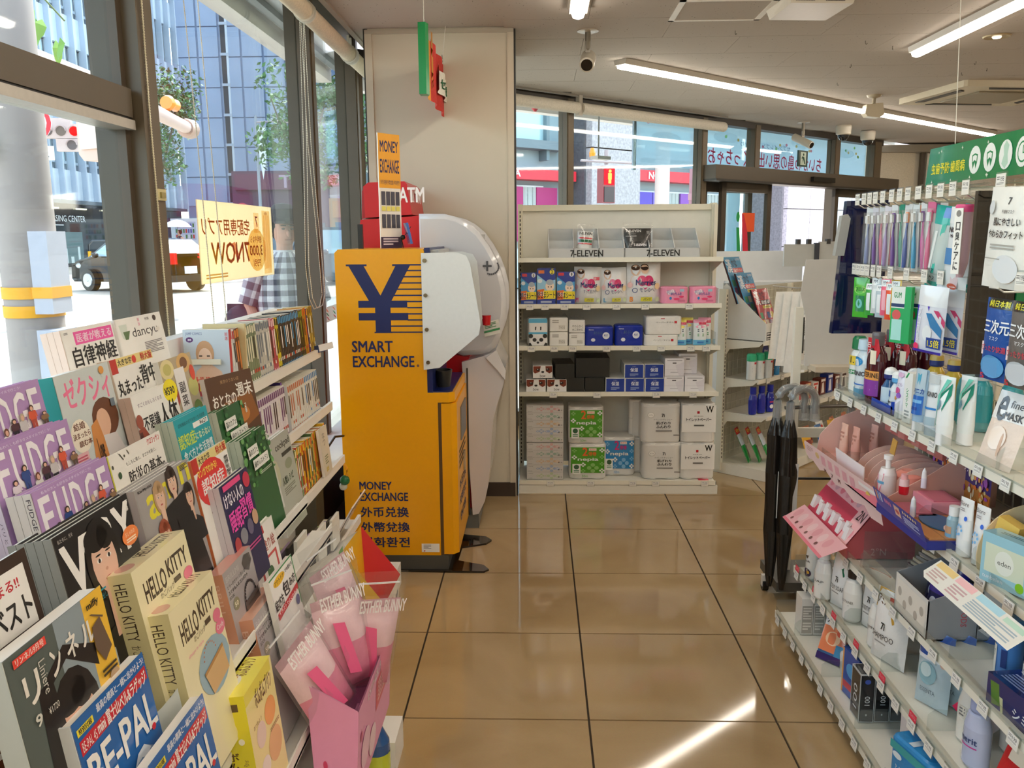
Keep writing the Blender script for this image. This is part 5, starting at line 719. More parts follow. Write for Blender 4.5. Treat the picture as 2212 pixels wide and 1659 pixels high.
pr(g, [('r', 0, 0, 1, 1, 0xC2CCD4), ('t', 'JUMP COMICS', .06, .04, .42, .09, 0x3A4A8A), ('e', .14, .15, .08, .04, 0x5A2A6A), ('b', '38', .1, .135, .18, .165, 0xF0E8F0), ('p', [(.1, 1), (.25, .62), (.42, .52), (.6, .52), (.8, .62), (.98, 1)], 0xE3BFA4), ('e', .46, .36, .2, .2, 0xC89A70), ('e', .46, .42, .15, .15, 0xE6C4A8), ('r', .33, .38, .4, .4, 0x4A3A30), ('r', .5, .38, .57, .4, 0x4A3A30), ('e', .46, .5, .05, .012, 0xB05A50), ('r', 0, .8, 1, 1, 0xA83A44), ('b', 'HUNTER', .24, .7, .94, .8, 0xD85A48), ('b', '1', .3, .8, .42, .92, 0xE8D040), ('R', '冨樫', .92, .04, .98, .16, 0xD04048)], frame((-.015, 0, .205), (.14, 0, 0), (0, 0, -.205)), .68); obj('cover', g, 'card', hx)
obj('shelf_clip', G().box(-.05, -.012, .1, .1, -.006, .116, 0xE8E2CC).box(-.056, -.012, .0, -.04, .06, .12, 0xE8E2CC), 'plastic', rk, (-1.06, 2.5, 1.06))
CL1 = [(0xD8DCDC, 0xC83A3A, 'white-spined comic with red lettering next to the HUNTER volume')] * 3 + [(0x6A3A24, 0xE08A40, 'brown-spined comic left of the beige shelf divider'), (0x7A4A2C, 0xE08A40, 'brown-spined comic touching the beige shelf divider')] + [None] + [(0x7A8A6A, 0xE8E4C8, 'mottled green comic spine right of the beige divider')] * 7 + [(0xC8C8C0, 0x6A7A8A, 'pale grey comic spine in the middle of the upper row')] * 7 + [(0xB84A5A, 0xF0C8D0, 'red-pink comic spine left of the yellow pair, upper row')] * 3 + [(0xD8C830, 0x2A2420, 'yellow-edged comic spine just left of the black series')] * 2 + [(0x2A2C34, 0x3A9AD0, 'black comic spine with blue ends in the upper row')] * 13 + [(0x14140F, 0x8AA040, 'dark green-black comic spine after the blue-ended series')] * 3 + [(0xC88A28, 0xE05020, 'orange and yellow comic spine at the far end of the upper row')] * 2 + [(0x3A2A6A, 0xE8A030, 'violet and orange comic spine at the far end of the upper row')] + [(0xB89A40, 0x7A4A20, 'mustard comic spine at the far end of the upper row')] * 3
y = 2.562
for q in CL1:
    if q is None: obj('shelf_divider', G().box(-1.08, y + .002, 1.05, -.944, y + .014, 1.265, 0xD8C898), 'plastic', rk); y += .018; continue
    comic(y, -.95, 1.048, q[0], q[1], q[2], 'comics in the upper row', H=.2 + .008 * random.random()); y += .0205 * (1.0 + (.35 if q[0] in (0xC88A28, 0xB89A40) else 0))
y = 2.59
for i in range(19): comic(y, -.912, .815, 0xE4E0E8, 0x6A3A7A, 'white-spined comic with purple lettering, left series of the second row', 'comics in the second row', H=.195); y += .0208
comic(y, -.925, .815, 0x2A1E58, 0x8A5AC8, 'dark violet volume separating the two series of the second row', 'comics in the second row', H=.205); y += .035
for i in range(17): comic(y, -.912, .815, 0xE6E6E2, 0x3A8ACA if i > 8 else 0xC86A40, 'white-spined comic with blue top, right series of the second row', 'comics in the second row', H=.185); y += .0245
cols = [(0xE8B830, 0xE05A20)] * 3 + [(0x5A8A5A, 0xE8D8A0)] * 2 + [(0x7A5A2A, 0xD84A2A), (0xC87030, 0xF0D040), (0x4A6A3A, 0xD8B850), (0xB03A28, 0xF0C840), (0xC89A3A, 0x3A5A3A), (0xA85A28, 0xE8C860)]
y = 2.66
for i in range(34): c = cols[(i * 5 + i // 3) % len(cols)] if i > 2 else cols[i]; comic(y, -.868, .578, c[0], c[1], {0xE8B830: 'yellow', 0x5A8A5A: 'sage green', 0x7A5A2A: 'brown', 0xC87030: 'orange', 0x4A6A3A: 'dark green', 0xB03A28: 'red', 0xC89A3A: 'mustard', 0xA85A28: 'rust'}[c[0]] + ' comic spine in the third row', 'comics in the third row', H=.2 + .012 * random.random()); y += .0205
hy = y
mag('magazine', 'beige paperback facing out in the third comic row', 'book', -.865, 3.2, .79, .12, .19, [('r', 0, 0, 1, 1, 0xD8D4C4), ('v', 'なつ', .3, .1, .6, .4, 0x8A8A80), ('L', .3, .6, .7, .8, 4, 0x7A8A6A), ('b', '88', .3, .84, .6, .94, 0xC8B030)], lean=6, t=.01)
# lower pamphlet holders
for i, (y, z, x) in enumerate(((2.3, .58, -.74), (2.6, .5, -.76), (2.95, .42, -.8))):
    t = thing('pamphlet_holder', ('nearest', 'middle', 'farthest')[i] + ' white folded card holder with small booklets below the comics', 'holder', (x, y, z), (0, 0, 0))
    obj('card', G().prism([(-.12, -.16), (.09, -.02), (.07, -.2), (-.05, -.3)], 0, .004, 0xF4F3EC, 'y').face([(-.12, 0, -.16), (-.12, .2, -.16), (.09, .2, -.02), (.09, 0, -.02)], 0xEFEDE6), 'paper', t)
    for k in range(4): obj('booklet', G().box(-.06 + .025 * k, .05, -.11 + .02 * k, -.05 + .025 * k, .16, .01 + .02 * k, (0xB8CC90, 0xA090B8, 0x30302C, 0xE8E8E0)[k]), 'card', t)
t = thing('magazine', 'clear-wrapped white pamphlet folder with fine lettering beside the yellow machine', Z, (-.84, 3.3, .3), (0, R(30), 0)); obj('cover', (lambda g: (pr(g, [('r', 0, 0, 1, 1, 0xEDE3DC), ('L', .1, .1, .7, .2, 2, 0x8A7A70), ('t', '毎日の、家計簿', .2, .25, .8, .4, 0x6A5A50), ('L', .2, .5, .7, .6, 2, 0xB89A88), ('t', '2025', .7, .6, .85, .68, 0xC84040)], frame((.002, -.1, .2), (0, .25, 0), (0, 0, -.2))), g)[1])(G().box(-.006, -.1, 0, 0, .15, .2, 0xEDE3DC)), 'gloss', t)
# pink display box with pouches, yellow/red/green box behind
pb = thing('display_box', 'pink cardboard tray on the rack front reading ESTHER BUNNY', 'box', (-.457, 1.70, .27))
def trough(c, w0, w1, l, h, inner=0xE8A8CC, far=0):
    g = G(); w0 /= 2; w1 /= 2
    P = [(-w0, 0, 0), (w0, 0, 0), (w0, l, 0), (-w0, l, 0), (-w1, -.0, h * 1.28), (w1, 0, h), (w1, l + far, h), (-w1, l + far, h * 1.28)]
    g.mesh(P, [(0, 1, 5, 4), (1, 2, 6, 5), (2, 3, 7, 6), (3, 0, 4, 7), (3, 2, 1, 0)], c)
    Q = [tuple(Vector(p) * .0 + Vector((p[0] * .94, p[1] * .98 + .004, p[2] + (.004 if p[2] < .01 else 0)))) for p in P]; g.mesh(Q, [(4, 5, 1, 0), (5, 6, 2, 1), (6, 7, 3, 2), (7, 4, 0, 3), (0, 1, 2, 3)], inner); return g
obj('tray', trough(0xF0A2CC, .09, .115, .42, .23), 'card', pb)
g = G(); F = lambda u, v, k: (-.045 - .0125 * (1 - v) + (.09 + .025 * (1 - v)) * u, -.0006 - k * .0002, .23 * (1 - v) * (1.28 - .28 * u))
pr(g, [('b', 'ESTHER', .2, .8, .75, .87, 0xFBE4F0), ('b', 'BUNNY', .25, .89, .72, .96, 0xFBE4F0), ('e', .28, .64, .05, .04, 0xD03A6A), ('e', .3, .71, .03, .025, 0xE878A0)], F); F = lambda u, v, k: (.045 + .0125 * (1 - v) + k * .0002 + .0006, .42 * u, .23 * (1 - v))
pr(g, [('r', .5, .2, .85, .55, 0xE06078), ('b', 'ESTHER BUNNY', .25, .06, .9, .16, 0xFBE8F0), ('L', .55, .25, .82, .5, 5, 0xF8C8D0), ('e', .2, .6, .12, .2, 0xF6C8E0), ('e', .4, .75, .1, .16, 0xF8D8E8), ('e', .08, .35, .03, .05, 0xD86090)], F); obj('print', g, 'card', pb)
def pouch(g, w, h, d, c, n=8, m=10, top=.12, wav=0):
    def F(s):
        def f(u, v):
            e = math.sin(math.pi * min(1, max(0, u))) ** .6 * (math.sin(math.pi * min(1, max(0, v / (1 - top)))) ** .5 if v < 1 - top else 0)
            return (-w / 2 + w * u, s * d * .5 * e + wav * math.sin(u * 9 + v * 7) * e, h * v)
        return f
    g.grid(F(-1), n, m, c); g.grid(lambda u, v: F(1)(1 - u, v), n, m, c); return g
for i, (x, y, z, rx, rz, lab) in enumerate(((-.465, 1.78, .47, -12, 15, 'nearest clear zip pouch of pink tissue, leaning left in the pink box'), (-.462, 1.9, .48, -8, -8, 'second clear zip pouch of pink tissue in the pink box'), (-.475, 2.04, .52, -12, 10, 'tall clear zip pouch of pink tissue at the far end of the pink box'), (-.45, 1.97, .44, 4, -18, 'lower front clear zip pouch of pink tissue with a pink ribbon band'))):
    t = thing('zip_pouch', lab, 'pouch', (x, y, z - .03), (R(rx), R((-22, -4, -12, 10)[i]), R(52 + rz)), 'zip pouches in the pink box')
    g = G(); pouch(g, .12, .21, .06, lambda u, v: 0xF8D4DC if v > .45 else 0xF090B0, wav=.004); obj('tissue', g, 'wrinkle', t, (0, 0, .0)); g = G(); pr(g, [('r', .3, .0, .7, 1, 0xF06A98)], frame((-.055, -.036, .17), (.07, 0, -.02), (.02, 0, -.12))); obj('ribbon', g, 'card', t)
    obj('bag', pouch(G(), .135, .28, .075, 0xF0F0EE, top=.2, wav=.005), 'film', t, (0, 0, -.005)); t.scale = (1.12,) * 3; obj('zip_strip', G().box(-.05, -.002, .246, .05, .002, .249, 0xF4F4F4), 'frost', t)
    g = G(); pr(g, [('b', 'ESTHER BUNNY', 0, 0, 1, 1, 0xF6F2F2)], frame((-.055, -.038, .225), (.11, 0, 0), (0, 0, -.03))); obj('lettering', g, 'paper', t)
yb = thing('display_box', 'open cardboard tray with yellow, red and green panels behind the pink box', 'box', (-.5, 2.3, .38)); g = G()
g.mesh([(-.05, 0, 0), (.05, 0, 0), (.05, .22, 0), (-.05, .22, 0), (-.07, 0, .26), (.05, 0, .1), (.06, .22, .1), (-.06, .22, .26)], [(0, 1, 5, 4), (1, 2, 6, 5), (2, 3, 7, 6), (3, 0, 4, 7), (3, 2, 1, 0)], [0xF0C020, 0xF2E8D8, 0xD83A48, 0xE8B820, 0xE0B020]); obj('tray', g, 'card', yb); g = G(); g.face([(-.078, -.004, .26), (-.066, -.004, .28), (-.05, -.004, 0), (-.062, -.004, 0)], 0x6AAE5A); obj('edge_strip', g, 'card', yb)
g = G(); pr(g, [('b', 'いい!', .2, .3, .9, .8, 0x3A4A6A), ('e', .3, .2, .14, .1, 0xD84030), ('e', .7, .85, .14, .1, 0x3AA060)], frame((.0605, 0, .1), (0, .2, 0), (-.01, 0, -.1))); obj('print', g, 'card', yb)
one('hanging_toy', G().tube([(0, 0, .07), (.012, 0, .05), (.01, 0, .02)], .006, 0xF0A020, 8).ball(0, 0, 0, .022, 0x1E6A40, 10, 8).ball(-.01, .01, -.03, .018, 0xD8D8C8, 10, 8), 'plastic', 'small orange and green toy clipped above the pamphlet holders', 'toy', (-.84, 3.5, .5))
one('price_tag', G().box(0, 0, 0, .002, .12, .028, 0xF2F4F6).box(-.03, .0, -.004, .0, .05, .026, 0x3A4A78), 'card', 'white price card sticking out past the upper comics', 'tag', (-.93, 3.52, 1.06), (0, R(-10), R(-15)))
one('drink_bottle', G().lathe([(.03, 0), (.035, .02), (.035, .12), (.012, .17), (.012, .19)], 0x2A5A9A, 14).lathe([(.036, .04), (.036, .09)], 0xC8D840, 14, cap=False), 'gloss', 'blue and lime small pack under the pink box at the bottom edge', 'pack', (-.45, 2.12, .04))

# ================================================================== YELLOW MONEY EXCHANGE MACHINE
YL, NV = 0xF2A900, 0x14205A
mx = thing('exchange_machine', 'tall yellow money exchange machine with a big navy yen sign', 'machine', (0, 0, 0)); fy = 3.715
obj('side_shell', G().prism([(-.896, .075), (-.455, .075), (-.455, .8), (-.5, .8), (-.5, 1.475), (-.505, 1.485), (-.88, 1.485), (-.896, 1.47)], fy, 4.26, YL, 'y'), 'plastic', mx)
obj('navy_panel', G().box(-.5, fy + .002, .8, -.475, 4.29, 1.49, NV), 'plastic', mx); obj('base', G().box(-.9, fy - .004, .008, -.42, 4.26, .075, 0x4A4A46), 'paint', mx); obj('floor_plate', G().prism([(-.91, 3.70), (-.255, 3.69), (-.233, 3.715), (-.26, 3.765), (-.385, 3.82), (-.38, 4.0), (-.266, 4.05), (-.241, 4.1), (-.273, 4.15), (-.91, 4.31)], 0, .009, 0x1A1512), 'glossdark', mx)
obj('cap_block', G().prism([(-.5, fy), (-.405, fy), (-.38, fy + .03), (-.38, 4.28), (-.5, 4.28)], .8, .845, YL).prism([(-.49, fy + .01), (-.41, fy + .01), (-.39, fy + .035), (-.39, 4.27), (-.49, 4.27)], .845, .85, NV), 'plastic', mx)
dd = obj('door', G().prism([(-.44, fy + .003), (-.395, fy + .003), (-.372, fy + .03), (-.372, 4.27), (-.44, 4.27)], .08, .795, YL), 'plastic', mx); obj('door_gap', G().box(-.455, fy + .004, .075, -.44, 4.27, .8, 0x5A4020), 'paint', mx)
obj('slot_frame', G().box(-.372, 3.9, .58, -.366, 4.16, .74, 0x8A8A8C), 'brushed', dd); obj('handle', G().box(-.372, 4.02, .4, -.362, 4.04, .5, 0xC8C8C8), 'metal', dd); g = G(); pr(g, [('L', .1, .1, .9, .3, 4, 0x3A2A10), ('b', '外币兑换', .1, .4, .9, .5, 0x14205A), ('b', '외화환전', .1, .55, .9, .65, 0x14205A), ('b', 'ENTER', .15, .72, .85, .8, 0x14205A)], frame((-.371, 3.78, .6), (0, .4, 0), (0, 0, -.5))); obj('door_print', g, 'paper', dd)
def Y(x, z): return ((x + .896) / .441, (1.485 - z) / 1.41)
FY = frame((-.896, fy, 1.485), (.441, 0, 0), (0, 0, -1.41)); g = G()
P = lambda *q: ('p', [Y(x, z) for x, z in q], NV)
ops = [("p", [Y(x, z) for x, z in ((-.847, 1.42), (-.755, 1.42), (-.755, 1.412), (-.768, 1.412), (-.698, 1.283), (-.735, 1.232), (-.835, 1.412), (-.847, 1.412))], NV),
       ('p', [Y(x, z) for x, z in ((-.642, 1.42), (-.56, 1.42), (-.655, 1.25), (-.655, 1.119), (-.724, 1.119), (-.724, 1.25), (-.735, 1.232), (-.698, 1.283), (-.628, 1.412), (-.642, 1.412))], NV)]
for x0, x1, z0, z1 in ((-.798, -.58, 1.229, 1.26), (-.798, -.577, 1.173, 1.206), (-.73, -.65, 1.116, 1.122), (-.642, -.505, 1.4135, 1.42)): a, b = Y(x0, z1), Y(x1, z0); ops.append(('r', a[0], a[1], b[0], b[1], NV))
for i in range(11):
    z = 1.392 - .0272 * i; x0 = max(-.655, -.566 - (1.42 - z) * .56) if z > 1.26 else (-.58 if z > 1.165 else -.655); a, b = Y(x0, z + .003), Y(-.504, z - .003); ops.append(('r', a[0], a[1], b[0], b[1], NV))
def TX(s, x0, z0, x1, z1): a, b = Y(x0, z1), Y(x1, z0); return ('b', s, a[0], a[1], b[0], b[1], NV)
ops += [TX('SMART', -.834, 1.03, -.65, 1.082), TX('EXCHANGE', -.832, .962, -.555, 1.014), TX('®', -.545, .963, -.533, .975), TX('MONEY', -.825, .392, -.675, .431), TX('EXCHANGE', -.823, .338, -.601, .379), TX('外币兑换', -.823, .26, -.6, .31), TX('外幣兌換', -.823, .188, -.597, .237), TX('외화환전', -.823, .114, -.599, .164)]
a, b = Y(-.544, .133), Y(-.461, .092); ops += [('r', a[0], a[1], b[0], b[1], 0xF2F0EC), ('L', a[0] + .02, a[1] + .004, a[0] + .1, b[1] - .01, 4, 0x8A8A8A), ('e', a[0] + .03, b[1] - .004, .008, .0022, 0xC83030)]
pr(g, ops, FY); obj('front_print', g, 'paper', mx)
for y, c in ((3.705, 0xE8EAE8), (4.02, 0xDCE0DE)):
    s = obj('privacy_screen', G().prism([(-.512, .952), (-.44, .962), (-.264, 1.108), (-.255, 1.156), (-.298, 1.42), (-.315, 1.456), (-.358, 1.47), (-.512, 1.468)] if y < 4 else [(-.5, 1.0), (-.3, 1.08), (-.268, 1.15), (-.29, 1.42), (-.31, 1.455), (-.36, 1.468), (-.5, 1.466)], y - .006, y, c, 'y'), 'plastic', mx)
    if y < 4:
        for x, z in ((-.497, 1.435), (-.496, 1.284), (-.494, 1.133), (-.491, .986)): obj('screen_bolt', G().lathe([(.009, -.008), (.0085, -.014)], 0x8A7A60, 14, ax='y'), 'metal', s, (x, y, z))
obj('coin_cup', G().lathe([(.03, 0), (.037, .05), (.041, .078), (.034, .078), (.03, .02), (.001, .015)], 0x2A2A28, 20, sx=1, sy=1.2), 'plastic', mx, (-.442, 3.86, .85))
obj('console', G().box(-.475, 3.75, 1.2, -.44, 4.2, 1.48, 0xB8BAB8), 'plastic', mx)
s = thing('sign_board', 'tall narrow orange and white MONEY EXCHANGE board on top of the yellow machine', 'sign', (-.69, 4.0, 1.486), (0, 0, R(55)))
obj('board', G().box(-.07, 0, 0, .07, .005, .52, 0xF4F0EA), 'paper', s); g = G()
pr(g, [('r', 0, 0, 1, .47, 0xF2AC30), ('b', 'MONEY', .08, .06, .92, .16, NV), ('b', 'EXCHANGE', .06, .22, .94, .34, NV), ('t', '外币兑换 外幣兌換 외화환전', .06, .4, .94, .44, NV)] + [('r', .08 + .22 * i, .5 + .2 * j, .26 + .22 * i, .62 + .2 * j, 0x4A4A58) for i in range(4) for j in range(2)] + [('r', .08 + .22 * i, .63, .26 + .22 * i, .67, 0xE8E070) for i in range(4)] + [('r', 0, .9, 1, 1, 0x3A2A4A), ('L', .1, .91, .8, .98, 3, 0xD8D0E0)], frame((-.07, -.001, .52), (.14, 0, 0), (0, 0, -.52))); obj('print', g, 'paper', s)
t = thing('phone_camera', 'small blue device on thin black wires on top of the yellow machine', 'device', (-.6, 4.02, 1.486)); obj('device', G().box(-.006, -.03, .02, .006, .03, .12, 0x3A6AB8), 'gloss', t, (0, 0, 0), (0, R(-12), R(20))); obj('wire', G().tube([(-.04, .02, 0), (-.045, 0, .04), (-.02, -.01, .07), (0, 0, .1)], .002, 0x1A1818, 5), 'plastic', t); obj('wire_knot', G().ball(-.04, 0, .05, .012, 0x1A1818, 8, 6), 'plastic', t)
one('antenna', G().box(-.011, -.01, 0, .011, .01, .11, 0x1E1C1C), 'plastic', 'black upright antenna block on the left corner of the yellow machine', 'antenna', (-.815, 3.9, 1.486))
one('power_cable', G().tube([(-.93, 3.55, .62), (-.91, 3.64, .66), (-.88, 3.75, .64), (-.9, 3.8, .5)], .006, 0x1A1414, 6), 'plastic', 'black cable between the comics and the yellow machine', 'cable')

# ================================================================== ATM
at = thing('cash_machine', 'red and light grey ATM with a rounded side shell in front of the pillar', 'machine', (0, 0, 0)); RD = 0xC4121A
obj('body', G().prism([(-.9, .1), (-.36, .1), (-.36, .92), (-.52, .95), (-.585, 1.0), (-.585, 1.645), (-.64, 1.64), (-.9, 1.625), (-.905, 1.6)], 4.32, 4.84, RD, 'y'), 'plastic', at)
obj('top_sign', G().prism([(-.88, 1.635), (-.64, 1.65), (-.662, 1.8), (-.675, 1.815), (-.86, 1.81), (-.885, 1.79)], 4.34, 4.8, RD, 'y').prism([(-.905, 1.63), (-.885, 1.635), (-.887, 1.79), (-.9, 1.77)], 4.38, 4.76, 0xA81018, 'y'), 'plastic', at)
g = G(); pr(g, [('b', 'ATM', 0, 0, 1, 1, 0xF4EEEE)], frame((-.705, 4.337, 1.785), (.13, 0, 0), (0, 0, -.075))); pr(g, [('b', 'ATM', 0, 0, 1, 1, 0xF4EEEE)], frame((-.65, 4.4, 1.78), (0, .34, 0), (0, 0, -.1))); obj('lettering', g, 'paper', at)
dm = [(-.6, 1.652), (-.47, 1.65), (-.41, 1.635), (-.355, 1.607), (-.3, 1.56), (-.252, 1.493), (-.212, 1.42), (-.188, 1.354), (-.17, 1.28), (-.165, 1.213), (-.168, 1.14), (-.181, 1.071), (-.2, 1.015), (-.222, .975), (-.255, .95), (-.294, .939), (-.39, .932), (-.44, .95), (-.52, 1.02), (-.6, 1.05)]
inn = [(x * .93 - .035, (z - 1.3) * .93 + 1.3) for x, z in dm]
for y0, y1, nm in ((4.29, 4.33, 'side_shell'), (4.8, 4.84, 'side_shell')):
    V = [(x, y0, z) for x, z in inn] + [(x, y0 + .012, z) for x, z in dm] + [(x, y1, z) for x, z in dm]; n = len(dm)
    obj(nm, G().mesh(V, [(r * n + i, r * n + (i + 1) % n, (r + 1) * n + (i + 1) % n, (r + 1) * n + i) for r in range(2) for i in range(n)], 0xD6D6D8, True).face([(x, y0, z) for x, z in inn][::-1], 0xCFCFD2).face([(x, y1, z) for x, z in dm], 0xBEBEC2), 'gloss', at)
obj('console_face', G().box(-.5, 4.33, 1.0, -.3, 4.8, 1.55, 0xC0C4C8), 'plastic', at)
lw = [(-.414, .932), (-.29, .93), (-.222, .956), (-.195, .9), (-.175, .854), (-.176, .806), (-.19, .75), (-.213, .684), (-.235, .6), (-.245, .5), (-.253, .36), (-.265, .25), (-.285, .156), (-.318, .087), (-.35, .079)]
obj('lower_shell', G().prism([(-.395, .9)] + lw[1:], 4.28, 4.84, 0xD2D2D6, 'y'), 'gloss', at); obj('tray_wing', G().prism([(-.27, .925), (-.215, .965), (-.168, .86), (-.172, .81), (-.21, .86)], 4.265, 4.282, 0xE6E6E8, 'y'), 'gloss', at)
obj('edge_strip', G().box(-.372, 4.276, .08, -.364, 4.3, .87, 0x4A4A48), 'brushed', at); obj('base_block', G().box(-.45, 4.3, .0, -.32, 4.8, .105, 0x6E706C).box(-.45, 4.3, .105, -.4, 4.4, .16, 0x6E706C), 'paint', at)
obj('rating_label', G().box(-.42, 4.317, .16, -.385, 4.32, .26, 0xECE8E4), 'paper', at)
g = G(); pr(g, [('r', .44, .3, .5, .7, 0x5A5A5E), ('r', .3, .47, .64, .54, 0x5A5A5E), ('b', '+', .3, .25, .65, .75, 0x5A5A5E)] + [('e', .62 + .3 * math.cos(a * .25 + 4.3), .55 - .36 * math.sin(a * .25 + 4.3), .035, .05, 0x5A5A5E) for a in range(11)], frame((-.32, 4.288, 1.44), (.13, 0, 0), (0, 0, -.1))); obj('emblem', g, 'paper', at)
obj('notice_card', (lambda g: (pr(g, [('r', 0, .6, 1, .75, 0x2E8A4A), ('L', .1, .1, .8, .5, 4, 0x4A8A5A)], frame((-.282, 4.246, 1.105), (.08, 0, .02), (.01, 0, -.07))), g)[1])(G().face([(-.282, 4.248, 1.105), (-.202, 4.248, 1.125), (-.192, 4.248, 1.055), (-.272, 4.248, 1.035)], 0xE6EAE0)), 'gloss', at)
obj('red_handset', G().lathe([(.02, 0), (.024, .05)], 0xC81820, 12, ax='z'), 'gloss', at, (-.26, 4.2, 1.1))
# ================================================================== shared product builders (root at the base, front towards local -y)
def label_only(g, mat, parent, nm='label'): return obj(nm, g, mat, parent)
def carton(name, lab, cat, loc, rot, w, d, h, ops, c=WHITE, sc=None, tc=None, grp=None, mat='card', sops=None, tops=None):
    t = thing(name, lab, cat, loc, rot, grp) if (sops or tops) else None
    g = G().box(-w / 2, 0, 0, w / 2, d, h, c, top=tc, side=sc); pr(g, ops, front(w, h), w / h)
    if t is None: return one(name, g, mat, lab, cat, loc, rot, grp)
    obj('body', g, mat, t)
    if sops: g = G(); pr(g, sops, lside(w, h, 0, d), d / h); obj('side_print', g, mat, t)
    if tops: g = G(); pr(g, tops, topf(w, h, 0, d), w / d); obj('top_print', g, mat, t)
    return t
def rr(w, d, r=.02, n=4):
    P = []
    for cx, cy, a in ((w / 2 - r, d / 2 - r, 0), (-w / 2 + r, d / 2 - r, 90), (-w / 2 + r, -d / 2 + r, 180), (w / 2 - r, -d / 2 + r, 270)):
        P += [(cx + r * math.cos(R(a + 90 * i / n)), cy + r * math.sin(R(a + 90 * i / n))) for i in range(n + 1)]
    return P
def rbox(g, w, d, h, c, r=.02, z=0, top=.7):
    """soft box: rounded plan and rounded top and bottom edges"""
    L = [(.9, 0), (1, .04), (1, 1 - .08), (.96, 1 - .03), (.86, 1)]; rings = [[(x * s, y * s, z + h * q) for x, y in rr(w, d, r)] for s, q in L]; n = len(rings[0])
    for a, b in zip(rings, rings[1:]): g.mesh(a + b, [(k, (k + 1) % n, n + (k + 1) % n, n + k) for k in range(n)], c, True)
    g.face(rings[0][::-1], c); g.face(rings[-1], c); return g
def bottle(name, lab, loc, rz, prof, body, cap=None, sx=1, sy=1, mat='gloss', ops=None, lw=0, lz=(0, 0), grp=None, sc=1, bodymat=None, capmat='plastic', cat='bottle', wrap=1.1, pump=None):
    """lathe bottle; ops printed on a label wrapped round the front"""
    t = thing(name, lab, cat, loc, (0, 0, R(rz)), grp); obj('body', G().lathe(prof, body, 20, sx=sx, sy=sy), bodymat or mat, t)
    if cap:
        cp, cc = cap; obj('cap', G().lathe(cp, cc, 16, sx=min(1, sx * 1.1), sy=1), capmat, t)
    if pump: obj('pump', G().lathe([(.006, pump[0]), (.006, pump[0] + .03)], 0xF0F0EE, 8).box(-.012, -.05, pump[0] + .03, .012, .012, pump[0] + .042, pump[1]), 'plastic', t)
    if ops:
        z0, z1 = lz; r = lw + .0006
        S = lambda u, v, k: (sx * (r + k * .00025) * math.sin((u - .5) * 2 * wrap), -sy * (r + k * .00025) * math.cos((u - .5) * 2 * wrap), z1 + (z0 - z1) * v)
        g = G(); pr(g, ops, S, 2 * wrap * r / (z1 - z0), sub=10); obj('label', g, 'card', t)
    return t
def sachet(name, lab, cat, loc, rot, w, h, d, ops, c=WHITE, grp=None, mat='wrinkle', cf=None, pmat='gloss', top=.1):
    """sealed soft pack: bulging body with flat seams, artwork follows the bulge"""
    t = thing(name, lab, cat, loc, rot, grp)
    e = lambda u, v: (max(0, math.sin(math.pi * min(1, max(0, u)))) ** .55) * (max(0, math.sin(math.pi * min(1, max(0, v)))) ** .45)
    g = G(); g.grid(lambda u, v: (-w / 2 + w * u, -d / 2 * e(u, v), h * v), 8, 10, cf or c); g.grid(lambda u, v: (w / 2 - w * u, d / 2 * e(1 - u, v), h * v), 8, 10, c); obj('pack', g, mat, t)
    if ops:
        g = G(); pr(g, ops, lambda u, v, k: (-w / 2 + w * u, -d / 2 * e(u, 1 - v) - .0008 - k * .0003, h * (1 - v)), w / h, sub=8); obj('artwork', g, pmat, t)
    return t
def tag(root, x, y, z, rx=0, red=False, rz=0, n='price_tag', w=.042, h=.024, lab=None):
    if ('tag', red) not in MATS:
        g = G().box(-w / 2, -.001, -.006, w / 2, 0, h, 0xE9E6DC); pr(g, [('r', .08, .1, .92, .85, 0xF6F4EE), ('t', '198', .45, .2, .85, .55, 0x3A3836), ('L', .12, .2, .4, .5, 2, 0x8A8884), ('L', .12, .62, .85, .8, 2, 0xA8A6A0)], front(w, h, .001))
        if red: pr(g, [('r', 0, -.9, 1, -.05, 0xE0284A), ('t', 'プレミアム', .1, -.7, .9, -.3, 0xF8DCE0)], front(w, h, .001))
        g2 = G().box(-w / 2 - .003, .001, -.008, w / 2 + .003, .003, h + .003, 0xE8ECEC); MATS[('tag', red)] = (data('price_tag', g, 'card'), data('tag_holder', g2, 'acrylic'))
    a, b = MATS[('tag', red)]; o = obj(n, a, None, root, (x, y, z), (rx, 0, rz)); o2 = obj('holder', b, None, o)
    return o
# ================================================================== BACK GONDOLA
GY, SH = 4.92, ((1.41, .36), (1.143, .36), (.897, .36), (.622, .37), (.078, .4))
gd = thing('shelf_unit', 'white gondola with five shelves of nappies, tissues and toilet paper facing the aisle', 'shelf', (0, 0, 0))
obj('back_panel', G().box(-.1, 5.3, .1, 1.06, 5.32, 1.7, 0xECEAE0), 'paint', gd); obj('top_rail', G().box(-.12, 5.27, 1.69, 1.08, 5.33, 1.725, 0xEDE8D4), 'paint', gd)
for x in (-.125, 1.055):
    g = G().box(x, 5.25, .02, x + .03, 5.33, 1.73, 0xE8E4D2); g2 = G()
    for k in range(64): g2.box(x + .011, 5.2485, .1 + k * .025, x + .018, 5.251, .115 + k * .025, 0x4A463A)
    u = obj('upright', g, 'paint', gd); obj('slots', g2, 'paint', u, kind='stuff')
for z, dp in SH:
    s = obj('shelf', G().box(-.118, GY, z - .014, 1.06, GY + .37, z - .002, 0xECE9DC).box(-.118, GY - .004, z - .022, 1.062, GY + .006, z + .004, 0xF1EDDC), 'paint', gd)
    if z > .1: obj('bracket', G().prism([(GY + .01, z - .022), (GY + .33, z - .1), (GY + .36, z - .1), (GY + .36, z - .014), (GY, z - .014)], 1.06, 1.064, 0xE9E6D8, 'x'), 'paint', s)
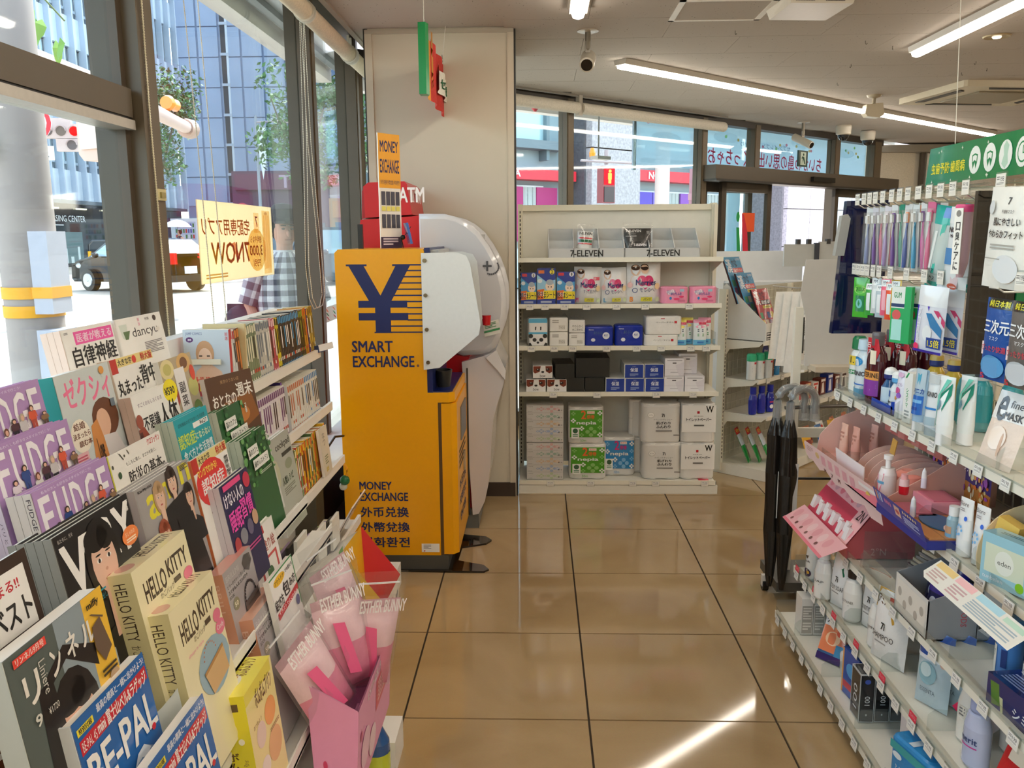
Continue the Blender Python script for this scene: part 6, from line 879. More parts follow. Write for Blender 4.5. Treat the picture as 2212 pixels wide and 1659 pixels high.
obj('kick_panel', G().box(-.12, GY - .002, .0, 1.075, GY + .015, .052, 0xEAE8DC), 'paint', gd); obj('kick_gap', G().box(-.11, GY + .02, .03, 1.07, GY + .03, .07, 0x1A1814), 'paint', gd); obj('side_panel', G().box(1.064, GY + .3, .0, 1.085, GY + .42, 1.72, 0xE8E4D2), 'paint', gd)
BX = lambda u: -.115 + (u - 1121) * .002695
for z, us in ((1.143, (1145, 1178, 1220, 1268, 1332, 1394, 1488)), (.897, (1148, 1198, 1238, 1312, 1377, 1430, 1494, 1528)), (.622, (1196, 1292, 1422, 1502)), (.078, (1190, 1280, 1374, 1425, 1534))):
    for u in us: tag(gd, BX(u), GY - .006, z - .024)
# top shelf: two grey trays
for lab, x0, x1 in (('left grey cardboard display tray reading 7-ELEVEN', .06, .497), ('right grey cardboard display tray reading 7-ELEVEN', .5, .93)):
    t = thing('display_tray', lab, 'tray', (0, 0, 1.41)); g = G(); GC = 0xC9CAC8; y0, y1 = GY + .02, GY + .22
    g.box(x0, y0, 0, x1, y0 + .004, .056, GC); g.box(x0, y1, 0, x1, y1 + .004, .17, 0xBEC0BE); g.box(x0, y0, 0, x1, y1, .003, GC); g.box(x0, (y0 + y1) / 2, 0, x1, (y0 + y1) / 2 + .003, .1, 0xC4C6C4)
    n = 3
    for k in range(n + 1):
        x = x0 + (x1 - x0) * k / n; g.prism([(y0, 0), (y1, 0), (y1, .17), (y1 - .03, .17), (y0, .056)], x - .002, x + .002, 0xD2D3D1, 'x')
    obj('tray', g, 'card', t); g = G(); pr(g, [('b', '7-ELEVEN', 0, 0, 1, 1, 0x24221F)], frame((x0 + .125, y0 - .0005, .046), (.19, 0, 0), (0, 0, -.037), .0004)); obj('lettering', g, 'paper', t)
t = sachet('zip_bag', 'clear bag with folded white cloth, 7-ELEVEN lettering and red-green stripes', 'bag', (.27, GY + .1, 1.44), (R(-8), R(4), 0), .085, .125, .03, [('b', '7-ELEVEN', .05, .04, .95, .18, 0x24221F), ('r', .03, .3, .97, .36, 0xD0303A), ('r', .03, .4, .97, .52, 0x1E6A44), ('r', .03, .56, .97, .62, 0xC83A3A)], 0xF4F2EC); obj('bag', pouch(G(), .1, .17, .03, 0xF4F4F4), 'film', t)
t = sachet('zip_bag', 'black packaged cloth reading 7-ELEVEN in the right tray', 'bag', (.58, GY + .08, 1.415), (R(-8), 0, 0), .155, .165, .03, [('b', '7-ELEVEN', .05, .05, .62, .14, 0xE8E6E2), ('t', 'T-SHIRT', .12, .17, .45, .22, 0x8A8886), ('r', .05, .27, .45, .29, 0xC8C6C2), ('p', [(.2, .36), (.3, .34), (.26, .46), (.2, .48)], 0xB8B6B2), ('b', '7-ELEVEN', .35, .55, .82, .64, 0xF4F2EE), ('p', [(.82, .1), (.95, .1), (.93, .2), (.84, .2)], 0x8A8886)], 0x1E1D1B, cf=0x1E1D1B); obj('bag', pouch(G(), .175, .2, .03, 0xE8E8E8), 'film', t)
for x in (.5,): one('zip_bag', G().box(-.06, 0, 0, .06, .02, .15, 0x24221F), 'wrinkle', 'dark folded pack half hidden behind the black 7-ELEVEN bag', 'bag', (.565, GY + .13, 1.415), (R(-8), 0, R(-4)))
# second shelf
CP = lambda k: [('r', 0, 0, 1, 1, 0x1A3A9A), ('p', [(.0, .15), (.5, .35), (1, .3), (1, .62), (0, .62)], 0x4AA0D8 if k != 1 else 0x9AD0EE), ('r', .08, .03, .4, .12, 0xD83A4A if k != 1 else 0xE87A3A), ('e', .82, .08, .13, .07, 0xF0F0F4 if k != 1 else 0xF0E040), ('b', '8' if k != 1 else '2', .77, .03, .87, .13, 0x1A1A30), ('e', .7, .48, .24, .14, 0xF8E4D0), ('e', .7, .37, .2, .08, 0xB0BCC8), ('e', .62, .5, .03, .02, 0x3A2A28), ('e', .78, .5, .03, .02, 0x3A2A28), ('p', [(.02, .58), (.4, .56), (.42, .84), (.02, .86)], 0xE8742A), ('b', '熱さま', .04, .62, .4, .76, 0xFFFFFF), ('p', [(.36, .6), (1, .6), (1, .84), (.36, .84)], 0xF4E02A), ('b', '熱さまシート', .02, .62, .98, .82, 0x16142A), ('L', .2, .9, .8, .97, 2, 0xC8D8F0), ('e', .16, .33, .13, .06, 0xE8F4FA)]
for i, (u0, u1, h) in enumerate(((1125, 1160, .185), (1160, 1201, .205), (1203, 1243, .19))):
    for k in range(2 if i == 1 else 1): carton('cooling_patch_box', ('blue cooling sheet box reading 熱さまシート, far left of the second shelf', 'larger blue cooling sheet pack with a yellow circle, between its two siblings', 'blue cooling sheet box right of the larger pack, beside the nappies')[i] if k == 0 else 'blue pack standing behind the larger cooling sheet pack', 'box', ((BX(u0) + BX(u1)) / 2 + .004 * k, GY + .02 + .05 * k, 1.143), (0, 0, R((-2, 2, -1)[i])), BX(u1) - BX(u0) - .004, .045, h + .006 * k, CP(i), 0x1A3A9A, mat='gloss')
MR = lambda k: [('e', .24, .2, .14, .13, 0xE8C4A8), ('e', .24, .13, .13, .07, 0x4A342A), ('p', [(.08, .48), (.12, .33), (.36, .33), (.4, .48)], 0xF0E0D0), ('e', .42, .45, .14, .13, 0xD8306E), ('e', .62, .45, .14, .13, 0xD8306E), ('p', [(.28, .48), (.76, .48), (.52, .66)], 0xD8306E), ('b', 'Merries', .24, .42, .84, .56, 0x1E2A6A), ('t', ('すっと肌さら', 'モレ0へ', 'モレ0へ')[k], .35, .62, .8, .72, 0x3A4A7A), ('e', .22, .68, .08, .06, 0x4A5A8A) if k else ('r', .7, .27, .92, .36, 0xD8405A), ('e', .22, .68, .06, .045, 0xF0EEEE) if k else ('t', '新', .72, .28, .8, .35, 0xFBE0E4), ('r', .4, .85, .74, .95, 0xE8E040), ('b', 'パンツ', .48, .87, .7, .93, 0x2A3A6A), ('b', ('M', 'L', 'B')[k], .08, .84, .18, .96, (0xE8408A, 0x3AA0D8, 0xF08A20)[k]), ('e', .88, .58, .08, .08, 0xF0D8A8), ('e', .08, .55, .07, .07, 0xF4C8C8), ('e', .9, .9, .07, .06, 0xD8E8C0)]
for k, (u0, u1, h) in enumerate(((1240, 1300, .215), (1302, 1358, .21), (1357, 1430, .24))):
    sachet('nappy_pack', ('white Merries nappy pack size M, left of three', 'white Merries nappy pack size L, middle of three', 'tallest white Merries nappy pack with two children, right of three')[k], 'nappy pack', ((BX(u0) + BX(u1)) / 2, GY + .09, 1.143), (R(-2), R((1.5, -1.5, 0)[k]), 0), BX(u1) - BX(u0), h, .13, MR(k) + ([('e', .5, .17, .12, .11, 0xE8C4A8), ('e', .5, .12, .12, .08, 0x3A2A24)] if k == 2 else []), 0xF0EFEE)
for k, u in enumerate((1459, 1521)):
    t = thing('wipes_pack', ('pink soft pack of baby wipes, left of the two', 'pink soft pack of baby wipes, right of the two at the shelf end')[k], 'wipes', (BX(u), GY + .08, 1.143), (0, 0, R(3 - 5 * k))); obj('pack', rbox(G(), .155, .1, .1, 0xF29AB8, .03), 'wrinkle', t)
    g = G(); pr(g, [('p', [(.1, .25), (.4, .08), (.5, .3), (.2, .48)], 0xF8E4EC), ('t', '手口ふき', .14, .15, .5, .4, 0x4A6AA8), ('b', 'おしりふき', .3, .3, .75, .5, 0x3A5AA8), ('e', .3, .7, .05, .1, 0x3A8AC8), ('e', .55, .75, .13, .08, 0xE84A78), ('e', .75, .6, .1, .07, 0xE84A78), ('r', .68, .08, .85, .25, 0xA8D0E0), ('L', .6, .82, .9, .95, 2, 0xC05A80)], frame((-.07, -.0512, .092), (.14, 0, 0), (0, 0, -.085), .0003)); obj('artwork', g, 'gloss', t)
    if k == 1: obj('acrylic_end', G().box(.08, -.06, 0, .083, .06, .09, 0xD8DCDC), 'acrylic', t)
# third shelf
t = thing('tissue_pack', 'panda faced pocket tissue pack with a blue top, far left of the third shelf', 'tissues', (BX(1162), GY + .07, .897), (0, 0, R(2))); obj('pack', rbox(G(), .115, .08, .165, 0xF2F2F0, .015), 'gloss', t); g = G()
pr(g, [('r', 0, .0, 1, .16, 0x5AB4DC), ('r', .0, .5, 1, .57, 0x5AB4DC), ('p', [(.35, .3), (.42, .3), (.4, .42), (.34, .42)], 0x2A2A2A), ('p', [(.62, .3), (.69, .3), (.68, .42), (.62, .42)], 0x2A2A2A), ('e', .12, .64, .12, .08, 0x242424), ('e', .88, .64, .12, .08, 0x242424), ('e', .32, .78, .11, .07, 0x242424), ('e', .68, .78, .11, .07, 0x242424), ('e', .5, .88, .07, .04, 0x242424), ('p', [(0, .9), (.1, .88), (.2, 1), (0, 1)], 0x242424), ('p', [(1, .9), (.9, .88), (.8, 1), (1, 1)], 0x242424)], front(.11, .162, .0408, .001)); obj('artwork', g, 'gloss', t)
one('tissue_pack', rbox(G(), .11, .06, .158, 0xE8F0F4, .015), 'gloss', 'second pocket tissue pack behind the panda faced one', 'tissues', (BX(1158), GY + .16, .897))
for k, (u, w, h) in enumerate(((1208, .108, .17), (1248, .095, .155))):
    t = thing('tissue_pack', ('plain white stacked pocket tissues in clear wrap with a grey top', 'white stacked pocket tissues with black Japanese lettering')[k], 'tissues', (BX(u), GY + .07, .897))
    for j in range(2): g = G(); rbox(g, w, .08, h / 2 - .002, 0xEEEDE8, .008, z=j * h / 2); pr(g, [('t', 'やわらかく', .2, .4, .85, .6, 0x3A3836), ('t', '水に流せる', .2, .66, .85, .86, 0x3A3836)] if (k and j) else [('L', .15, .2, .5, .45, 2, 0xA8A6A0), ('r', .5, .55, .85, .85, 0xD8D6CE), ('t', 'ティシュ', .53, .6, .83, .8, 0x5A5854)], front(w, h / 2, .0405, j * h / 2)); obj('packet', g, 'card', t)
    obj('wrap', G().grid(lambda u, v: (-w / 2 + w * u, -.03 + .05 * v, h + .012 * math.sin(u * 17) * v + .01 * v), 12, 3, 0xC8CCCC), 'film', t)
for k, (u, h) in enumerate(((1297, .115), (1361, .122))):
    t = thing('tissue_pack', ('dark blue soft tissue pack, left of the two', 'dark blue soft tissue pack with a white round mark, right of the two')[k], 'tissues', (BX(u), GY + .08, .897), (0, 0, R(-2 + 3 * k))); obj('pack', rbox(G(), .165, .12, h, 0x1430A0, .02), 'wrinkle', t)
    g = G(); pr(g, [('e', .75, .45, .13, .2, 0xE8ECF8), ('b', 'POT', .68, .38, .82, .5, 0x1430A0), ('e', .28, .7, .08, .1, 0xE8ECF8), ('t', '鼻うるるる', .3, .2, .62, .38, 0x5A7A90), ('t', 'kleenex', .12, .06, .3, .14, 0xE8ECF8)], frame((-.08, -.0612, h - .008), (.16, 0, 0), (0, 0, -h + .014), .0003)); obj('artwork', g, 'gloss', t)
for k, (u, z, w) in enumerate(((1432, .897, .2), (1436, .962, .21))):
    t = thing('paper_towel_pack', ('lower white paper towel pack in crinkled wrap', 'upper white paper towel pack with a small red mark')[k], 'paper towels', (BX(u), GY + .1, z), (0, 0, R(3 * k - 2))); obj('pack', rbox(G(), w, .15, .065 if k == 0 else .11, 0xF0EEE8, .02), 'wrinkle', t)
    g = G(); pr(g, [('t', 'ペーパータオル', .25, .4, .8, .58, 0x6A6560), ('r', .82, .35, .9, .6, 0xC83038), ('r', .4, .05, .52, .12, 0xC83038)], frame((-w / 2 + .01, -.0762, .06 if k == 0 else .1), (w - .02, 0, 0), (0, 0, -.055), .0003)); obj('artwork', g, 'gloss', t)
for k, (u, c, lab) in enumerate(((1474, 0xF0E070, 'slim white wipes pack with a yellow top, between the towels and the pink one'), (1491, 0xF0E070, 'second slim white wipes pack with a yellow top'), (1517, 0xF0A0B8, 'slim white wipes pack with a pink top near the shelf end'), (1530, 0xF0A0B8, 'slim white wipes pack with a pink top at the very shelf end'))):
    sachet('wipes_pack', lab, 'wipes', (BX(u), GY + .06 + .04 * (k % 2), .897), (R(-3), 0, R(-2)), .075, .15 + .008 * (k % 2), .04, [('r', 0, .0, 1, .14, c), ('r', .4, .1, .98, .2, 0xD84060), ('e', .5, .28, .35, .06, c), ('L', .3, .38, .75, .5, 2, 0x4A5A6A), ('L', .3, .55, .8, .68, 2, 0x5AA070), ('r', 0, .8, 1, 1, 0x6AB8E0), ('r', .3, .86, .8, .93, 0x3A78C0)], 0xEEF4F4)
t = obj('acrylic_end', G().box(1.03, GY, .9, 1.033, GY + .2, .98, 0xD8DCDC), 'acrylic', gd)
# fourth shelf
DG = [('r', 0, .62, 1, 1, 0xF2F0EE), ('p', [(.02, .04), (.4, .04), (.34, .5), (.1, .62), (.02, .5)], 0x7A3018), ('p', [(.98, .04), (.64, .04), (.66, .45), (.84, .62), (.98, .5)], 0x7A3018), ('e', .26, .32, .1, .11, 0x2A140E), ('e', .75, .3, .1, .11, 0x2A140E), ('e', .24, .28, .03, .03, 0xE8E0D8), ('e', .73, .26, .03, .03, 0xE8E0D8), ('e', .5, .5, .08, .08, 0x1A1412), ('t', 'bow', .36, .68, .64, .92, 0x3A3430)]
for k, (u, z, lab) in enumerate(((1158, .622, 'tissue box with a spaniel face reading bow, lower left'), (1204, .622, 'tissue box with a spaniel face reading bow, lower right'), (1173, .704, 'tissue box with a spaniel face reading bow, on top of the other two'))): carton('tissue_box', lab, 'tissue box', (BX(u), GY + .03, z), (0, 0, R((0, 0, 2)[k])), .116, .22, .075, DG, 0xEDEBE8)
BK = 0x1F1F1B
for u, y, z, lab in ((1222, .02, .705, 'black tissue box turned slightly on the upper layer, left end'), (1284, .06, .705, 'longer black tissue box on the upper layer'), (1244, .035, .622, 'black tissue box on the lower layer, left'), (1288, .035, .622, 'black tissue box on the lower layer, right')): carton('tissue_box', lab, 'tissue box', (BX(u), GY + y, z), (0, 0, R(4 if u == 1222 else 0)), .113 if u != 1284 else .2, .24, .082 if z < .7 else (.086 if u == 1222 else .115), [], BK)
HB = [('r', .03, .03, .97, 1, 0x1E3C96), ('b', '保湿', .3, .26, .7, .56, 0xE8ECF4), ('t', 'うるおい', .4, .12, .6, .19, 0xC8D0E4), ('L', .28, .68, .72, .9, 3, 0x9AACD4)]
for k, (u, z) in enumerate(((1333, .622), (1376, .622), (1420, .622), (1374, .705), (1418, .705))): carton('tissue_box', 'navy tissue box reading 保湿, ' + ('lower layer, left of three', 'lower layer, middle of three', 'lower layer, right of three', 'upper layer, left of two', 'upper layer, right of two')[k], 'tissue box', (BX(u), GY + .03, z), (0, 0, 0), .114, .22, .081, HB, 0xE8E8E4)
WB = [('L', .12, .1, .9, .2, 1, 0xB0ACB0), ('r', .4, .24, .6, .3, 0x4A484A), ('p', [(.55, .4), (1, .2), (1, 1), (.75, 1)], 0xE2DEE4), ('r', 0, .62, 1, .63, 0xC8C4CA), ('L', .3, .78, .7, .84, 1, 0xB8B4BA)]
for k, (u, z, w, h, y) in enumerate(((1462, .622, .115, .092, .03), (1507, .622, .115, .092, .03), (1462, .716, .112, .105, .03), (1497, .716, .11, .12, .12))): carton('tissue_box', 'white tissue box with pale grey facets, ' + ('lower layer, left of two', 'lower layer, right of two at the shelf end', 'upper layer in front', 'upper layer standing behind')[k], 'tissue box', (BX(u), GY + y, z), (0, 0, 0), w, .2, h, WB, 0xEDEBEE)
# bottom shelf
FC = (0xF0B8B8, 0xA8C8B8, 0xF0CFA8, 0xB0C4E8, 0xCDE0B4)
for s, z0 in enumerate((.08, .312)):
    t = thing('tissue_bundle', ('lower', 'upper')[s] + ' wrapped bundle of five nepia tissue boxes with pastel flowers', 'tissues', (BX(1178), GY + .03, z0))
    for k in range(5):
        c = FC[4 - k]; g = G().box(-.11, 0, k * .0455, .11, .12, k * .0455 + .0445, 0xEFECE8); o = [('t', 'nepia', .03, .12, .17, .26, 0x4A4846), ('L', .03, .82, .15, .9, 1, 0x8A8886), ('r', .86, .55, .9, .75, 0x4A4846), ('r', .93, .6, .97, .75, 0xA8A6A2)]
        for cx, r in ((.4, .055), (.68, .085), (.3, .03), (.55, .03), (.84, .04)): o += [('e', cx + r * math.cos(a), .5 - r * 3.6 * math.sin(a), r * .55, r * 2.0, c) for a in (0, 1.57, 3.14, 4.71)] + [('e', cx, .5, r * .3, r * 1.1, 0xF6F2EE)]
        pr(g, o, front(.22, .0445, 0, k * .0455), 4.9); obj('tissue_box', g, 'card', t)
    obj('wrap', G().box(-.112, -.003, -.001, .112, -.002, .235, 0xF4F4F4).grid(lambda u, v: (-.112 + .224 * u, .12 * v, .236 + .008 * math.sin(u * 3.14)), 8, 3, 0xF0F0F0), 'film', t)
def flower(cx, cy, r, c, q=1.05): return [('e', cx + r * math.cos(a), cy - r * q * math.sin(a), r * .62, r * .62 * q, c) for a in (0, 1.57, 3.14, 4.71)]
def rolls(lab, u, y, z, w, h, d, ops, lab2=(.05, .95, .08, .82), tint=0xF2F0EA):
    t = thing('toilet_roll_pack', lab, 'toilet paper', (BX(u), GY + y, z)); g = G()
    for sx in (-1, 1):
        for sy in (-1, 1):
            for j in range(2): g.lathe([(w * .245, 0), (w * .25, .006), (w * .25, h / 2 - .008), (w * .24, h / 2 - .002), (w * .07, h / 2 - .003)], tint, 18, x=sx * w * .245, y=d / 2 + sy * d * .24, z=j * h / 2, sy=d / w)
    obj('rolls', g, 'paper', t, kind=None); obj('wrap', rbox(G(), w, d, h, 0xF4F2EC, w * .2), 'frost', t, (0, d / 2, 0))
    a, b, c, e = lab2; S = lambda u, v, k: (-w / 2 + w * (a + (b - a) * u), -.0005 - k * .0004 + .003 * (abs(2 * (a + (b - a) * u) - 1) ** 6) - .001, h * (1 - c - (e - c) * v)); g = G(); pr(g, ops, S, (b - a) * w / ((e - c) * h), sub=8); obj('label', g, 'gloss', t); return t
def NP(c, c2, n2, tx): return [('r', 0, 0, 1, 1, c), ('b', '2', .34, .01, .5, .33, n2), ('b', '倍巻', .52, .17, .76, .32, n2), ('r', .53, .03, .76, .13, 0xF4E8D8), ('t', '長持ち', .55, .05, .74, .11, n2), ('b', 'nepia', .2, .4, .82, .56, 0xF4F8F0)] + flower(.1, .12, .045, c2) + flower(.1, .38, .05, 0xF2F6EE) + flower(.92, .1, .05, 0xF2F6EE) + flower(.92, .36, .045, c2) + flower(.36, .66, .05, 0xF2F6EE) + flower(.36, .9, .045, c2) + flower(.65, .78, .11, c2) + flower(.92, .62, .045, c2) + flower(.92, .88, .05, 0xF2F6EE) + [('r', .04, .62, .28, 1.02, 0xF0F2EC), ('e', .16, .74, .08, .09, 0x2A5A3A), ('L', .08, .86, .24, .98, 2, 0x5A8A6A), ('t', tx, .32, 1.04, .5, 1.14, c)]
rolls('green nepia toilet roll pack, lower of the two', 1274, .04, .08, .225, .215, .2, NP(0x4E9E22, 0x8CC468, 0xF0682A, '50m')); rolls('green nepia toilet roll pack, stacked on the other', 1270, .05, .298, .215, .225, .2, NP(0x4E9E22, 0x8CC468, 0xF0682A, '50m'))
rolls('single blue nepia toilet roll pack standing farther back', 1347, .12, .08, .2, .24, .19, NP(0x2A88C4, 0x7AB8E0, 0xD02A7A, '100m'))
TR = [('e', .22, .28, .09, .085, 0xB8B4AE), ('e', .22, .28, .08, .076, 0xF2F0EA), ('t', 'ダブル', .17, .26, .27, .3, 0x3A3836), ('b', '7i', .5, .24, .58, .34, 0x2A2826), ('t', 'トイレットティシュー', .3, .39, .78, .44, 0x3A3836), ('b', '肌ざわり', .36, .47, .74, .56, 0x242220), ('b', 'ふんわり', .36, .58, .74, .67, 0x242220), ('L', .35, .73, .78, .8, 1, 0x8A8682), ('L', .82, .86, .98, .92, 1, 0x8A8682)]
rolls('white toilet roll pack with black Japanese lettering, lower of the stack', 1441, .04, .08, .235, .225, .2, TR, (.02, .98, .05, .9)); rolls('white toilet roll pack with black Japanese lettering, upper of the stack', 1437, .04, .306, .235, .24, .2, TR, (.02, .98, .05, .9))
for k, (z, lab) in enumerate(((.08, 'white plastic-wrapped roll pack half hidden behind, lower'), (.306, 'white plastic-wrapped roll pack half hidden behind, upper'))): rolls(lab, 1412, .2, z, .22, .222 + .01 * k, .1, [('r', .4, .4, .6, .5, 0xF0EEE8)])
WP = [('r', 0, .02, 1, .76, 0xF4F3EE), ('b', 'W', .7, .04, .92, .22, 0x2A2826), ('r', .44, .18, .51, .25, 0xC83038), ('b', 'トイレットペーパー', .12, .36, .86, .46, 0x2A2826), ('t', '再生紙100%', .35, .3, .62, .33, 0x5A5854), ('L', .35, .55, .65, .62, 1, 0x6A6864)]
rolls('white toilet paper pack marked W, lower of the pair at the shelf end', 1520, .04, .08, .205, .225, .2, WP, (.01, .99, .02, .95)); rolls('white toilet paper pack marked W, upper of the pair at the shelf end', 1520, .04, .306, .205, .24, .2, WP, (.01, .99, .02, .95))
one('sticker', G().box(-.03, 0, 0, .03, .05, .003, 0xE04858), 'gloss', 'small pink-red card lying on the right end of the bottom shelf', 'card', (BX(1533), GY + .0, .078))

# ================================================================== ANGLED GONDOLA by the door
AG = R(48); ag = thing('shelf_unit', 'angled white gondola with mesh back, beside the door', 'shelf', (1.44, 5.16, 0), (0, 0, AG))
obj('base', G().box(0, .015, .0, 2.7, .4, .068, 0xE8E5D8).box(-.004, 0, .012, 2.7, .015, .075, 0xEDEADE), 'paint', ag); obj('end_cover', G().box(-.003, .0, .002, .0, .36, .07, 0xEDE9DC), 'paint', ag)
g = G()
for k in range(46): g.box(.02 + .06 * k, .349, .1, .0235 + .06 * k, .352, 1.18, 0xC8C4B4)
for k in range(20): g.box(.02, .347, .12 + .055 * k, 2.7, .35, .1235 + .055 * k, 0xC8C4B4)
obj('wire_mesh', g, 'paint', ag, kind='stuff'); obj('back_board', G().box(0, .36, .05, 2.7, .37, 1.2, 0xB8B4A4), 'paint', ag)
for x in (0, .9, 1.8): u = obj('upright', G().box(x - .015, .33, .02, x + .015, .38, 1.2, 0xE6E2D2), 'paint', ag); g = G(); [g.box(x - .004, .3285, .1 + .025 * k, x + .004, .3305, .115 + .025 * k, 0x5A564A) for k in range(43)]; obj('slots', g, 'paint', u, kind='stuff')
for z, y0 in ((.88, .07), (.633, .1), (.41, .03)):
    for s in range(3):
        sh = obj('shelf', G().box(.9 * s + .01, y0, z - .012, .9 * s + .89, .34, z, 0xE9E6DA).box(.9 * s + .005, y0 - .006, z - .02, .9 * s + .895, y0 + .004, z + .006, 0xEFECE0), 'paint', ag); obj('bracket', G().prism([(y0, z - .004), (.34, z - .004), (.34, z - .12), (.3, z - .06), (y0 + .03, z - .03)], .9 * s, .9 * s + .004, 0xE6E2D4, 'x'), 'paint', sh)
    for k in range(9): tag(ag, .12 + .2 * k, y0 - .012, z - .02)
for k in range(8): tag(ag, .15 + .22 * k, -.012, .05)
AM = Matrix.Translation((1.44, 5.16, 0)) @ Matrix.Rotation(AG, 4, 'Z')
def A(x, y, z): return tuple(AM @ Vector((x, y, z)))
t = thing('magazine_file', 'white cardboard magazine file with a slanted side on the angled gondola', 'box', A(.02, .07, .885), (0, 0, AG))
g = G().prism([(.0, 0), (.3, 0), (.3, .33), (.28, .35), (.0, .11)], -.0, .003, 0xDDDCD8, 'x').prism([(.0, 0), (.3, 0), (.3, .33), (.28, .35), (.0, .11)], .25, .253, 0xDDDCD8, 'x').box(0, -.003, 0, .253, 0, .11, 0xE6E5E0).box(0, .3, 0, .253, .303, .35, 0xD2D1CC).box(0, 0, 0, .25, .3, .003, 0xD8D7D2); obj('case', g, 'card', t); g = G(); pr(g, [('r', .04, .5, .5, .95, 0x3A3A38), ('r', .06, .55, .48, .62, 0xE8E6E2), ('r', .06, .7, .48, .77, 0xE8E6E2), ('r', .06, .84, .48, .9, 0xE8E6E2)], front(.253, .11, .0035, 0, 0)); obj('print', g, 'card', t)
PZ = lambda a, b: [('r', 0, 0, 1, 1, a), ('b', '漢', .04, .04, .34, .34, 0xF0F4F8), ('b', 'かな', .38, .05, .7, .22, 0x1E2A4A), ('t', 'SUPER', .7, .03, .95, .08, 0xF0F0F0), ('r', .36, .24, .95, .34, b), ('b', '頭がいい', .4, .25, .92, .33, 0xF8F0F0), ('r', .4, .36, .95, .42, 0xF0E030), ('b', '1000問', .45, .365, .9, .415, 0x1A1A1A)] + [('r', .08 + .22 * (i % 4), .5 + .16 * (i // 4), .26 + .22 * (i % 4), .63 + .16 * (i // 4), random.choice((0xD04060, 0xE0C050, 0x50A070, 0x4060A8, 0xE8D8C0, 0x7A3A6A))) for i in range(12)]
for i, (x, y, z, a, b, lab) in enumerate(((.03, .26, 1.35, 0x4AA0D0, 0xE85A5A, 'blue puzzle magazine at the back of the white file, tallest'), (.05, .18, 1.25, 0x3E98CC, 0xE85A5A, 'blue puzzle magazine in the middle of the white file'), (.09, .09, 1.15, 0xC02838, 0x2A2A30, 'red puzzle magazine in shiny wrap at the front of the white file'))):
    p = A(x - .02, y, z - .24); r = thing('puzzle_magazine', lab, 'magazine', p, (R(-22), 0, AG)); w, h = .2, .31; g = G().box(0, 0, 0, w, .012, h, 0xE8E4E0, side=0x3A1A20); pr(g, PZ(a, b), frame((0, 0, h), (w, 0, 0), (0, 0, -h)), w / h); obj('cover', g, 'card', r)
    obj('wrap', G().grid(lambda u, v: (w * u, -.003 - .004 * math.sin(u * 9) * math.sin(v * 7) - .003, h * v), 9, 9, 0xF0F0F0), 'film', r)
CANP = [(.028, 0), (.03, .004), (.03, .118)]
for i in range(3):
    bottle('spray_can', 'white aerosol can with green cap, ' + ('left', 'middle', 'right')[i] + ' of three on the angled shelf', A(.05 - .0 + .07 * i - .02, .16 - .02 * i, .636), 48, CANP, 0xE0E4E4, ([(.03, .118), (.031, .13), (.03, .155), (.024, .165)], 0x38B888), ops=[('r', .3, .02, .9, .14, 0xC82838), ('L', .1, .25, .9, .7, 7, 0x8A9AB0), ('r', .6, .72, .9, .96, 0x4A4A4A)], lw=.03, lz=(.01, .115), cat='can')
odd = [(.26, 0x6A3A28, 0xE8A030, .026, .13, 'slim brown and orange aerosol beside the green-capped cans'), (.33, 0x2A8ACC, 0x2A7ABA, .03, .12, 'blue spray can right of the brown aerosol'), (.46, 0xC8C8C4, 0xE8E8E4, .028, .14, 'silver can with a white top on the angled shelf'), (.56, 0x2A6A3A, 0x1E5A30, .026, .11, 'dark green can beside the silver one'), (.66, 0xE8A820, 0xE8A820, .04, .1, 'orange box with black lettering on the angled shelf'), (.8, 0xD8D8D4, 0x8A8A88, .03, .1, 'pale jar half hidden behind the white post')]
for x, c, cc, r_, h, lab in odd: bottle('spray_can', lab, A(x, .15, .636), 48, [(r_, 0), (r_, h * .75), (r_ * .9, h * .8)], c, ([(r_ * .92, h * .8), (r_ * .9, h)], cc), ops=[('L', .2, .2, .8, .8, 4, 0xF0EEE8 if c < 0xC00000 else 0x2A2A2A)], lw=r_, lz=(.01, h * .7), cat='can')
t = thing('round_card', 'blue round-topped promotional card among the aerosols', 'card', A(.29, .2, .73), (0, 0, AG)); g = G().lathe([(.04, 0), (.04, .002)], 0x2A3A9A, 16, ax='y', z=.06).box(-.04, 0, -.05, .04, .002, .06, 0x2A3A9A); pr(g, [('b', '防水', .2, .2, .8, .4, 0xF4F4F8), ('b', '強力', .2, .5, .8, .7, 0xF4D0D8)], front(.08, .15, .003, -.05)); obj('board', g, 'card', t)
NVP = [(.024, 0), (.028, .006), (.03, .05), (.03, .095), (.024, .12), (.018, .13)]
for i in range(3): bottle('lotion_bottle', 'blue lotion bottle, ' + ('left', 'middle', 'right, with its white label facing out')[i] + (' of three' if i < 2 else '') + ', on the angled gondola', A(-.02 + .075 * i + .05, .14 - .02 * i, .415), 20, NVP, 0x16259A, ([(.016, .13), (.02, .134), (.02, .175)], 0x16259A), sy=.7, ops=[('L', .3, .2, .7, .3, 1, 0xE8ECF8), ('r', .3, .45, .8, .52, 0xD83A5A), ('e', .5, .75, .2, .12, 0xF0F0F8)] if i == 2 else None, lw=.03, lz=(.01, .12))
rn = random.Random(4)
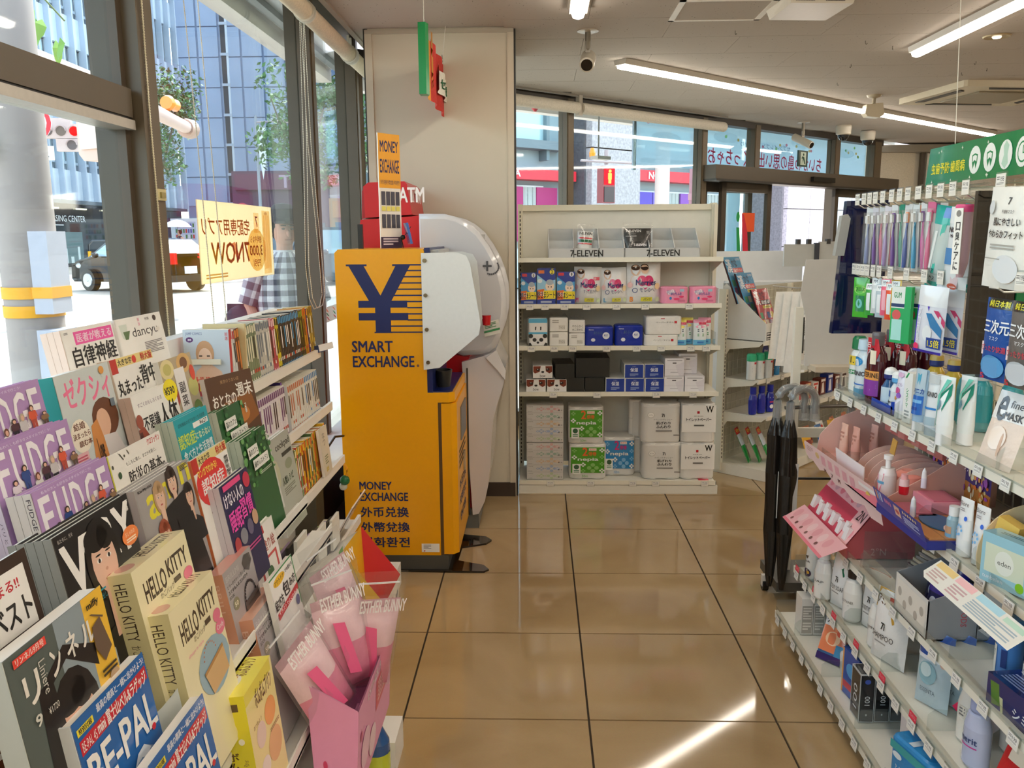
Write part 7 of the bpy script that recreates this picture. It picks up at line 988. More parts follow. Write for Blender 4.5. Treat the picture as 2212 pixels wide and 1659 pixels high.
for i in range(14):
    x = .62 + .12 * i; c, c2 = rn.choice(((0x6A2A1E, 0xF0E8E0), (0xF0EEEA, 0xC83028), (0x2A3A8A, 0xE8E8F0), (0xC86A3A, 0xF0E0C8), (0xE8E8E4, 0x4A2A20), (0x9A3A2A, 0xF0D0A0)))
    carton('snack_box', 'small %s box on the middle level of the angled gondola' % ('brown', 'white', 'blue', 'orange', 'cream', 'rust')[[0x6A2A1E, 0xF0EEEA, 0x2A3A8A, 0xC86A3A, 0xE8E8E4, 0x9A3A2A].index(c)], 'box', A(x, .1, .415), (0, 0, AG), .085, .06, .1 + .04 * rn.random(), [('p', [(.2, .9), (.3, .3), (.6, .25), (.75, .9)], c2), ('r', .1, .05, .9, .2, c2)], c, grp='boxes on the middle level of the angled gondola')
for i in range(12):
    c = rn.choice((0xE04030, 0xF0F0EE, 0xE8B030, 0x3A70B0, 0xC87850)); sachet('snack_bag', 'small shiny %s snack bag low on the angled gondola' % {0xE04030: 'red', 0xF0F0EE: 'white', 0xE8B030: 'yellow', 0x3A70B0: 'blue', 0xC87850: 'brown'}[c], 'bag', A(.75 + .11 * i, .08 + .04 * (i % 2), .072), (R(-20), 0, AG + rn.uniform(-.2, .2)), .1, .13, .03, [('e', .5, .3, .35, .15, 0xF4E8D8), ('r', .1, .6, .9, .85, 0x8A3020), ('e', .5, .3, .15, .08, 0xC83028)], c, grp='snack bags on the lowest level of the angled gondola')
for i in range(10):
    c = rn.choice((0x2A2A8A, 0xE0E4E8, 0x38A060, 0xD8D040)); sachet('snack_bag', 'shiny %s bag on the upper level, far part of the angled gondola' % {0x2A2A8A: 'blue', 0xE0E4E8: 'white', 0x38A060: 'green', 0xD8D040: 'yellow'}[c], 'bag', A(.95 + .12 * i, .16, .637), (R(-25), 0, AG), .11, .12, .04, [('r', .1, .2, .9, .5, 0xF0F0E8)], c, grp='bags on the upper level of the angled gondola')
for i in range(3): sachet('toy_pack', 'green and red topped toy pack, ' + ('front', 'middle', 'rear')[i] + ' of three on the base shelf', 'pack', A(.24 - .05 * i, .1 + .05 * i, .072), (R(-25), 0, AG + R(15)), .09, .24, .02, [('r', 0, 0, 1, .18, 0xC83038), ('b', 'マジック', .08, .03, .92, .14, 0xF4D848), ('r', 0, .18, 1, .5, 0xC8D8E8), ('e', .6, .4, .3, .1, 0xE8F0F4), ('r', .1, .5, .45, 1, 0x2A9A4A), ('r', .5, .55, .95, .9, 0x6A4A58)], 0x38A050)
t = thing('bag_holder', 'upright clear acrylic card on the base shelf by the toy packs', 'holder', A(.2, .03, .072), (0, 0, AG)); obj('sheet', G().box(-.1, 0, 0, .16, .003, .06, 0xD8DCDC), 'acrylic', t)
t = thing('plastic_bags', 'bunch of white plastic carrier bags hanging beside the white post', 'bag', A(.12, .02, .0), (0, 0, R(8)))
for i in range(4):
    x = -.02 + .045 * i; obj('carrier_bag', G().grid(lambda u, v: (x - .02 - .035 * v + (.11 + .02 * v) * u, -.02 * i + .012 * math.sin(u * 8 + i) * v, 1.19 - (.42 + .04 * (i % 3)) * v), 8, 8, 0xFAFAF6), 'wrinkle', t)
g = G(); pr(g, [('b', '規格袋', .1, .04, .9, .08, 0x3A3836), ('L', .2, .2, .8, .5, 8, 0x6A6864), ('r', .2, .56, .8, .78, 0xA8A6A0), ('p', [(.3, .85), (.5, .8), (.7, .85), (.5, .9)], 0x3A3836)], frame((.1, -.075, 1.08), (.1, 0, 0), (-.01, 0, -.32), .0004)); obj('print', g, 'paper', t)
obj('hook', G().tube([(-.02, .1, 1.22), (.1, 0, 1.21), (.16, -.08, 1.22)], .004, 0xC8C8C4, 6), 'metal', t)
# ---- counter and till seen beyond
t = thing('counter', 'pale service counter panel under the door windows', 'counter', (1.3, 7.3, 0), (0, 0, R(8))); obj('front_panel', G().box(.1, 0, 0, 1.0, .05, 1.4, 0xE6E8EA), 'paint', t); obj('side_panel', G().box(.3, -.25, 0, .95, 0, 1.15, 0xDADCDE), 'paint', t); obj('counter_top', G().box(.98, .02, 0, 3.6, .6, .95, 0xC8C4BC), 'paint', t)
t = thing('self_checkout', 'grey self-checkout terminals seen from behind with clips on top', 'till', (2.05, 7.0, 0), (0, 0, R(6)))
obj('screen_board', G().box(-.05, 0, 1.28, .2, .02, 1.46, 0xC4C6C4).box(.24, 0, 1.3, .5, .02, 1.48, 0xC4C6C4), 'card', t); obj('monitor', G().box(.5, -.02, 1.3, .78, .03, 1.49, 0x2A2826), 'plastic', t); obj('post', G().box(.2, -.02, 1.05, .235, .02, 1.47, 0x5A6270), 'metal', t); obj('reader', G().box(.15, -.08, 1.0, .4, .05, 1.16, 0x4A4A4C).box(.2, -.09, 1.12, .3, -.07, 1.15, 0xE04048), 'plastic', t); obj('cabinet', G().box(-.1, .03, 0, .8, .2, 1.05, 0xD0CEC8), 'paint', t)
g = G(); [g.box(x, -.01, 1.46, x + .03, .03, 1.5, 0x3A3A3A) for x in (.05, .14, .3, .42)]; obj('clips', g, 'plastic', t)
# ---- umbrella stand
us = thing('umbrella_stand', 'wheeled metal stand with a small grey bar, holding black umbrellas', 'stand', (1.035, 3.42, 0))
obj('frame', G().tube([(-.03, -.02, .84), (.3, -.02, .85), (.62, -.02, .86)], .008, 0x8A8A88, 8).tube([(.0, .12, .5), (.6, .12, .5)], .006, 0x5A5A58, 6).tube([(.3, 0, .05), (.3, 0, .85)], .012, 0x6A6E72, 8), 'metal', us)
obj('base_tray', G().box(-.04, -.06, .06, .6, .2, .1, 0x4A4842), 'paint', us)
for x, y in ((-.045, .1), (.58, .1)): c = obj('caster', G().lathe([(.012, -.012), (.024, -.012), (.024, .012), (.012, .012)], 0x161412, 14, ax='x', z=.024), 'plastic', us, (x, y, 0)); obj('caster_fork', G().box(-.014, -.012, .02, .014, .012, .07, 0xE8E4DA), 'plastic', c)
def umbrella(lab, x, y, rz):
    t = thing('umbrella', lab, 'umbrella', (x, y, .07), (0, 0, R(rz)), 'black umbrellas in the stand')
    g = G(); prof = [(.008, 0), (.016, .05), (.029, .25), (.034, .5), (.031, .66), (.016, .73)]
    rings = [[((r_ * (1 + .22 * math.cos(6 * a + z * 9))) * math.cos(a), (r_ * (1 + .22 * math.cos(6 * a + z * 9))) * math.sin(a), z) for a in [2 * math.pi * k / 24 for k in range(24)]] for r_, z in prof]
    for a, b in zip(rings, rings[1:]): g.mesh(a + b, [(k, (k + 1) % 24, 24 + (k + 1) % 24, 24 + k) for k in range(24)], 0x1C1814, True)
    obj('canopy', g, 'wrinkle', t); obj('handle', G().tube([(0, 0, .7), (0, 0, .8)] + [(.055 - .055 * math.cos(a * .35), 0, .8 + .055 * math.sin(a * .35)) for a in range(1, 11)] + [(.11, 0, .75)], .012, 0x1A1614, 10), 'gloss', t)
    obj('handle_wrap', G().tube([(0, 0, .66), (0, 0, .8)] + [(.055 - .055 * math.cos(a * .35), 0, .8 + .055 * math.sin(a * .35)) for a in range(1, 11)] + [(.11, 0, .72)], [.02, .017, .018, .016, .018, .016, .019, .017, .018, .017, .018, .02, .022], 0xD8D8D4, 9), 'bagfilm', t)
    return t
umbrella('black umbrella with plastic-wrapped hook handle, nearest the aisle', 0.975, 3.4, 0); umbrella('black umbrella with wrapped hook, just right of the nearest one', 1.015, 3.36, 12); umbrella('black wrapped umbrella behind the white post', 1.29, 3.44, 0); umbrella('rearmost black wrapped umbrella in the stand', 1.36, 3.5, 10)
one('hang_tag', G().box(-.004, -.002, 0, .012, 0, .2, 0xF0EEE8), 'paper', 'long white tag strip hanging on the nearest umbrella', 'tag', (.985, 3.37, .38)); one('hang_tag', G().box(-.004, -.002, 0, .014, 0, .26, 0xC8C6C2), 'paper', 'grey printed tag strip right of the umbrellas', 'tag', (1.04, 3.34, .36))
# ---- end frame (white post and grey board)
ef = thing('display_stand', 'white slotted post frame with a grey board at the end of the right gondola', 'frame', (0, 0, 0)); obj('post', G().box(1.06, 3.5, 0, 1.092, 3.53, 1.24, 0xEDE6D4), 'paint', ef); obj('post', G().box(1.9, 3.5, 0, 1.932, 3.53, 1.24, 0xEDE6D4), 'paint', ef)
obj('cross_bar', G().box(1.09, 3.505, .69, 1.9, 3.525, .73, 0xE9E2D0), 'paint', ef); obj('cross_bar', G().box(1.09, 3.505, .98, 1.9, 3.525, 1.0, 0xE9E2D0), 'paint', ef)
obj('board', G().prism([(1.1, 1.0), (1.9, 1.0), (1.9, 1.44), (1.085, 1.435), (1.07, 1.3), (1.095, 1.2)], 3.48, 3.486, 0xC9C4BC, 'y'), 'card', ef); obj('slots', G().box(1.092, 3.499, 1.05, 1.098, 3.501, 1.2, 0x3A342C), 'paint', ef)
one('flat_carton', G().box(0, 0, 0, .3, .15, .022, 0xC9B9A0), 'card', 'flat brown carton lying on the frame under the grey board', 'carton', (1.12, 3.4, .985))
# ================================================================== RIGHT GONDOLA (faces the aisle, towards -x)
rg = thing('shelf_unit', 'long white gondola of toothbrushes, cosmetics and shampoo on the right of the aisle', 'shelf', (0, 0, 0)); F9 = R(-90)
obj('base', G().box(.99, .6, 0, 1.48, 3.13, .055, 0xE6E2D4), 'paint', rg)
for z, x0, y0, y1 in ((.08, .93, .6, 3.13), (.27, .99, .6, 3.12), (.47, 1.03, .6, 3.12), (.72, 1.065, .6, 3.12), (.962, 1.108, .6, 3.13)):
    s = obj('shelf', G().box(x0, y0, z - .014, 1.42, y1, z - .002, 0xECE8DA).box(x0 - .004, y0, z - .022, x0 + .008, y1, z + .006, 0xF2EDDC), 'paint', rg)
    obj('clear_lip', G().box(x0 - .007, y0 + .3, z + .002, x0 - .005, y1 - .02, z + .032, 0xDCE0DE), 'acrylic', s); obj('end_guard', G().box(x0, y1 - .004, z, x0 + .14, y1, z + .05, 0xD8DCDA), 'acrylic', s)
    n = 22 if z < .3 else 17
    for k in range(n): tag(rg, x0 - .012, y1 - .06 - (.1 if z < .3 else .125) * k, z - .02, -.12, z == .27 and k in (0, 2, 4, 6, 8, 10), F9)
    for k in range(7): obj('clear_divider', G().prism([(x0 + .01, z), (x0 + .16, z), (x0 + .16, z + .05), (x0 + .03, z + .06), (x0 + .012, z + .045)], y1 - .2 - .3 * k, y1 - .198 - .3 * k, 0xD8DCDA, 'y'), 'acrylic', s)
g = G()
for k in range(50): g.box(1.42, .62 + .05 * k, .1, 1.4235, .6235 + .05 * k, 1.68, 0xE4DEC8)
for k in range(32): g.box(1.418, .6, .12 + .05 * k, 1.4215, 3.12, .1235 + .05 * k, 0xE4DEC8)
obj('wire_mesh', g, 'paint', rg, kind='stuff'); obj('rear_board', G().box(1.47, .6, .05, 1.48, 3.12, 1.0, 0x7A766C), 'paint', rg)
for y in (3.1, 2.2, 1.3): obj('upright', G().box(1.41, y - .015, 0, 1.45, y + .015, 1.7, 0xEDE6D4), 'paint', rg)
# panels and header
t = thing('navy_display', 'glossy navy end panel with a grey grip beside the toothbrushes', 'panel', (0, 0, 0)); obj('panel', G().prism([(1.072, 1.178), (1.25, 1.178), (1.25, 1.655), (1.1, 1.652)], 3.1, 3.13, 0x0C1440, 'y'), 'glossdark', t); obj('grip', G().prism([(1.058, 1.46), (1.09, 1.46), (1.105, 1.59), (1.095, 1.605), (1.075, 1.6)], 3.07, 3.1, 0xA8A8A4, 'y'), 'plastic', t)
t = thing('divider_board', 'glossy black divider panel between the dental pegs and the masks', 'panel', (0, 0, 0)); obj('panel', G().box(1.1, 2.19, 1.175, 1.215, 2.205, 1.64, 0x1C1612), 'glossdark', t); obj('green_edge', G().box(1.215, 2.185, 1.175, 1.245, 2.19, 1.64, 0x0E7A44), 'gloss', t)
t = thing('header_sign', 'green dental care header board with white tooth symbols and yellow Japanese lettering', 'sign', (1.25, 2.83, 1.685), (0, 0, F9)); W_, H_ = 1.25, .115; obj('board', G().prism([(0, 0), (W_, 0), (W_, H_), (.02, H_)], 0, .004, 0x0E8048, 'y'), 'gloss', t)
g = G(); o = [('b', '虫歯予防·歯周病', .03, .42, .2, .72, 0xE8E03A)]
for i, x in enumerate((.245, .31, .375, .44)):
    o += [('e', x, .5, .026, .34, 0xF0F4EE)]
    if i in (0, 1): o += [('p', [(x - .013, .38), (x, .34), (x + .013, .38), (x + .011, .58), (x + .006, .72), (x, .56), (x - .006, .72), (x - .011, .58)], 0x0E8048), ('p', [(x - .009, .41), (x, .38), (x + .009, .41), (x + .008, .55), (x, .5), (x - .008, .55)], 0xF0F4EE)]
    if i == 2: o += [('p', [(x, .18), (x + .012, .3), (x + .008, .5), (x + .012, .7), (x, .82), (x - .014, .7), (x - .006, .5), (x - .01, .3)], 0xB8D8C4)]
    if i == 3: o += [('e', x, .5, .019, .24, 0x0E8048), ('e', x, .5, .016, .2, 0xF0F4EE), ('r', x, .36, x + .003, .54, 0x0E8048), ('r', x, .51, x + .01, .54, 0x0E8048)]
o += [('b', '口臭ケア', .49, .2, .66, .72, 0xE8E03A)]
for i in range(22):
    x, y, s = .03 + .9 * random.random(), random.choice((.12, .86)) + .08 * random.random(), .003 + .003 * random.random(); o.append(('p', [(x, y - s * 11), (x + s * .3, y - s * 2), (x + s, y), (x + s * .3, y + s * 2), (x, y + s * 11), (x - s * .3, y + s * 2), (x - s, y), (x - s * .3, y - s * 2)], 0xDCECD8))
pr(g, o, frame((0, -.0005, H_), (W_, 0, 0), (0, 0, -H_)), 10); obj('print', g, 'paper', t); obj('string', G().tube([(.18, 0, H_), (.06, .02, 1.0)], .0012, 0xE0DCD0, 4), 'plastic', t)
# pegs with tags
def peg(y, z, big=1.0, x0=1.125):
    h = obj('peg_hook', G().tube([(1.42, y, z), (x0 + .02, y, z), (x0, y, z + .012)], .0025, 0xC8C8C4, 6).tube([(1.42, y + .004, z + .03), (x0 + .01, y + .004, z + .03)], .0018, 0xC8C8C4, 5), 'metal', rg)
    tg_ = tag(h, x0 - .004, y, z + .018, 0, False, F9); tg_.scale = (big * .9, 1, big * 1.25)
ys1 = [3.06, 3.0, 2.95, 2.9, 2.84, 2.77, 2.71, 2.65, 2.58, 2.51, 2.44, 2.37, 2.3]
for y in ys1: peg(y, 1.625)
for y in (2.13, 1.9): peg(y, 1.625, 1.15)
ys2 = [3.05, 3.01, 2.97, 2.93, 2.88, 2.83, 2.74, 2.62, 2.5, 2.4]
for y in ys2: peg(y, 1.385)
for y in (2.07, 1.96): peg(y, 1.395, 1.15, 1.1)
obj('clear_rail', G().box(1.14, 2.25, 1.66, 1.16, 3.08, 1.663, 0xD0DCD4).box(1.14, 2.25, 1.418, 1.16, 3.08, 1.421, 0xD0DCD4).box(1.14, 1.6, 1.66, 1.18, 2.16, 1.663, 0xD0DCD4), 'acrylic', rg)
def brush(y, x, c, c2, lab, i, z=1.615):
    t = thing('toothbrush', lab, 'toothbrush', (x, y, z), (R(3), R(3 - i % 3 * 2), R(-60 - 8 * (i % 3)))); obj('backing', G().box(-.013, .003, -.195, .013, .0045, 0, 0xE8ECEC), 'frost', t)
    obj('handle', G().tube([(0, 0, -.185), (0, 0, -.15), (0, -.003, -.1), (0, 0, -.06), (0, 0, -.045)], [.006, .0075, .006, .0035, .003], c, 8).prism([(-.0065, -.045), (.0065, -.045), (.007, -.02), (.004, -.013), (-.004, -.013), (-.007, -.02)], -.004, .001, c2, 'y'), 'gloss', t)
    obj('bristles', G().box(-.005, -.013, -.043, .005, -.004, -.017, 0xF0F4F6), 'cloth', t); obj('blister', G().box(-.011, -.014, -.19, .011, .002, -.006, 0xF0F4F6), 'film', t); obj('hang_card', G().box(-.013, .0025, -.02, .013, .005, .012, c2 if i % 2 else 0xE8ECF0), 'card', t)
BC = ((0x8A98C8, 0xF0F2F6, 'white toothbrush with blue-grey handle nearest the navy panel'), (0x7A5AA8, 0xE8E4F0, 'purple-handled toothbrush next to the navy panel'), (0xD85A80, 0xF0E8EC, 'pink toothbrush on the top pegs'), (0xA890C8, 0xEEE8F4, 'lavender toothbrush on the top pegs'), (0x6A3A9A, 0x6A3A9A, 'violet-headed toothbrush on the top pegs'), (0x2A9A80, 0x2A9A80, 'teal green toothbrush on the top pegs'), (0x3A5AA8, 0xF08A50, 'dark blue toothbrush with an orange tip on the top pegs'), (0x2AA0D0, 0xE8F0F4, 'bright blue toothbrush on the top pegs'), (0xD060A8, 0x6A2A8A, 'magenta toothbrush with violet head on the top pegs'), (0xE06A9A, 0xE06A9A, 'pink toothbrush just left of the teal packs'))
for i, (c, c2, lab) in enumerate(BC):
    y = 3.02 - .052 * i; brush(y, 1.15, c, c2, lab, i)
    if i % 3 != 1: brush(y + .012, 1.19, c, c2, 'second ' + lab.replace('nearest', 'close to') if i else 'white toothbrush hanging behind the one beside the navy panel', i + 1)
HS = lambda tx, c: [('r', 0, 0, 1, .12, c)]
for i, y in enumerate((2.5, 2.42)): sachet('toothbrush_pack', ('teal topped clear brush and paste pack, farther of two', 'teal topped clear brush and paste pack, nearer of two')[i], 'toothbrush pack', (1.15 + .04 * i, y, 1.375), (0, R(7), R(-75)), .075, .24, .025, [('r', 0, 0, 1, .22, 0x18A8A0), ('r', .55, .02, .95, .14, 0x3A70C0), ('p', [(.6, .22), (.8, .2), (.5, .8), (.35, .8)], 0x3AB8A8), ('p', [(.3, .3), (.45, .3), (.3, .75), (.15, .75)], 0xE8F0F0), ('r', 0, .9, 1, 1, 0x18A8A0), ('b', 'クリア', .08, .74, .5, .8, 0x2A3A4A), ('b', 'クリーン', .1, .82, .6, .88, 0x2A3A4A)], 0xB8C8C8, mat='gloss')
sachet('travel_kit', 'clear NONIO mobile travel kit on the top pegs', 'pack', (1.14, 2.36, 1.385), (0, R(4), R(-72)), .085, .22, .03, [('r', 0, 0, 1, .2, 0xE8ECEE), ('b', 'NONIO', .12, .24, .88, .31, 0x24222A), ('b', 'Mobile', .25, .33, .65, .37, 0x3A3A44), ('r', .1, .5, .6, .7, 0x4A8AC8), ('p', [(.5, .45), (.85, .4), (.7, .98), (.4, .98)], 0xD8C8D0), ('e', .5, .97, .2, .04, 0xC86A5A)], 0xDCE4E8, mat='gloss')
t = thing('cup_brush', 'pink capped tube case hanging at the black panel', 'case', (1.12, 2.29, 1.44), (0, 0, F9)); obj('tube', G().lathe([(.008, -.02), (.018, .02), (.022, .15)], 0xC8A8B4, 14), 'gloss', t); obj('lid', G().lathe([(.023, .15), (.024, .165), (.022, .17)], 0xE0508A, 14), 'plastic', t)
t = thing('shelf_talker', 'narrow white vertical card reading 口臭ケアに', 'card', (1.095, 2.27, 1.43), (0, 0, R(-70))); obj('card', G().box(-.013, 0, 0, .013, .002, .17, 0xF2F0EA), 'card', t); g = G(); pr(g, [('v', '口臭ケアに', .25, .2, .8, .95, 0x2A2624), ('e', .5, .08, .3, .05, 0x8A8680)], front(.026, .17, .0004)); obj('lettering', g, 'paper', t)
# lower pegs
sachet('floss_pack', 'bright green floss sachet hanging at the navy panel', 'pack', (1.14, 3.02, 1.245), (0, 0, R(-60)), .065, .14, .015, [('r', 0, 0, 1, 1, 0x4AB83A), ('e', .5, .3, .4, .1, 0x9AD86A), ('b', 'フロス', .2, .25, .8, .34, 0x1A5A2A), ('r', .25, .45, .8, .85, 0x2A8A5A), ('e', .5, .65, .2, .12, 0x7ACAC8)], 0x3FAE34)
for i, (y, c, lab, h) in enumerate(((2.94, 0x3AA84A, 'green sachet behind the clear brush tubes', .11), (2.89, 0xD8E0E4, 'slim clear interdental brush tube pack', .12), (2.85, 0xB8CCD8, 'pale blue interdental brush pack', .11), (2.81, 0xF06A8A, 'pink interdental brush pack', .12), (2.77, 0xF0583A, 'orange-red interdental brush pack', .12), (2.73, 0xD8B020, 'yellow interdental brush pack behind the green blisters', .12))): sachet('brush_pack', lab, 'pack', (1.14, y, 1.26 + .01 * (i % 2)), (0, 0, R(-65)), .04, h, .016, [('r', .1, .02, .9, .2, 0xF0F4F4), ('t', 'MM', .3, .05, .7, .15, 0x3A3A44), ('r', .3, .3, .7, .85, 0xE8F0F4 if i != 3 else 0xF8B8C8)], c, mat='gloss')
for i in range(4): carton('dental_blister', ('front', 'second', 'third', 'rearmost')[i] + ' green and white interdental blister card', 'pack', (1.12 + .045 * i, 2.64 + .002 * i, 1.2), (0, 0, R(-65)), .075, .012, .175, [('r', 0, 0, 1, .38, 0xE8EEEA), ('b', 'GUM', .12, .1, .5, .2, 0x1A8A50), ('r', .0, .3, .7, .36, 0x1A3A6A), ('e', .3, .5, .22, .09, 0xD85A5A), ('r', .08, .58, .6, .95, 0xA8E0D8), ('r', .68, 0, 1, 1, 0x1CA860)], 0x1CA860)
for i in range(2): sachet('floss_bag', ('front', 'rear')[i] + ' purple and blue floss pick bag marked 1.5', 'pack', (1.11 + .05 * i, 2.42 + .01 * i, 1.2), (0, R(3), R(-68)), .1, .19, .02, [('r', 0, 0, 1, .3, 0xE4E8EE), ('p', [(0, .3), (.5, .3), (.2, 1), (0, 1)], 0x4A30B8), ('v', 'フロス&', .08, .34, .22, .85, 0xF4F0F8), ('p', [(.4, .4), (.6, .4), (.95, .62), (.95, .75), (.6, .6)], 0x3A80B8), ('p', [(.65, .35), (.8, .35), (1, .5), (1, .6)], 0xD04A78), ('e', .5, .7, .16, .12, 0xE8ECF0), ('r', .5, .76, .96, .92, 0x2A4A9A), ('b', '1.5倍', .55, .78, .92, .9, 0xF0E040), ('e', .12, .92, .1, .05, 0xE83A70), ('r', 0, .96, 1, 1, 0x3A30A8)], 0xD8DCE8, mat='gloss')
# masks right of the black panel
sachet('mask_pack', 'large white mask pack with black lettering 肌にやさしい', 'pack', (1.1, 2.03, 1.405), (0, R(3), R(-82)), .17, .235, .03, [('b', '7', .44, .1, .5, .17, 0x4A4846), ('t', '不織布マスク', .35, .22, .6, .26, 0x3A3836), ('b', '肌にやさしい', .2, .3, .75, .38, 0x2A2826), ('b', 'やわらかフィット', .12, .42, .82, .5, 0x2A2826), ('L', .2, .56, .7, .62, 2, 0xA8A6A0), ('e', .12, .2, .07, .07, 0xD8DCE0), ('e', .55, .8, .25, .14, 0xE4EAF0), ('r', .1, .7, .45, .71, 0xA8A6A0)], 0xEFEEE8)
sachet('mask_pack', 'white mask pack cropped by the right edge, next to the large one', 'pack', (1.1, 1.86, 1.405), (0, 0, R(-88)), .15, .24, .03, [('e', .3, .5, .25, .2, 0xE4EAF0)], 0xE4E2DC)
for y, c, c2, lab in ((2.06, 0x1A50A0, 0x5AA0D8, 'blue mask pack reading 三次元 below the white one'), (1.95, 0x6A6460, 0xC8D0D8, 'grey mask pack reading 三次元 at the right edge')): sachet('mask_pack', lab, 'pack', (1.11, y, 1.18), (0, R(2), R(-80)), .1, .2, .025, [('r', .1, 0, .9, .12, 0x2A2A1E), ('b', '純日本製', .15, .02, .85, .1, 0xE8E03A), ('b', '三次元', .08, .25, .92, .42, 0xF4F6F8), ('t', 'マスク', .35, .45, .65, .5, 0xF4F6F8), ('p', [(0, .54), (1, .5), (1, .66), (0, .7)], 0xF0D8D8), ('b', 'ぴったり快適', .1, .56, .9, .64, 0xD04858), ('e', .5, .82, .4, .14, c2), ('b', '5', .1, .92, .25, .99, 0xD83040)], c)
# ---- shelf A: mouthwash and toothpaste
z = .962
BM = [(.03, 0), (.036, .01), (.036, .11), (.03, .135), (.018, .15)]
bottle('mouthwash', 'white and green gum mouthwash bottle with a yellow neck tag, far end of its shelf', (1.165, 3.07, z), -80, [(a, b * 1.1) for a, b in BM], 0xEDEFEA, ([(.019, .16), (.026, .165), (.025, .2), (.018, .21)], 0x1E7A4A), sy=.8, ops=[('r', .1, .0, .9, .28, 0xE8C840), ('b', '1.', .45, .03, .7, .22, 0x2A2A20), ('r', .15, .42, .85, .55, 0x18884E), ('b', 'GUM', .25, .44, .75, .53, 0xF0F4F0), ('p', [(.1, .9), (.9, .82), (.9, .86), (.1, .94)], 0x18884E)], lw=.0362, lz=(.02, .14))
bottle('mouthwash', 'clear blue NONIO mouthwash bottle with a round blue tag', (1.15, 2.97, z), -80, [(a, b * 1.15) for a, b in BM], 0xD8E4EA, ([(.019, .17), (.027, .175), (.025, .21)], 0xC8E0F0), sy=.8, ops=[('e', .45, .12, .35, .12, 0x2A90D0), ('L', .2, .08, .7, .16, 2, 0xE8F4FA), ('b', 'NONIO', .1, .36, .95, .48, 0x2A2A34), ('r', 0, .68, 1, .71, 0x2A70C8), ('r', 0, .8, 1, 1, 0x5A98B8)], lw=.0362, lz=(.01, .15))
LP = [('p', [(0, 0), (.9, 0), (1, .2), (.8, .45), (0, .5)], 0xD02838), ('b', '歯石', .1, .06, .6, .16, 0xF8E8E8), ('b', 'ストップ', .05, .18, .6, .26, 0xF8E8E8), ('b', '1', .6, .2, .85, .44, 0xF4E8D0), ('r', 0, .56, 1, .72, 0xE8A050), ('b', 'LISTERINE', .02, .59, .98, .68, 0x2A1A1A), ('r', 0, .72, 1, 1, 0x8A3AA0), ('L', .3, .8, .9, .92, 3, 0xD8B8E0)]
for i, (x, y) in enumerate(((1.155, 2.88), (1.24, 2.97), (1.245, 2.86), (1.33, 3.02), (1.33, 2.91))):
    bottle('mouthwash', ('front purple LISTERINE mouthwash with a red neck tag', 'dark red mouthwash behind and left of the front LISTERINE', 'dark red mouthwash with red tag, right rear of the front LISTERINE', 'rearmost dark mouthwash on the left', 'rearmost dark mouthwash on the right')[i], (x, y, z), -80, [(.034, 0), (.04, .01), (.041, .15), (.036, .175), (.018, .2)], 0x4A1420, ([(.02, .2), (.022, .235), (.02, .245)], 0x6A6468), sy=.75, ops=LP if i != 4 else None, lw=.0415, lz=(.03, .225), bodymat='glossdark')
for i, (x, y, cc, ops, lab) in enumerate(((1.165, 2.785, 0x23307A, [('r', 0, .1, 1, .9, 0xC8DCE8), ('p', [(0, .6), (1, .4), (1, .7), (0, .8)], 0x3A80C0)], 'small mouthwash with navy band cap in the blue tray'), (1.23, 2.76, 0x1E7A4A, [('r', .1, .5, .9, .7, 0x18884E)], 'small white mouthwash with green cap band in the blue tray'), (1.16, 2.71, 0x5AA8E0, [('r', .1, .1, .5, .4, 0x3A6AB0), ('b', 'NONIO', .1, .6, .95, .72, 0x2A2A34)], 'small NONIO mouthwash with sky blue cap in the blue tray'), (1.25, 2.68, 0xE8ECEC, [('r', .1, .4, .9, .8, 0xE8ECF0)], 'small white capped bottle behind the blue tray'))): bottle('mouthwash', lab, (x, y, z + .004), -80, [(.022, 0), (.026, .01), (.026, .07), (.014, .095)], 0xDCE4E8 if i else 0x2A5A8A, ([(.015, .095), (.021, .1), (.021, .112, cc), (.021, .113, 0xF0F2F2), (.02, .125), (.012, .134), (.001, .137)], cc), ops=ops, lw=.0262, lz=(.012, .078))
one('product_tray', G().box(1.125, 2.67, 0, 1.2, 2.83, .004, 0x1A48B8).box(1.125, 2.67, 0, 1.129, 2.83, .03, 0x1A48B8).box(1.125, 2.67, 0, 1.2, 2.674, .045, 0x1A48B8), 'plastic', 'bright blue tray under the small mouthwash bottles', 'tray', (0, 0, z))
def tube_(lab, x, y, h, w, c, ops, cap=0xF0F0F0, rz=-78, cat='toothpaste', zz=None, name='toothpaste_tube', tilt=0):
    t = thing(name, lab, cat, (x, y, z if zz is None else zz), (R(tilt), 0, R(rz)))
    obj('cap', G().lathe([(w * .46, 0), (w * .44, h * .17)], cap, 16, sy=.85), 'gloss', t)
    rings = [(w * .46, w * .4, h * .17), (w * .5, w * .38, h * .3), (w * .52, w * .25, h * .65), (w * .53, w * .06, h * .93), (w * .53, w * .02, h)]; g = G(); n = 20; P = [[(a * math.cos(6.2832 * k / n), b * math.sin(6.2832 * k / n), q) for k in range(n)] for a, b, q in rings]
    for a, b in zip(P, P[1:]): g.mesh(a + b, [(k, (k + 1) % n, n + (k + 1) % n, n + k) for k in range(n)], c, True)
    g.face(P[-1], c); obj('tube', g, 'gloss', t)
    S = lambda u, v, k: (w * .5 * math.sin((u - .5) * 2.2) * 1.0, -((.4 - .38 * max(0, (1 - v) * .83 - .13)) * w) * math.cos((u - .5) * 2.2) - .0012 - k * .0003, h * (.17 + .83 * (1 - v))); g = G(); pr(g, ops, S, w / h, sub=8); obj('label', g, 'gloss', t); return t
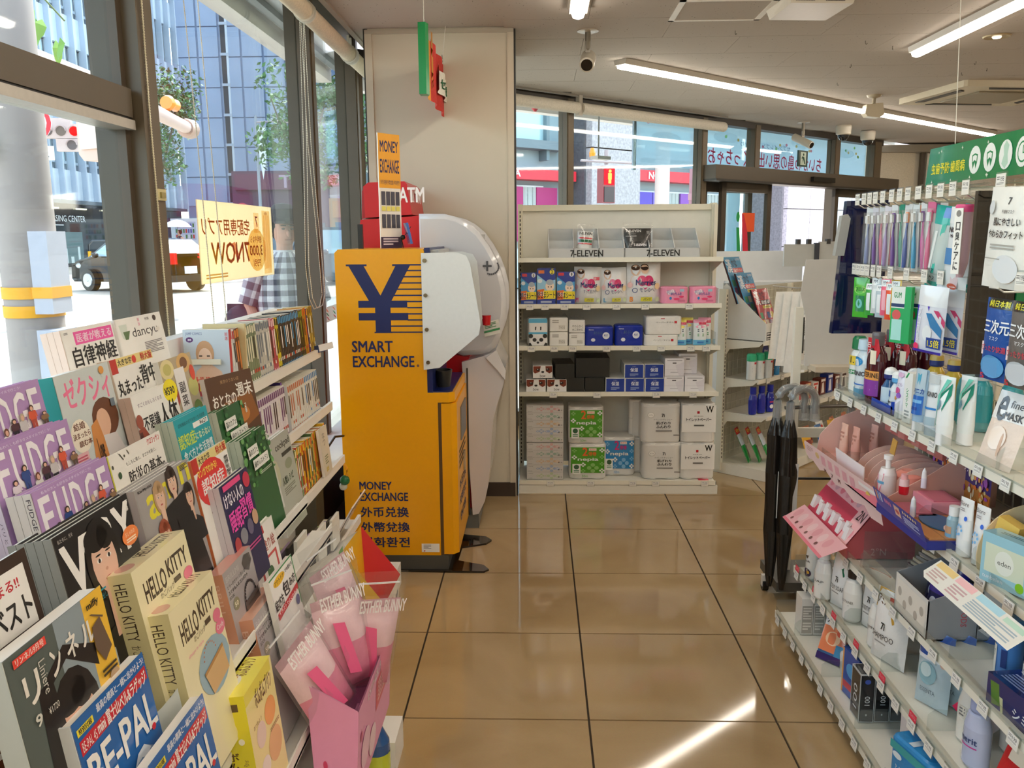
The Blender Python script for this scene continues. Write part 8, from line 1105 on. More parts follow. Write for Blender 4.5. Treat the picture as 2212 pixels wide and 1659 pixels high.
tube_('white and violet children toothpaste tube with flower shapes', 1.145, 2.645, .15, .045, 0xE8E8F4, [('e', .5, .1, .3, .06, 0xE8C0E0), ('e', .4, .5, .25, .08, 0xD85A9A), ('e', .6, .62, .2, .07, 0x8A5AC0), ('e', .3, .7, .15, .05, 0xE8A040), ('t', 'こども', .2, .3, .8, .38, 0x6A4A9A)])
for i in range(2): carton('toothpaste_box', ('white', 'second white')[i] + ' toothpaste carton with a green leaf curve', 'box', (1.13 + .055 * i, 2.57 - .045 * i, z), (0, 0, R(-80)), .04, .035, .155, [('p', [(.1, .1), (.4, .0), (.6, .0), (.25, .12)], 0x2A9A58), ('v', 'システマ', .3, .3, .6, .7, 0x2A9A58), ('L', .2, .75, .8, .95, 3, 0x9AA0A0)], 0xF0F0EC, sc=0xE4E4DE)
tube_('blue and silver Sonica toothpaste tube standing on its cap', 1.12, 2.455, .185, .052, 0x9AB8D0, [('r', 0, 0, 1, .38, 0xB8CCD8), ('p', [(.35, .08), (.65, .08), (.6, .3), (.5, .2), (.4, .3)], 0x4AA8C8), ('b', 'ソニカ', .1, .36, .95, .46, 0x1A4AA0), ('r', 0, .5, 1, .86, 0x2A6AC0), ('r', .1, .58, .9, .64, 0x7AB8E8), ('r', .1, .72, .7, .78, 0x1A4AA0)])
tube_('white and blue NONIO toothpaste tube', 1.125, 2.385, .18, .052, 0xE4E8EA, [('r', 0, 0, 1, .16, 0xC8CED0), ('b', 'NONIO', .08, .32, .95, .42, 0x2A2A34), ('r', 0, .62, 1, .66, 0x2A80D0), ('r', .0, .8, 1, .96, 0xA8C0CC)], 0xC8D4DC)
CLR = [('p', [(0, .9), (0, .6), (.4, .3), (1, .1), (1, .3), (.6, .55)], 0x18907A), ('p', [(0, .62), (.35, .3), (.9, .05), (.6, .04), (0, .35)], 0x7AD8C4), ('p', [(.1, .55), (.35, .4), (.45, .5), (.3, .6)], 0x6AA0B8)]
tube_('white toothpaste tube with teal swoosh, front of two', 1.115, 2.295, .19, .05, 0xECF0F0, CLR, rz=-70); tube_('white toothpaste tube with teal swoosh, rear of two', 1.175, 2.3, .19, .05, 0xECF0F0, CLR, rz=-70)
for i, (x, y) in enumerate(((1.29, 2.74), (1.3, 2.64))): bottle('mouthwash', ('left', 'right')[i] + ' amber mouthwash bottle with gold cap at the rear', (x, y, z), -80, BM, 0xD8B040, ([(.019, .15), (.022, .155, 0x2A3A7A), (.022, .17, 0xC8A850), (.02, .185)], 0x2A3A7A), sy=.8, bodymat='gloss')
for i, (x, y) in enumerate(((1.3, 2.55), (1.3, 2.47), (1.36, 2.42))): bottle('mouthwash', ('left', 'middle', 'right')[i] + ' turquoise mouthwash bottle with dark-banded clear cap', (x, y, z), -80, BM, 0x3AA0A8, ([(.02, .15), (.022, .16, 0x2A343A), (.022, .175, 0xC8D0D0), (.019, .18)], 0xC8D0D0), sy=.8)
sachet('mask_sachet', 'beige curled face mask sachet reading e-fine MASK', 'pack', (1.12, 2.05, z + .004), (R(-16), R(4), R(-70)), .1, .19, .014, [('r', 0, 0, 1, .38, 0xECEAE6), ('b', 'e', .12, .06, .38, .4, 0x3A3430), ('t', 'fine', .45, .1, .8, .2, 0x3A3430), ('b', 'MASK', .38, .26, .9, .36, 0x3A3430), ('e', .4, .62, .25, .16, 0xF0DCCC), ('e', .55, .7, .04, .16, 0xD8B49C)], 0xE8D4C4)
carton('mask_box', 'flat white packet with a blue oval at the right edge of the shelf', 'pack', (1.2, 1.86, z), (R(-70), 0, R(-80)), .11, .006, .14, [('e', .5, .2, .35, .1, 0x3A80C0), ('L', .2, .5, .8, .8, 4, 0x9AA0A8)], 0xE8ECEA)
# ---- upper pink cosmetics display
t = thing('cosmetics_display', 'pink cardboard cosmetics display with a scalloped price front', 'display', (0, 0, 0)); PK = 0xE8B4AA; z4 = .722
g = G(); S = frame((.985, 3.08, .785), (.02, -.64, 0), (.025, 0, -.11)); g.face([S(u, v, 0) for u, v in [(0, .1), (.02, 0), (1, 0), (1, 1), (.86, 1.05), (.8, .8), (.66, .95), (.55, .75), (.42, .85), (.3, .6), (.2, .75), (.1, .55), (.04, .6), (0, .45)]], 0xF2D0CC)
pr(g, [('L', .04, .12, .14, .3, 3, 0xC89890), ('e', .2, .25, .03, .1, 0xE8C080)] + [('r', .26 + .1 * i, .15, .32 + .1 * i, .45, 0xE8A8B0) for i in range(5)] + [('b', '7' if i % 2 else 'M', .28 + .1 * i, .55, .31 + .1 * i, .68, 0x6A3A40) for i in range(3)] + [('e', .88, .4, .03, .16, 0xE8C860), ('r', .78, .1, .98, .2, 0xF8F0EC)], S); obj('price_front', g, 'card', t)
obj('tray', G().box(1.01, 2.45, .725, 1.35, 3.1, .73, PK).box(1.01, 2.45, .725, 1.014, 3.1, .76, 0xE87A8C).prism([(1.02, .73), (1.36, .73), (1.36, .93), (1.3, .925), (1.16, .83), (1.04, .76)], 2.45, 2.454, 0xD8A898, 'y').prism([(1.04, .73), (1.36, .73), (1.36, .9), (1.2, .9), (1.1, .86), (1.05, .8)], 3.095, 3.099, 0xE8C0B4, 'y'), 'card', t)
for i in range(6):
    P = [(1.07 + .13 - .13 * math.cos(R(a)), .735 + .1 * math.sin(R(a))) for a in range(0, 181, 15)]; obj('arch_card', G().prism(P, 2.52 + .055 * i, 2.523 + .055 * i, 0xE6C2B4, 'y'), 'card', t)
obj('price_board', G().prism([(2.64, .745), (2.88, .745), (2.9, .8), (2.64, .8)], 1.04, 1.043, 0xF4ECE8, 'x'), 'card', t)
for i, (x, y, c) in enumerate(((1.12, 3.04, 0xE8BCA8), (1.14, 2.98, 0xE0A898), (1.22, 3.02, 0xE8B8A8))): tube_('%s beige cosmetic tube in the pink display' % ('leftmost', 'second', 'rear')[i], x, y, .12, .04, c, [('L', .2, .3, .8, .7, 3, 0xC08878)], 0xE0B0A0, cat='cosmetics', zz=.735, name='cosmetic_tube')
for i in range(8): carton('compact', 'small pink or coral compact case in the pink display, %s from the far end' % ('one', 'two', 'three', 'four', 'five', 'six', 'seven', 'eight')[i], 'cosmetics', (1.25, 2.98 - .055 * i, .84), (0, 0, R(-85)), .045, .015, .06, [('r', .1, .1, .9, .5, 0xF0C8C0)], (0xD88A80, 0xC87068)[i % 2], mat='gloss')
t2 = bottle('foundation_bottle', 'white pump bottle with pink and blue label in the pink display', (1.07, 2.53, .73), -80, [(.022, 0), (.026, .01), (.026, .08), (.02, .1)], 0xF2E8E4, ([(.008, .1), (.008, .125), (.014, .127), (.014, .14)], 0xF4F0EE), ops=[('p', [(.2, .2), (.8, .1), (.6, .8), (.3, .8)], 0xE87A90), ('r', .2, .4, .8, .5, 0x6AA8C8)], lw=.0265, lz=(.01, .095), cat='cosmetics')
one('cream_jar', G().lathe([(.03, 0), (.045, .01), (.05, .04), (.045, .07), (.02, .085)], 0xF09A8C, 20), 'gloss', 'round peach cream jar beside the white pump bottle', 'jar', (1.14, 2.55, .732)); one('cream_jar', G().lathe([(.02, 0), (.03, .01), (.032, .03), (.028, .05)], 0xF09A8C, 16), 'gloss', 'smaller peach jar behind the round one', 'jar', (1.24, 2.54, .74))
one('gold_sachet', G().box(-.012, 0, 0, .012, .003, .05, 0xC89A50), 'wrinkle', 'gold foil tab sticking up above the white pump bottle', 'sachet', (1.09, 2.56, .865), (0, R(15), R(-80)))
# ---- blue firefly-print display
t = thing('cosmetics_display', 'dark blue cosmetics display with an orange night-lights back card', 'display', (0, 0, 0))
g = G(); S = frame((.99, 2.44, .8), (0, -.32, -.005), (.02, 0, -.055)); g.face([S(*q, 0) for q in ((0, 0), (1, 0), (1, 1), (0, 1))], 0x2A3A9A); pr(g, [('r', .04 + .05 * i, .1, .07 + .05 * i, .6, c) for i, c in enumerate((0xE8A060, 0x8AB8E8, 0xD8E0F0))] + [('e', .24 + .04 * i, .35, .012, .14, 0xF08AA0) for i in range(4)] + [('r', .44, .15, .56, .7, 0xE8C0A8), ('e', .5, .45, .04, .12, 0xC8383A)] + [('e', .64 + .05 * i, .2, .014, .08, 0xF8E0A0) for i in range(6)] + [('L', .62, .4, .92, .8, 4, 0xC8D4F4)], S); obj('price_front', g, 'card', t)
g = G(); S = frame((1.27, 2.66, .91), (-.01, -.36, 0), (0, 0, -.17)); g.face([S(*q, 0) for q in ((0, .02), (.06, 0), (.35, .06), (.6, .12), (1, .12), (1, 1), (0, 1))], 0x4A3A78); rb = random.Random(9)
pr(g, [('p', [(0, .5), (.3, .7), (.6, .55), (1, .6), (1, 1), (0, 1)], 0xC8803A)] + [('e', rb.random(), .35 + .6 * rb.random(), .008 + .02 * rb.random(), .03 + .05 * rb.random(), rb.choice((0xF8D890, 0xF0A050, 0xE87838, 0xFCF0C8, 0xA85AB0))) for _ in range(70)] + [('e', .3, .15, .06, .1, 0x6A8AE0), ('t', '夢で逢える光まつり', .26, .2, .66, .38, 0xF8F0F4)], S); obj('back_card', g, 'card', t)
obj('tray', G().box(1.01, 2.12, .722, 1.27, 2.45, .745, 0x26308A).box(1.02, 2.13, .745, 1.26, 2.44, .75, 0xC88A50), 'card', t); obj('puddle_card', G().lathe([(.05, 0), (.05, .003)], 0x3A6A94, 18, x=1.1, y=2.25, z=.752, sx=.9, sy=1.5), 'card', t); obj('puddle_card', G().lathe([(.04, 0), (.04, .003)], 0xF0C8B8, 18, x=1.12, y=2.17, z=.756, sy=1.2), 'card', t)
for i, (x, y, zz) in enumerate(((1.07, 2.37, .75), (1.15, 2.39, .78))): obj('stepped_tray', G().box(x - .04, y - .07, 0, x + .05, y + .05, zz - .71, 0xE89AA8).box(x - .03, y - .06, zz - .71, x + .04, y + .04, zz - .706, 0xC87080), 'card', t, (0, 0, .715))
bottle('nail_bottle', 'small clear lip tint with a red base on the blue display', (1.06, 2.39, .79), -80, [(.012, 0), (.014, .005, 0xD02028), (.014, .025, 0xF0C8C8), (.013, .045)], 0xD02028, ([(.01, .045), (.009, .06)], 0xE8A8A8), cat='cosmetics')
one('lip_stick', G().lathe([(.008, 0), (.008, .03, 0xF4F0F0), (.006, .05), (.001, .06)], 0xE8E4F0, 12), 'gloss', 'slim white lipstick standing on the pink stepped tray', 'cosmetics', (1.13, 2.42, .8)); one('lip_stick', G().lathe([(.008, 0), (.008, .03, 0xF4F0F0), (.006, .05), (.001, .06)], 0xE8E4F0, 12), 'gloss', 'second white lipstick near the front of the blue display', 'cosmetics', (1.05, 2.3, .752))
# ---- pink house-shaped display on the third shelf
t = thing('cosmetics_display', 'pink gabled cardboard display marked 2N holding small white boxes', 'display', (0, 0, 0)); z3 = .472
obj('cabinet', G().prism([(1.02, z3), (1.245, z3), (1.245, .545), (1.135, .668), (1.02, .52)], 2.69, 3.08, 0xC05A60, 'y'), 'card', t)
g = G(); S = frame((1.13, 3.085, .675), (0, -.4, 0), (-.115, 0, -.155)); g.face([S(*q, -2) for q in ((0, 0), (1, 0), (1, 1), (0, 1))], 0xD84A60)
pr(g, [('r', 0, 0, .84, .1, 0xF0ECEA)] + [('r', .13 * i + .12, 0, .13 * i + .125, .1, 0xB8B0B0) for i in range(6)] + [('r', 0, .12, .8, .42, 0xF2B0B4)] + [('e', .08 + .13 * i, .27, .045, .11, c) for i, c in enumerate((0xE88890, 0xD8A0A8, 0xE87A88, 0xE898A0, 0xE06070, 0xD8A8B0))] + [('r', 0, .42, .8, 1, 0xC83A54), ('r', .8, .1, 1, 1, 0xF4B8B8), ('t', 'Candy Cheeks', .78, .05, .99, .12, 0xE05068), ('b', '2N', .84, .35, .96, .55, 0x4A2A2C), ('e', .86, .72, .025, .05, 0x8A4A48), ('e', .93, .8, .05, .1, 0xEC98A0)], S, 2); obj('front_print', g, 'card', t)
g = G(); S = frame((.99, 3.09, .525), (0, -.45, 0), (-.055, 0, -.012)); S2 = frame((1.005, 3.09, .53), (.0, -.45, 0), (-.08, 0, -.05)); g.face([S2(*q, 0) for q in ((0, 0), (1, 0), (.93, 1), (0, 1))], 0xF2B4B8); pr(g, [('e', .08 + .12 * i, .4, .045, .24, (0xE8A0A4, 0xF4C8C8)[i % 2]) for i in range(7)] + [('e', .1 + .12 * i, .72, .018, .08, 0x7A4A48) for i in range(6)] + [('r', 0, .88, .93, 1, 0xE87888)], S2); obj('front_lip', g, 'gloss', t)
for i in range(11): obj('small_box', G().box(-.014, -.014, 0, .014, .014, .045, 0xF0EAEA), 'card', t, (1.03 + .012 * (i % 2) , 3.05 - .033 * i, .525 + .008 * (i % 3 == 0)), (0, R(20), 0))
g = G(); pr(g, [('t', '2°N', 0, 0, 1, 1, 0xE8B0AC)], frame((1.1, 2.6885, .51), (.05, 0, 0), (0, 0, -.025))); obj('lettering', g, 'paper', t)
# ---- third shelf: flat packs, acrylic guards, grey counter box, brush, navy box, sprays
for i in range(8): carton('clear_pack', 'flat clear-wrapped %s pack in the acrylic bay, %s from the bottom' % (('grey', 'beige')[i % 2], ('first', 'second', 'third', 'fourth', 'fifth', 'sixth', 'seventh', 'eighth')[i]), 'pack', (1.2 + .01 * (i % 3), 2.56 - .012 * i, z3 + .006 + .011 * i), (0, 0, R(-84 + 5 * (i % 3))), .13, .15, .009, [], (0x8A8480, 0xC8B89C)[i % 2], mat='gloss', grp='flat packs on the third shelf')
one('acrylic_guard', G().box(1.05, 2.62, 0, 1.3, 2.623, .12, 0xD8DCDA).box(1.05, 2.35, 0, 1.3, 2.353, .1, 0xD8DCDA).box(1.048, 2.35, 0, 1.051, 2.62, .06, 0xD8DCDA), 'acrylic', 'clear acrylic tray wall in front of the flat packs', 'guard', (0, 0, z3))
for i in range(4): carton('small_carton', 'small lavender-white carton beside the grey tray, ' + ('lower left', 'lower right', 'upper left', 'upper right')[i], 'box', (1.11 + .045 * (i % 2), 2.36, z3 + .05 * (i // 2)), (0, 0, R(-85)), .05, .04, .048, [('L', .2, .3, .8, .6, 2, 0xA8A0B0)], 0xDCD4DC, mat='gloss')
t = thing('counter_box', 'grey cardboard tray with a hair brush picture on its side', 'display', (1.025, 2.115, z3), (0, 0, 0)); g = G()
g.box(0, 0, 0, .003, .2, .11, 0xE2DED6).prism([(0, 0), (.27, 0), (.27, .2), (.25, .2), (0, .11)], 0, .003, 0x9A9CA0, 'y').prism([(0, 0), (.27, 0), (.27, .2), (.25, .2), (0, .11)], .2, .203, 0x8A8C90, 'y').box(.268, 0, 0, .27, .2, .2, 0x8A8C90).box(0, 0, 0, .27, .2, .003, 0x9A9CA0).box(.13, 0, 0, .132, .2, .13, 0xC8C4BC); obj('tray', g, 'card', t)
g = G(); pr(g, [('p', [(.5, .3), (.62, .22), (.8, .3), (.72, .8), (.6, .95), (.5, .85)], 0xE8E4E0), ('p', [(.46, .36), (.52, .3), (.56, .8), (.5, .84)], 0x4A4644), ('R', 'HAIR GOODS', .32, .2, .38, .8, 0xC8505A), ('e', .58, .84, .02, .04, 0x3A2A20)], frame((0, -.0006, .2), (.27, 0, 0), (0, 0, -.2))); obj('side_print', g, 'card', t); g = G(); pr(g, [('r', .06, .1, .94, .9, 0xEAE4D8)] + [('e', .15 + .17 * i, .4 + .25 * (i % 2), .06, .12, 0xB8B0A4) for i in range(5)], frame((-.0006, .2, .11), (0, -.2, 0), (0, 0, -.11))); obj('front_print', g, 'card', t)
for i in range(6): sachet('hair_pin_pack', 'dark violet hanging pack with a silver clip in the grey tray, ' + ('front', 'second', 'third', 'fourth', 'fifth', 'rear')[i], 'pack', (1.05 + .035 * i, 2.16 + .08 * (i % 2), z3 + .01), (R(-10), 0, R(-75)), .055, .14, .012, [('r', 0, 0, 1, .25, 0x2A2478), ('e', .5, .45, .25, .12, 0xC8C8D0), ('e', .5, .75, .2, .12, 0x9A98A8)], 0x2C2A4A, mat='gloss')
t = thing('hair_brush', 'white cushioned hair brush leaning behind the grey tray', 'brush', (1.22, 2.06, z3), (R(-8), R(22), R(-20))); obj('handle', G().tube([(0, 0, 0), (0, 0, .07)], [.008, .011], 0xE8E4E0, 10), 'gloss', t); obj('head', rbox(G(), .05, .02, .1, 0xF0ECE8, .009, .07), 'gloss', t); g = G(); [g.tube([(-.022 + .011 * a, -.008, .08 + .012 * b), (-.024 + .011 * a, -.022, .08 + .012 * b)], .001, 0x3A3634, 4) for a in range(5) for b in range(7)]; obj('bristles', g, 'plastic', t, kind='stuff')
for i, (x, y, c, cc, lab) in enumerate(((1.12, 1.9, 0x4A80C0, 0x4A90CC, 'light blue spray bottle with a white label on the third shelf'), (1.19, 1.93, 0x5A90C8, 0x3A80B8, 'light blue spray bottle behind the first one'), (1.13, 1.8, 0x3A3490, 0x7A78C0, 'violet bottle at the right edge of the third shelf'))): bottle('spray_bottle', lab, (x, y, z3), -75, [(.026, 0), (.03, .008), (.03, .11), (.026, .125)], c, ([(.027, .125), (.029, .13), (.029, .16), (.022, .168)], cc), ops=[('r', 0, .1, .4, .9, 0xE8E8E0), ('t', 'シーブ', .05, .2, .35, .4, 0x2A3A3A), ('r', .6, .15, .8, .6, 0x1A3A7A)], lw=.0302, lz=(.01, .11))
carton('cotton_box', 'dark blue cotton carton with green leaf and white letters, right edge', 'box', (1.04, 1.72, z3), (0, 0, R(-84)), .2, .11, .075, [('p', [(.05, .2), (.2, .15), (.24, .8), (.1, .9)], 0x5A8A3A), ('p', [(.22, .5), (.28, .5), (.3, .95), (.26, .95)], 0xD8D8A8), ('b', 'シミ', .45, .5, .7, .8, 0xE8ECF4)], 0x1A2A6A, tops=[('r', .05, .1, .3, .35, 0xE8ECF4), ('r', .38, .1, .6, .35, 0xE8ECF4), ('r', .68, .1, .9, .35, 0xE8ECF4), ('r', .07, .14, .28, .31, 0x1A2A6A), ('r', .4, .14, .58, .31, 0x1A2A6A), ('L', .1, .5, .9, .9, 5, 0x9AA8D0)], mat='gloss')
# ---- fourth shelf near the camera: lip balms, gift boxes, round card
BI = [('t', 'Biore', .2, .06, .8, .15, 0x4A4A4E), ('L', .25, .2, .6, .28, 2, 0xA8A8AC), ('e', .75, .4, .1, .05, 0x3A70E0)] + [('e', .45 + .18 * math.cos(a), .66 - .1 * math.sin(a), .06, .03, 0x7AB8E8) for a in (0, .9, 1.8, 2.7, 3.6, 4.5, 5.4)]
for i, (x, y) in enumerate(((1.09, 2.09), (1.1, 2.03), (1.19, 1.98))): tube_(('left', 'middle', 'right rear')[i] + ' white Biore tube with a blue splash', x, y, .15, .045, 0xF2F2F0, BI, 0xF4F4F2, cat='face wash', zz=.722, name='face_wash_tube')
bottle('lotion_bottle', 'small clear blue lotion bottle with white cap left of the white tubes', (1.09, 2.15, .722), -80, [(.016, 0), (.018, .004), (.018, .075), (.012, .085)], 0x9AB8C4, ([(.014, .085), (.014, .11)], 0xF0F0EE), ops=[('r', .2, .2, .8, .5, 0xC8A080), ('r', .2, .5, .8, .95, 0x7AB0D8)], lw=.0182, lz=(.006, .07))
t = thing('gift_display', 'pastel card stand with a round beige back card at the right edge', 'display', (0, 0, 0)); obj('round_card', G().lathe([(.13, 0), (.13, .003)], 0xE8D0A4, 32, ax='y', x=1.2, y=1.99, z=.76), 'card', t)
g = G(); S = frame((1.0, 2.02, .735), (0, -.4, -.0), (-.05, 0, -.035)); g.face([S(*q, 0) for q in ((0, 0), (1, 0), (1, 1), (.06, 1), (0, .8))], 0xE8E4D8); pr(g, [('r', .02, .02, .24, .3, 0xE8C880), ('r', .26, .02, .46, .3, 0xF0B8B8), ('r', .5, .02, .75, .3, 0xA8D4E0), ('L', .04, .4, .2, .9, 4, 0xC8A8A0), ('L', .28, .4, .44, .9, 4, 0xC8A0A0), ('L', .5, .4, .95, .9, 5, 0xA0B0B8), ('r', .78, .1, .97, .3, 0xB8D8C0)], S); obj('price_front', g, 'card', t)
carton('gift_box', 'yellow slim gift carton leaning on the round beige card', 'box', (1.1, 1.97, .725), (0, R(14), R(-70)), .06, .03, .14, [('e', .4, .5, .25, .14, 0xF0A0A0), ('L', .2, .75, .8, .9, 2, 0x8A6A30)], 0xE8C060)
t = carton('gift_box', 'pale blue window gift box with a clear bottle inside', 'box', (1.07, 1.87, .725), (0, 0, R(-72)), .13, .05, .12, [('r', .08, .2, .92, .78, 0xD8E0C8), ('e', .5, .5, .2, .24, 0xE8ECE0), ('t', 'eden', .36, .46, .64, .56, 0x5A5A50), ('e', .85, .85, .09, .1, 0x8AC82A), ('t', 'tunbelen', .06, .84, .5, .92, 0xF0F4F4)], 0x9ACAD8, tops=[('L', .2, .3, .8, .6, 2, 0x4A7A88)], mat='gloss')
carton('gift_box', 'navy topped carton reading 水膜 behind the pale blue gift box', 'box', (1.16, 1.86, .78), (0, 0, R(-72)), .12, .04, .1, [('b', '水膜V', .1, .1, .6, .4, 0xF0F0F4)], 0x1A2448)
# ---- second shelf: body care
z2 = .272
PB_ = [(.026, 0), (.031, .008), (.032, .08), (.027, .13), (.014, .148)]
bottle('lotion_bottle', 'white pump bottle with navy collar, far end of the second shelf', (1.02, 3.0, z2), -75, PB_, 0xEEEAE0, ([(.016, .148), (.021, .152), (.02, .172)], 0x1A2A6A), sy=.8, ops=[('p', [(.3, .2), (.6, .15), (.5, .3)], 0x5A4A3A), ('t', 'SoaR', .2, .34, .7, .42, 0x3A3634), ('e', .5, .82, .3, .16, 0x3A2A4A), ('e', .6, .8, .1, .06, 0xE8B040)], lw=.0325, lz=(.01, .11), pump=(.172, 0x1A2A6A))
def refill(lab, x, y, top, tx, gold=None, c=0xECEAE6, h=.2, w=.105): return sachet('refill_pouch', lab, 'pouch', (x, y, z2), (R(-4), 0, R(-68)), w, h, .06, [('p', [(.05, 0), (.95, 0), (.98, .3), (.7, .4), (.62, .28), (.1, .26)], top)] + ([('b', gold, .15, .06, .6, .2, 0x5A3A18)] if gold else []) + [('b', '7i', .42, .42, .54, .52, 0x2A2826 if c > 0x808080 else 0xE8D8A0), ('t', tx, .12, .58, .78, .66, 0x3A3836 if c > 0x808080 else 0xE8D8A0), ('L', .25, .7, .6, .74, 1, 0xA8A6A0)], c)
SB = [(.028, 0), (.034, .008), (.034, .1), (.026, .135), (.013, .145)]
for i, (x, y, tx, cc) in enumerate(((1.0, 2.83, 'SOAP', 0xF0EEEA), (1.04, 2.66, 'CONDITIONER', 0x2A201C), (1.05, 2.47, 'SHAMPOO', 0xF2F0EC))): bottle('pump_bottle', 'plain white bottle marked %s' % tx + (' beside the green topped pouch', ' with a dark cap', ' with a white screw cap')[i], (x, y, z2), -72, SB, 0xECE9E2, ([(.015, .145), (.02, .148), (.02, .168)], cc), sy=.85, ops=[('t', tx, .1, .42, .9, .5, 0x4A4846), ('L', .3, .56, .7, .6, 1, 0xA8A6A0)], lw=.0345, lz=(.01, .12))
refill('white refill pouch with shiny green corner marked SOAP', 1.035, 2.745, 0x1A6A44, 'BODY SOAP'); refill('white refill pouch with copper foil corner', 1.08, 2.58, 0xB87A58, 'CONDITIONER', 'アミノ', 0xE6E4E0); refill('white refill pouch with gold foil corner marked SHAMPOO, largest on the shelf', 1.04, 2.37, 0xC89A3A, 'SHAMPOO', 'アミノ酸', 0xECEAE6, .22, .13); refill('dark refill pouch with gold lettering behind the SHAMPOO pouch', 1.14, 2.28, 0x8A6A2A, 'SHAMPOO', None, 0x3A3630)
one('red_flap', G().box(-.03, 0, 0, .03, .002, .05, 0xC82A2A), 'gloss', 'red sticker flap on the gold cornered pouch', 'sticker', (1.04, 2.325, z2 + .165), (0, 0, R(-68)))
for i in range(4): sachet('essence_pouch', ('front', 'second', 'third', 'rear')[i] + ' tall blue essence pouch with a water drop and a woman', 'pouch', (1.06 + .055 * i, 2.13 + .004 * i, z2), (R(-3), 0, R(-62)), .1, .215, .04, [('r', 0, 0, 1, .36, 0x2A58A8), ('b', 'するん潤ぷる', .28, .18, .9, .28, 0xF0F4F8), ('e', .16, .08, .12, .06, 0xF0E040), ('r', 0, .32, 1, .37, 0xE8ECF0), ('e', .42, .54, .28, .15, 0x8AB4C0), ('e', .38, .5, .18, .09, 0xC0D8DC), ('e', .85, .34, .1, .07, 0xE0B8A4), ('e', .86, .29, .09, .05, 0x2A1C18), ('t', 'ESSENTA', .25, .74, .7, .8, 0x6A7A88)], 0xB8CCD4)
sachet('pad_pack', 'slanted pink and white overnight pack reading お泊まり', 'pack', (1.1, 2.02, z2 + .02), (R(-20), R(35), R(-60)), .1, .19, .03, [('r', 0, 0, 1, .28, 0xE02A5A), ('b', 'お泊まり', .2, .06, .8, .16, 0xF8F0F4), ('e', .8, .22, .15, .1, 0xF0A0B8), ('p', [(0, .5), (.6, .42), (.8, .6), (.1, .72)], 0x4AB0D8), ('r', 0, .9, 1, 1, 0xE02A5A), ('r', .05, .4, .3, .48, 0xE84A70)], 0xF0E8EC)
for i, (x, y, cc) in enumerate(((1.085, 1.975, 0x2058B0), (1.17, 1.93, 0x2058B0))): bottle('lotion_bottle', ('front', 'rear')[i] + ' cream bottle with blue cap near the right edge', (x, y, z2), -70, SB, 0xEDE8DC, ([(.02, .14), (.021, .145), (.021, .175)], cc), sy=.8, ops=[('e', .5, .4, .25, .16, 0xD8D4C8), ('L', .35, .3, .65, .5, 3, 0x7A7A78)], lw=.0345, lz=(.01, .13))
bottle('shampoo_bottle', 'lavender merit shampoo bottle with a magenta underline', (1.05, 1.875, z2), -72, SB, 0xB8C0DC, ([(.019, .14), (.021, .146), (.02, .178)], 0x9AA4C8), sy=.8, ops=[('b', 'merit', .12, .36, .8, .5, 0x3A4A7A), ('r', .12, .56, .8, .59, 0xC83A90)], lw=.0345, lz=(.01, .12))
sachet('tissue_sachet', 'red slim pack with white label at the lower right edge', 'pack', (1.06, 1.76, z2), (R(-8), R(12), R(-65)), .08, .18, .02, [('r', .2, .3, .95, .5, 0xE8DCC8), ('e', .2, .12, .1, .05, 0xC88A20)], 0xC82028)
# ---- bottom shelf
z1 = .082
for i in range(3): carton('medicine_box', ('left', 'middle', 'right')[i] + ' white and grey carton of three on the lowest shelf', 'box', (.985 + .045 * i, 2.93 + .0 * i, z1), (0, 0, 0), .042, .07, .14, [('r', .06, .2, .94, .96, 0xA8A49C), ('L', .14, .25, .86, .6, 5, 0xE0DCD4), ('L', .14, .66, .86, .9, 3, 0xE0DCD4)], 0xE8E6E0, mat='gloss')
for i in range(5): sachet('food_pack', 'fanned pack reading ワンタッチ with orange and blue art, ' + ('front', 'second', 'third', 'fourth', 'rear')[i], 'pack', (.995 + .02 * i, 2.73 + .012 * i, z1), (R(-25), R(-6 * i), R(-50)), .09, .16, .012, [('r', 0, 0, 1, .25, 0xF0F0EC), ('b', 'ワンタッチ', .05, .06, .95, .2, 0x2A2620), ('r', 0, .25, 1, .8, 0xE8845A), ('e', .5, .5, .3, .15, 0xF4C8A0), ('e', .75, .35, .15, .08, 0xE85A3A), ('r', .7, .6, 1, .9, 0x3A90C0), ('r', 0, .85, 1, 1, 0x3A2A6A)], 0x3A6A9A)
one('swab_jar', G().lathe([(.04, 0), (.045, .07)], 0xE4E4DE, 20).lathe([(.042, .071), (.03, .078), (.001, .08)], 0xF2F0EC, 20), 'cloth', 'round white tub of cotton swabs on the lowest shelf', 'jar', (1.05, 2.64, z1)); one('sponge_pack', G().box(0, 0, 0, .12, .06, .11, 0x2A8A3A), 'gloss', 'green pack behind the fanned packs', 'pack', (1.08, 2.8, z1))
for i, (x, y) in enumerate(((.985, 2.5), (1.05, 2.52))): carton('bandage_box', ('front', 'rear')[i] + ' blue bandage box with orange edge and finger pictures on top', 'box', (x, y, z1), (0, 0, R(-82)), .1, .05, .15, [('r', 0, 0, .08, 1, 0xE8A050), ('e', .55, .4, .3, .16, 0x4AA0E0), ('r', .1, .7, .9, .85, 0xC83A4A)], 0x1E50A8, tops=[('r', 0, 0, 1, .3, 0x1E50A8)] + [('e', .2 + .2 * k, .55, .09, .2, 0xF0C8A8) for k in range(4)], mat='gloss')
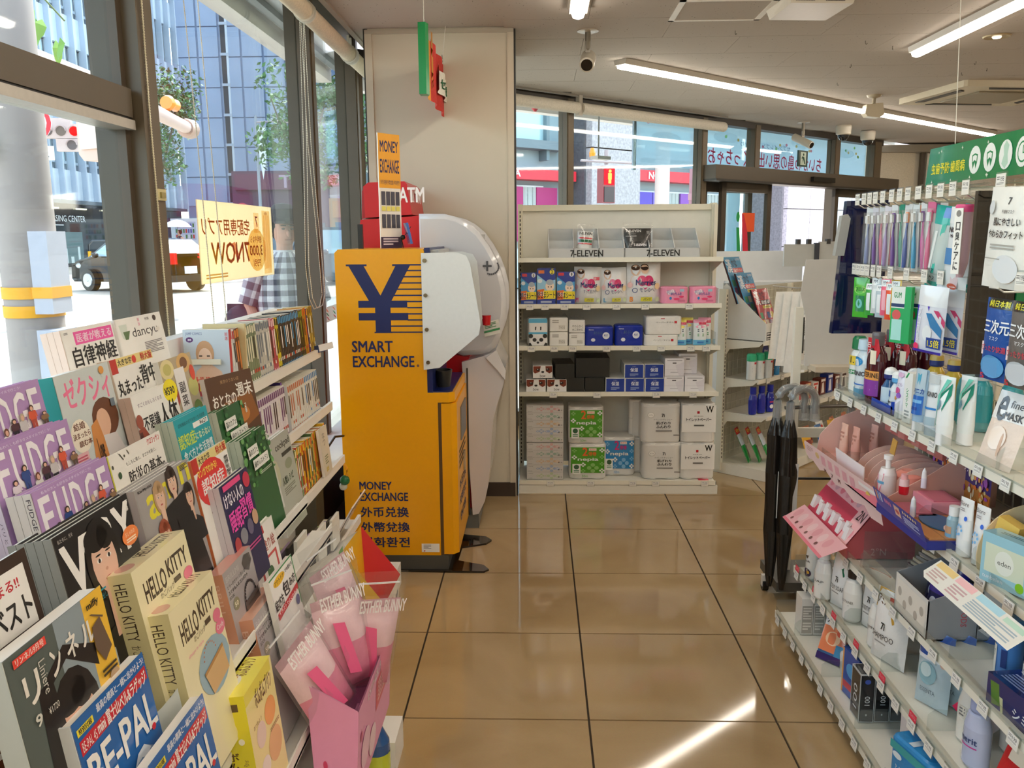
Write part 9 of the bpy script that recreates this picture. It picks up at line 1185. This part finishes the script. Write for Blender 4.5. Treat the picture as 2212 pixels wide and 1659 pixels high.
for i in range(5): carton('slim_box', ('front', 'second', 'third', 'fourth', 'rear')[i] + ' black slim box with silver edges and number 001', 'box', (.985 + .048 * i, 2.36 + .003 * i, z1), (0, 0, 0), .044, .07, .155, [('r', .04, .02, .96, .98, 0x16181C), ('e', .5, .15, .2, .05, 0x3A5AB8), ('R', '001', .35, .45, .7, .64, 0xD8DCE0), ('r', .1, .72, .9, .96, 0x4A4C4E), ('r', .45, .82, .55, .86, 0xC8CCD0)], 0xB8BCC0, mat='gloss', sops=[('r', .05, .03, .95, .97, 0x20242C), ('R', '001', .3, .3, .7, .8, 0xD8DCE0)], tops=[('r', .06, .06, .94, .94, 0x3A3C40)])
t = carton('pad_box', 'big white and pink carton on the lowest shelf', 'box', (1.05, 2.2, z1), (0, 0, R(-84)), .12, .17, .14, [('L', .3, .3, .5, .5, 2, 0xE0B8B4)], 0xEDE0DA, sc=0xEADCD4, tc=0xE8E0D8)
for i, (x, y, lab) in enumerate(((.985, 2.03, 'front blue napkin pack with white clouds, bottom right'), (1.13, 2.04, 'turquoise napkin pack behind the front one'))):
    t = thing('napkin_pack', lab, 'napkin pack', (x + .03, y, z1), (0, 0, R(-76))); obj('pack', rbox(G(), .16, .11, .14, 0x2A88C8 if i == 0 else 0x2AA0B8, .02), 'wrinkle', t); g = G(); pr(g, [('r', 0, 0, 1, .2, 0x28A0A8), ('e', .2, .3, .12, .08, 0xE0ECF4), ('e', .85, .3, .1, .08, 0xE0ECF4), ('b', 'ふんわりナップ', .15, .5, .8, .75, 0xF4F8FA), ('e', .1, .9, .2, .1, 0x5A3A8A)], frame((-.075, -.0562, .125), (.15, 0, 0), (0, 0, -.115), .0003)); obj('artwork', g, 'gloss', t); g = G(); pr(g, [('r', .35, 0, .5, 1, 0xD8E4EC), ('t', 'デリケート', .55, .3, .95, .5, 0xE8F4FA)], frame((-.068, .045, .1408), (.136, 0, 0), (0, -.09, 0), .0003)); obj('top_artwork', g, 'gloss', t)
carton('plaster_box', 'yellow and white carton at the bottom edge in front of the napkin packs', 'box', (1.0, 1.9, z1), (0, 0, R(-70)), .1, .05, .12, [('b', 'バリ', .1, .2, .5, .5, 0x2A2A1A)], 0xE8E030, tc=0xE8E8C8)
# ---- labels name looks only
RP = (('reading 7-ELEVEN', 'with bold black shop lettering'), (', 7-ELEVEN lettering and', ', black lettering and'), ('packaged cloth with bold black shop lettering', 'packaged cloth with white lettering'), ('black 7-ELEVEN bag', 'black cloth bag'), ('white Merries nappy', 'white nappy'), ('nepia ', ''), ('FUDGE magazine', 'fashion magazine with tall white letters'), ('titled dancyu', 'with thin lower-case black title'), ('magazine titled VERY', 'magazine with tall white serif title'), ('titled おとなの週末', 'with pale brush lettering'),
      ('titled cookpad ', ''), (', オンネル lettering and a miffy bag advert strip', ', white kana title and a yellow bag advert strip'), ('reading HELLO KITTY', 'with arched dark lettering'), ('reading BE-PAL with Mount Fuji', 'with red band and mountain'), ('brown lettering ボムボムプリン', 'brown kana lettering'), ('with a big cover reading HUNTER', 'with a pale blue portrait cover'), ('next to the HUNTER volume', 'next to the front-facing volume'), ('ESTHER BUNNY', 'white bubble letters'), ('band sign reading NOVA', 'band sign'),
      ('blue cooling sheet box reading 熱さまシート', 'blue cooling sheet box with a yellow label'), ('reading bow', 'with a small black word'), ('on top of the other two', 'on top of two others'), ('clear NONIO mobile travel kit', 'clear travel dental kit'), ('green gum mouthwash', 'green mouthwash'), ('clear blue NONIO mouthwash', 'clear blue mouthwash'), ('front purple LISTERINE mouthwash', 'front purple-labelled mouthwash'), ('of the front LISTERINE', 'of the purple-labelled one'), ('small NONIO mouthwash', 'small mouthwash'), ('blue and silver Sonica toothpaste', 'blue and silver toothpaste'),
      ('white and blue NONIO toothpaste', 'white toothpaste tube with thin black capitals and blue band,'), ('blue band, tube', 'blue band'), ('reading e-fine MASK', 'with a swirling black letter'), ('white Biore tube', 'white tube'), ('lavender merit shampoo', 'lavender shampoo'), ('display marked 2N', 'display with side gable,'), ('mask pack reading 三次元', 'mask pack with big white kanji'), ('lettering 肌にやさしい', 'Japanese lettering'), ('tray reading HAIR', 'tray'), ('marked 1.5', 'with a yellow corner label'), ('lower of the two, basket picture', 'lower one, basket picture'))
for o in list(bpy.data.objects):
    if 'label' in o:
        s = o['label']
        for a, b in RP: s = s.replace(a, b)
        o['label'] = s
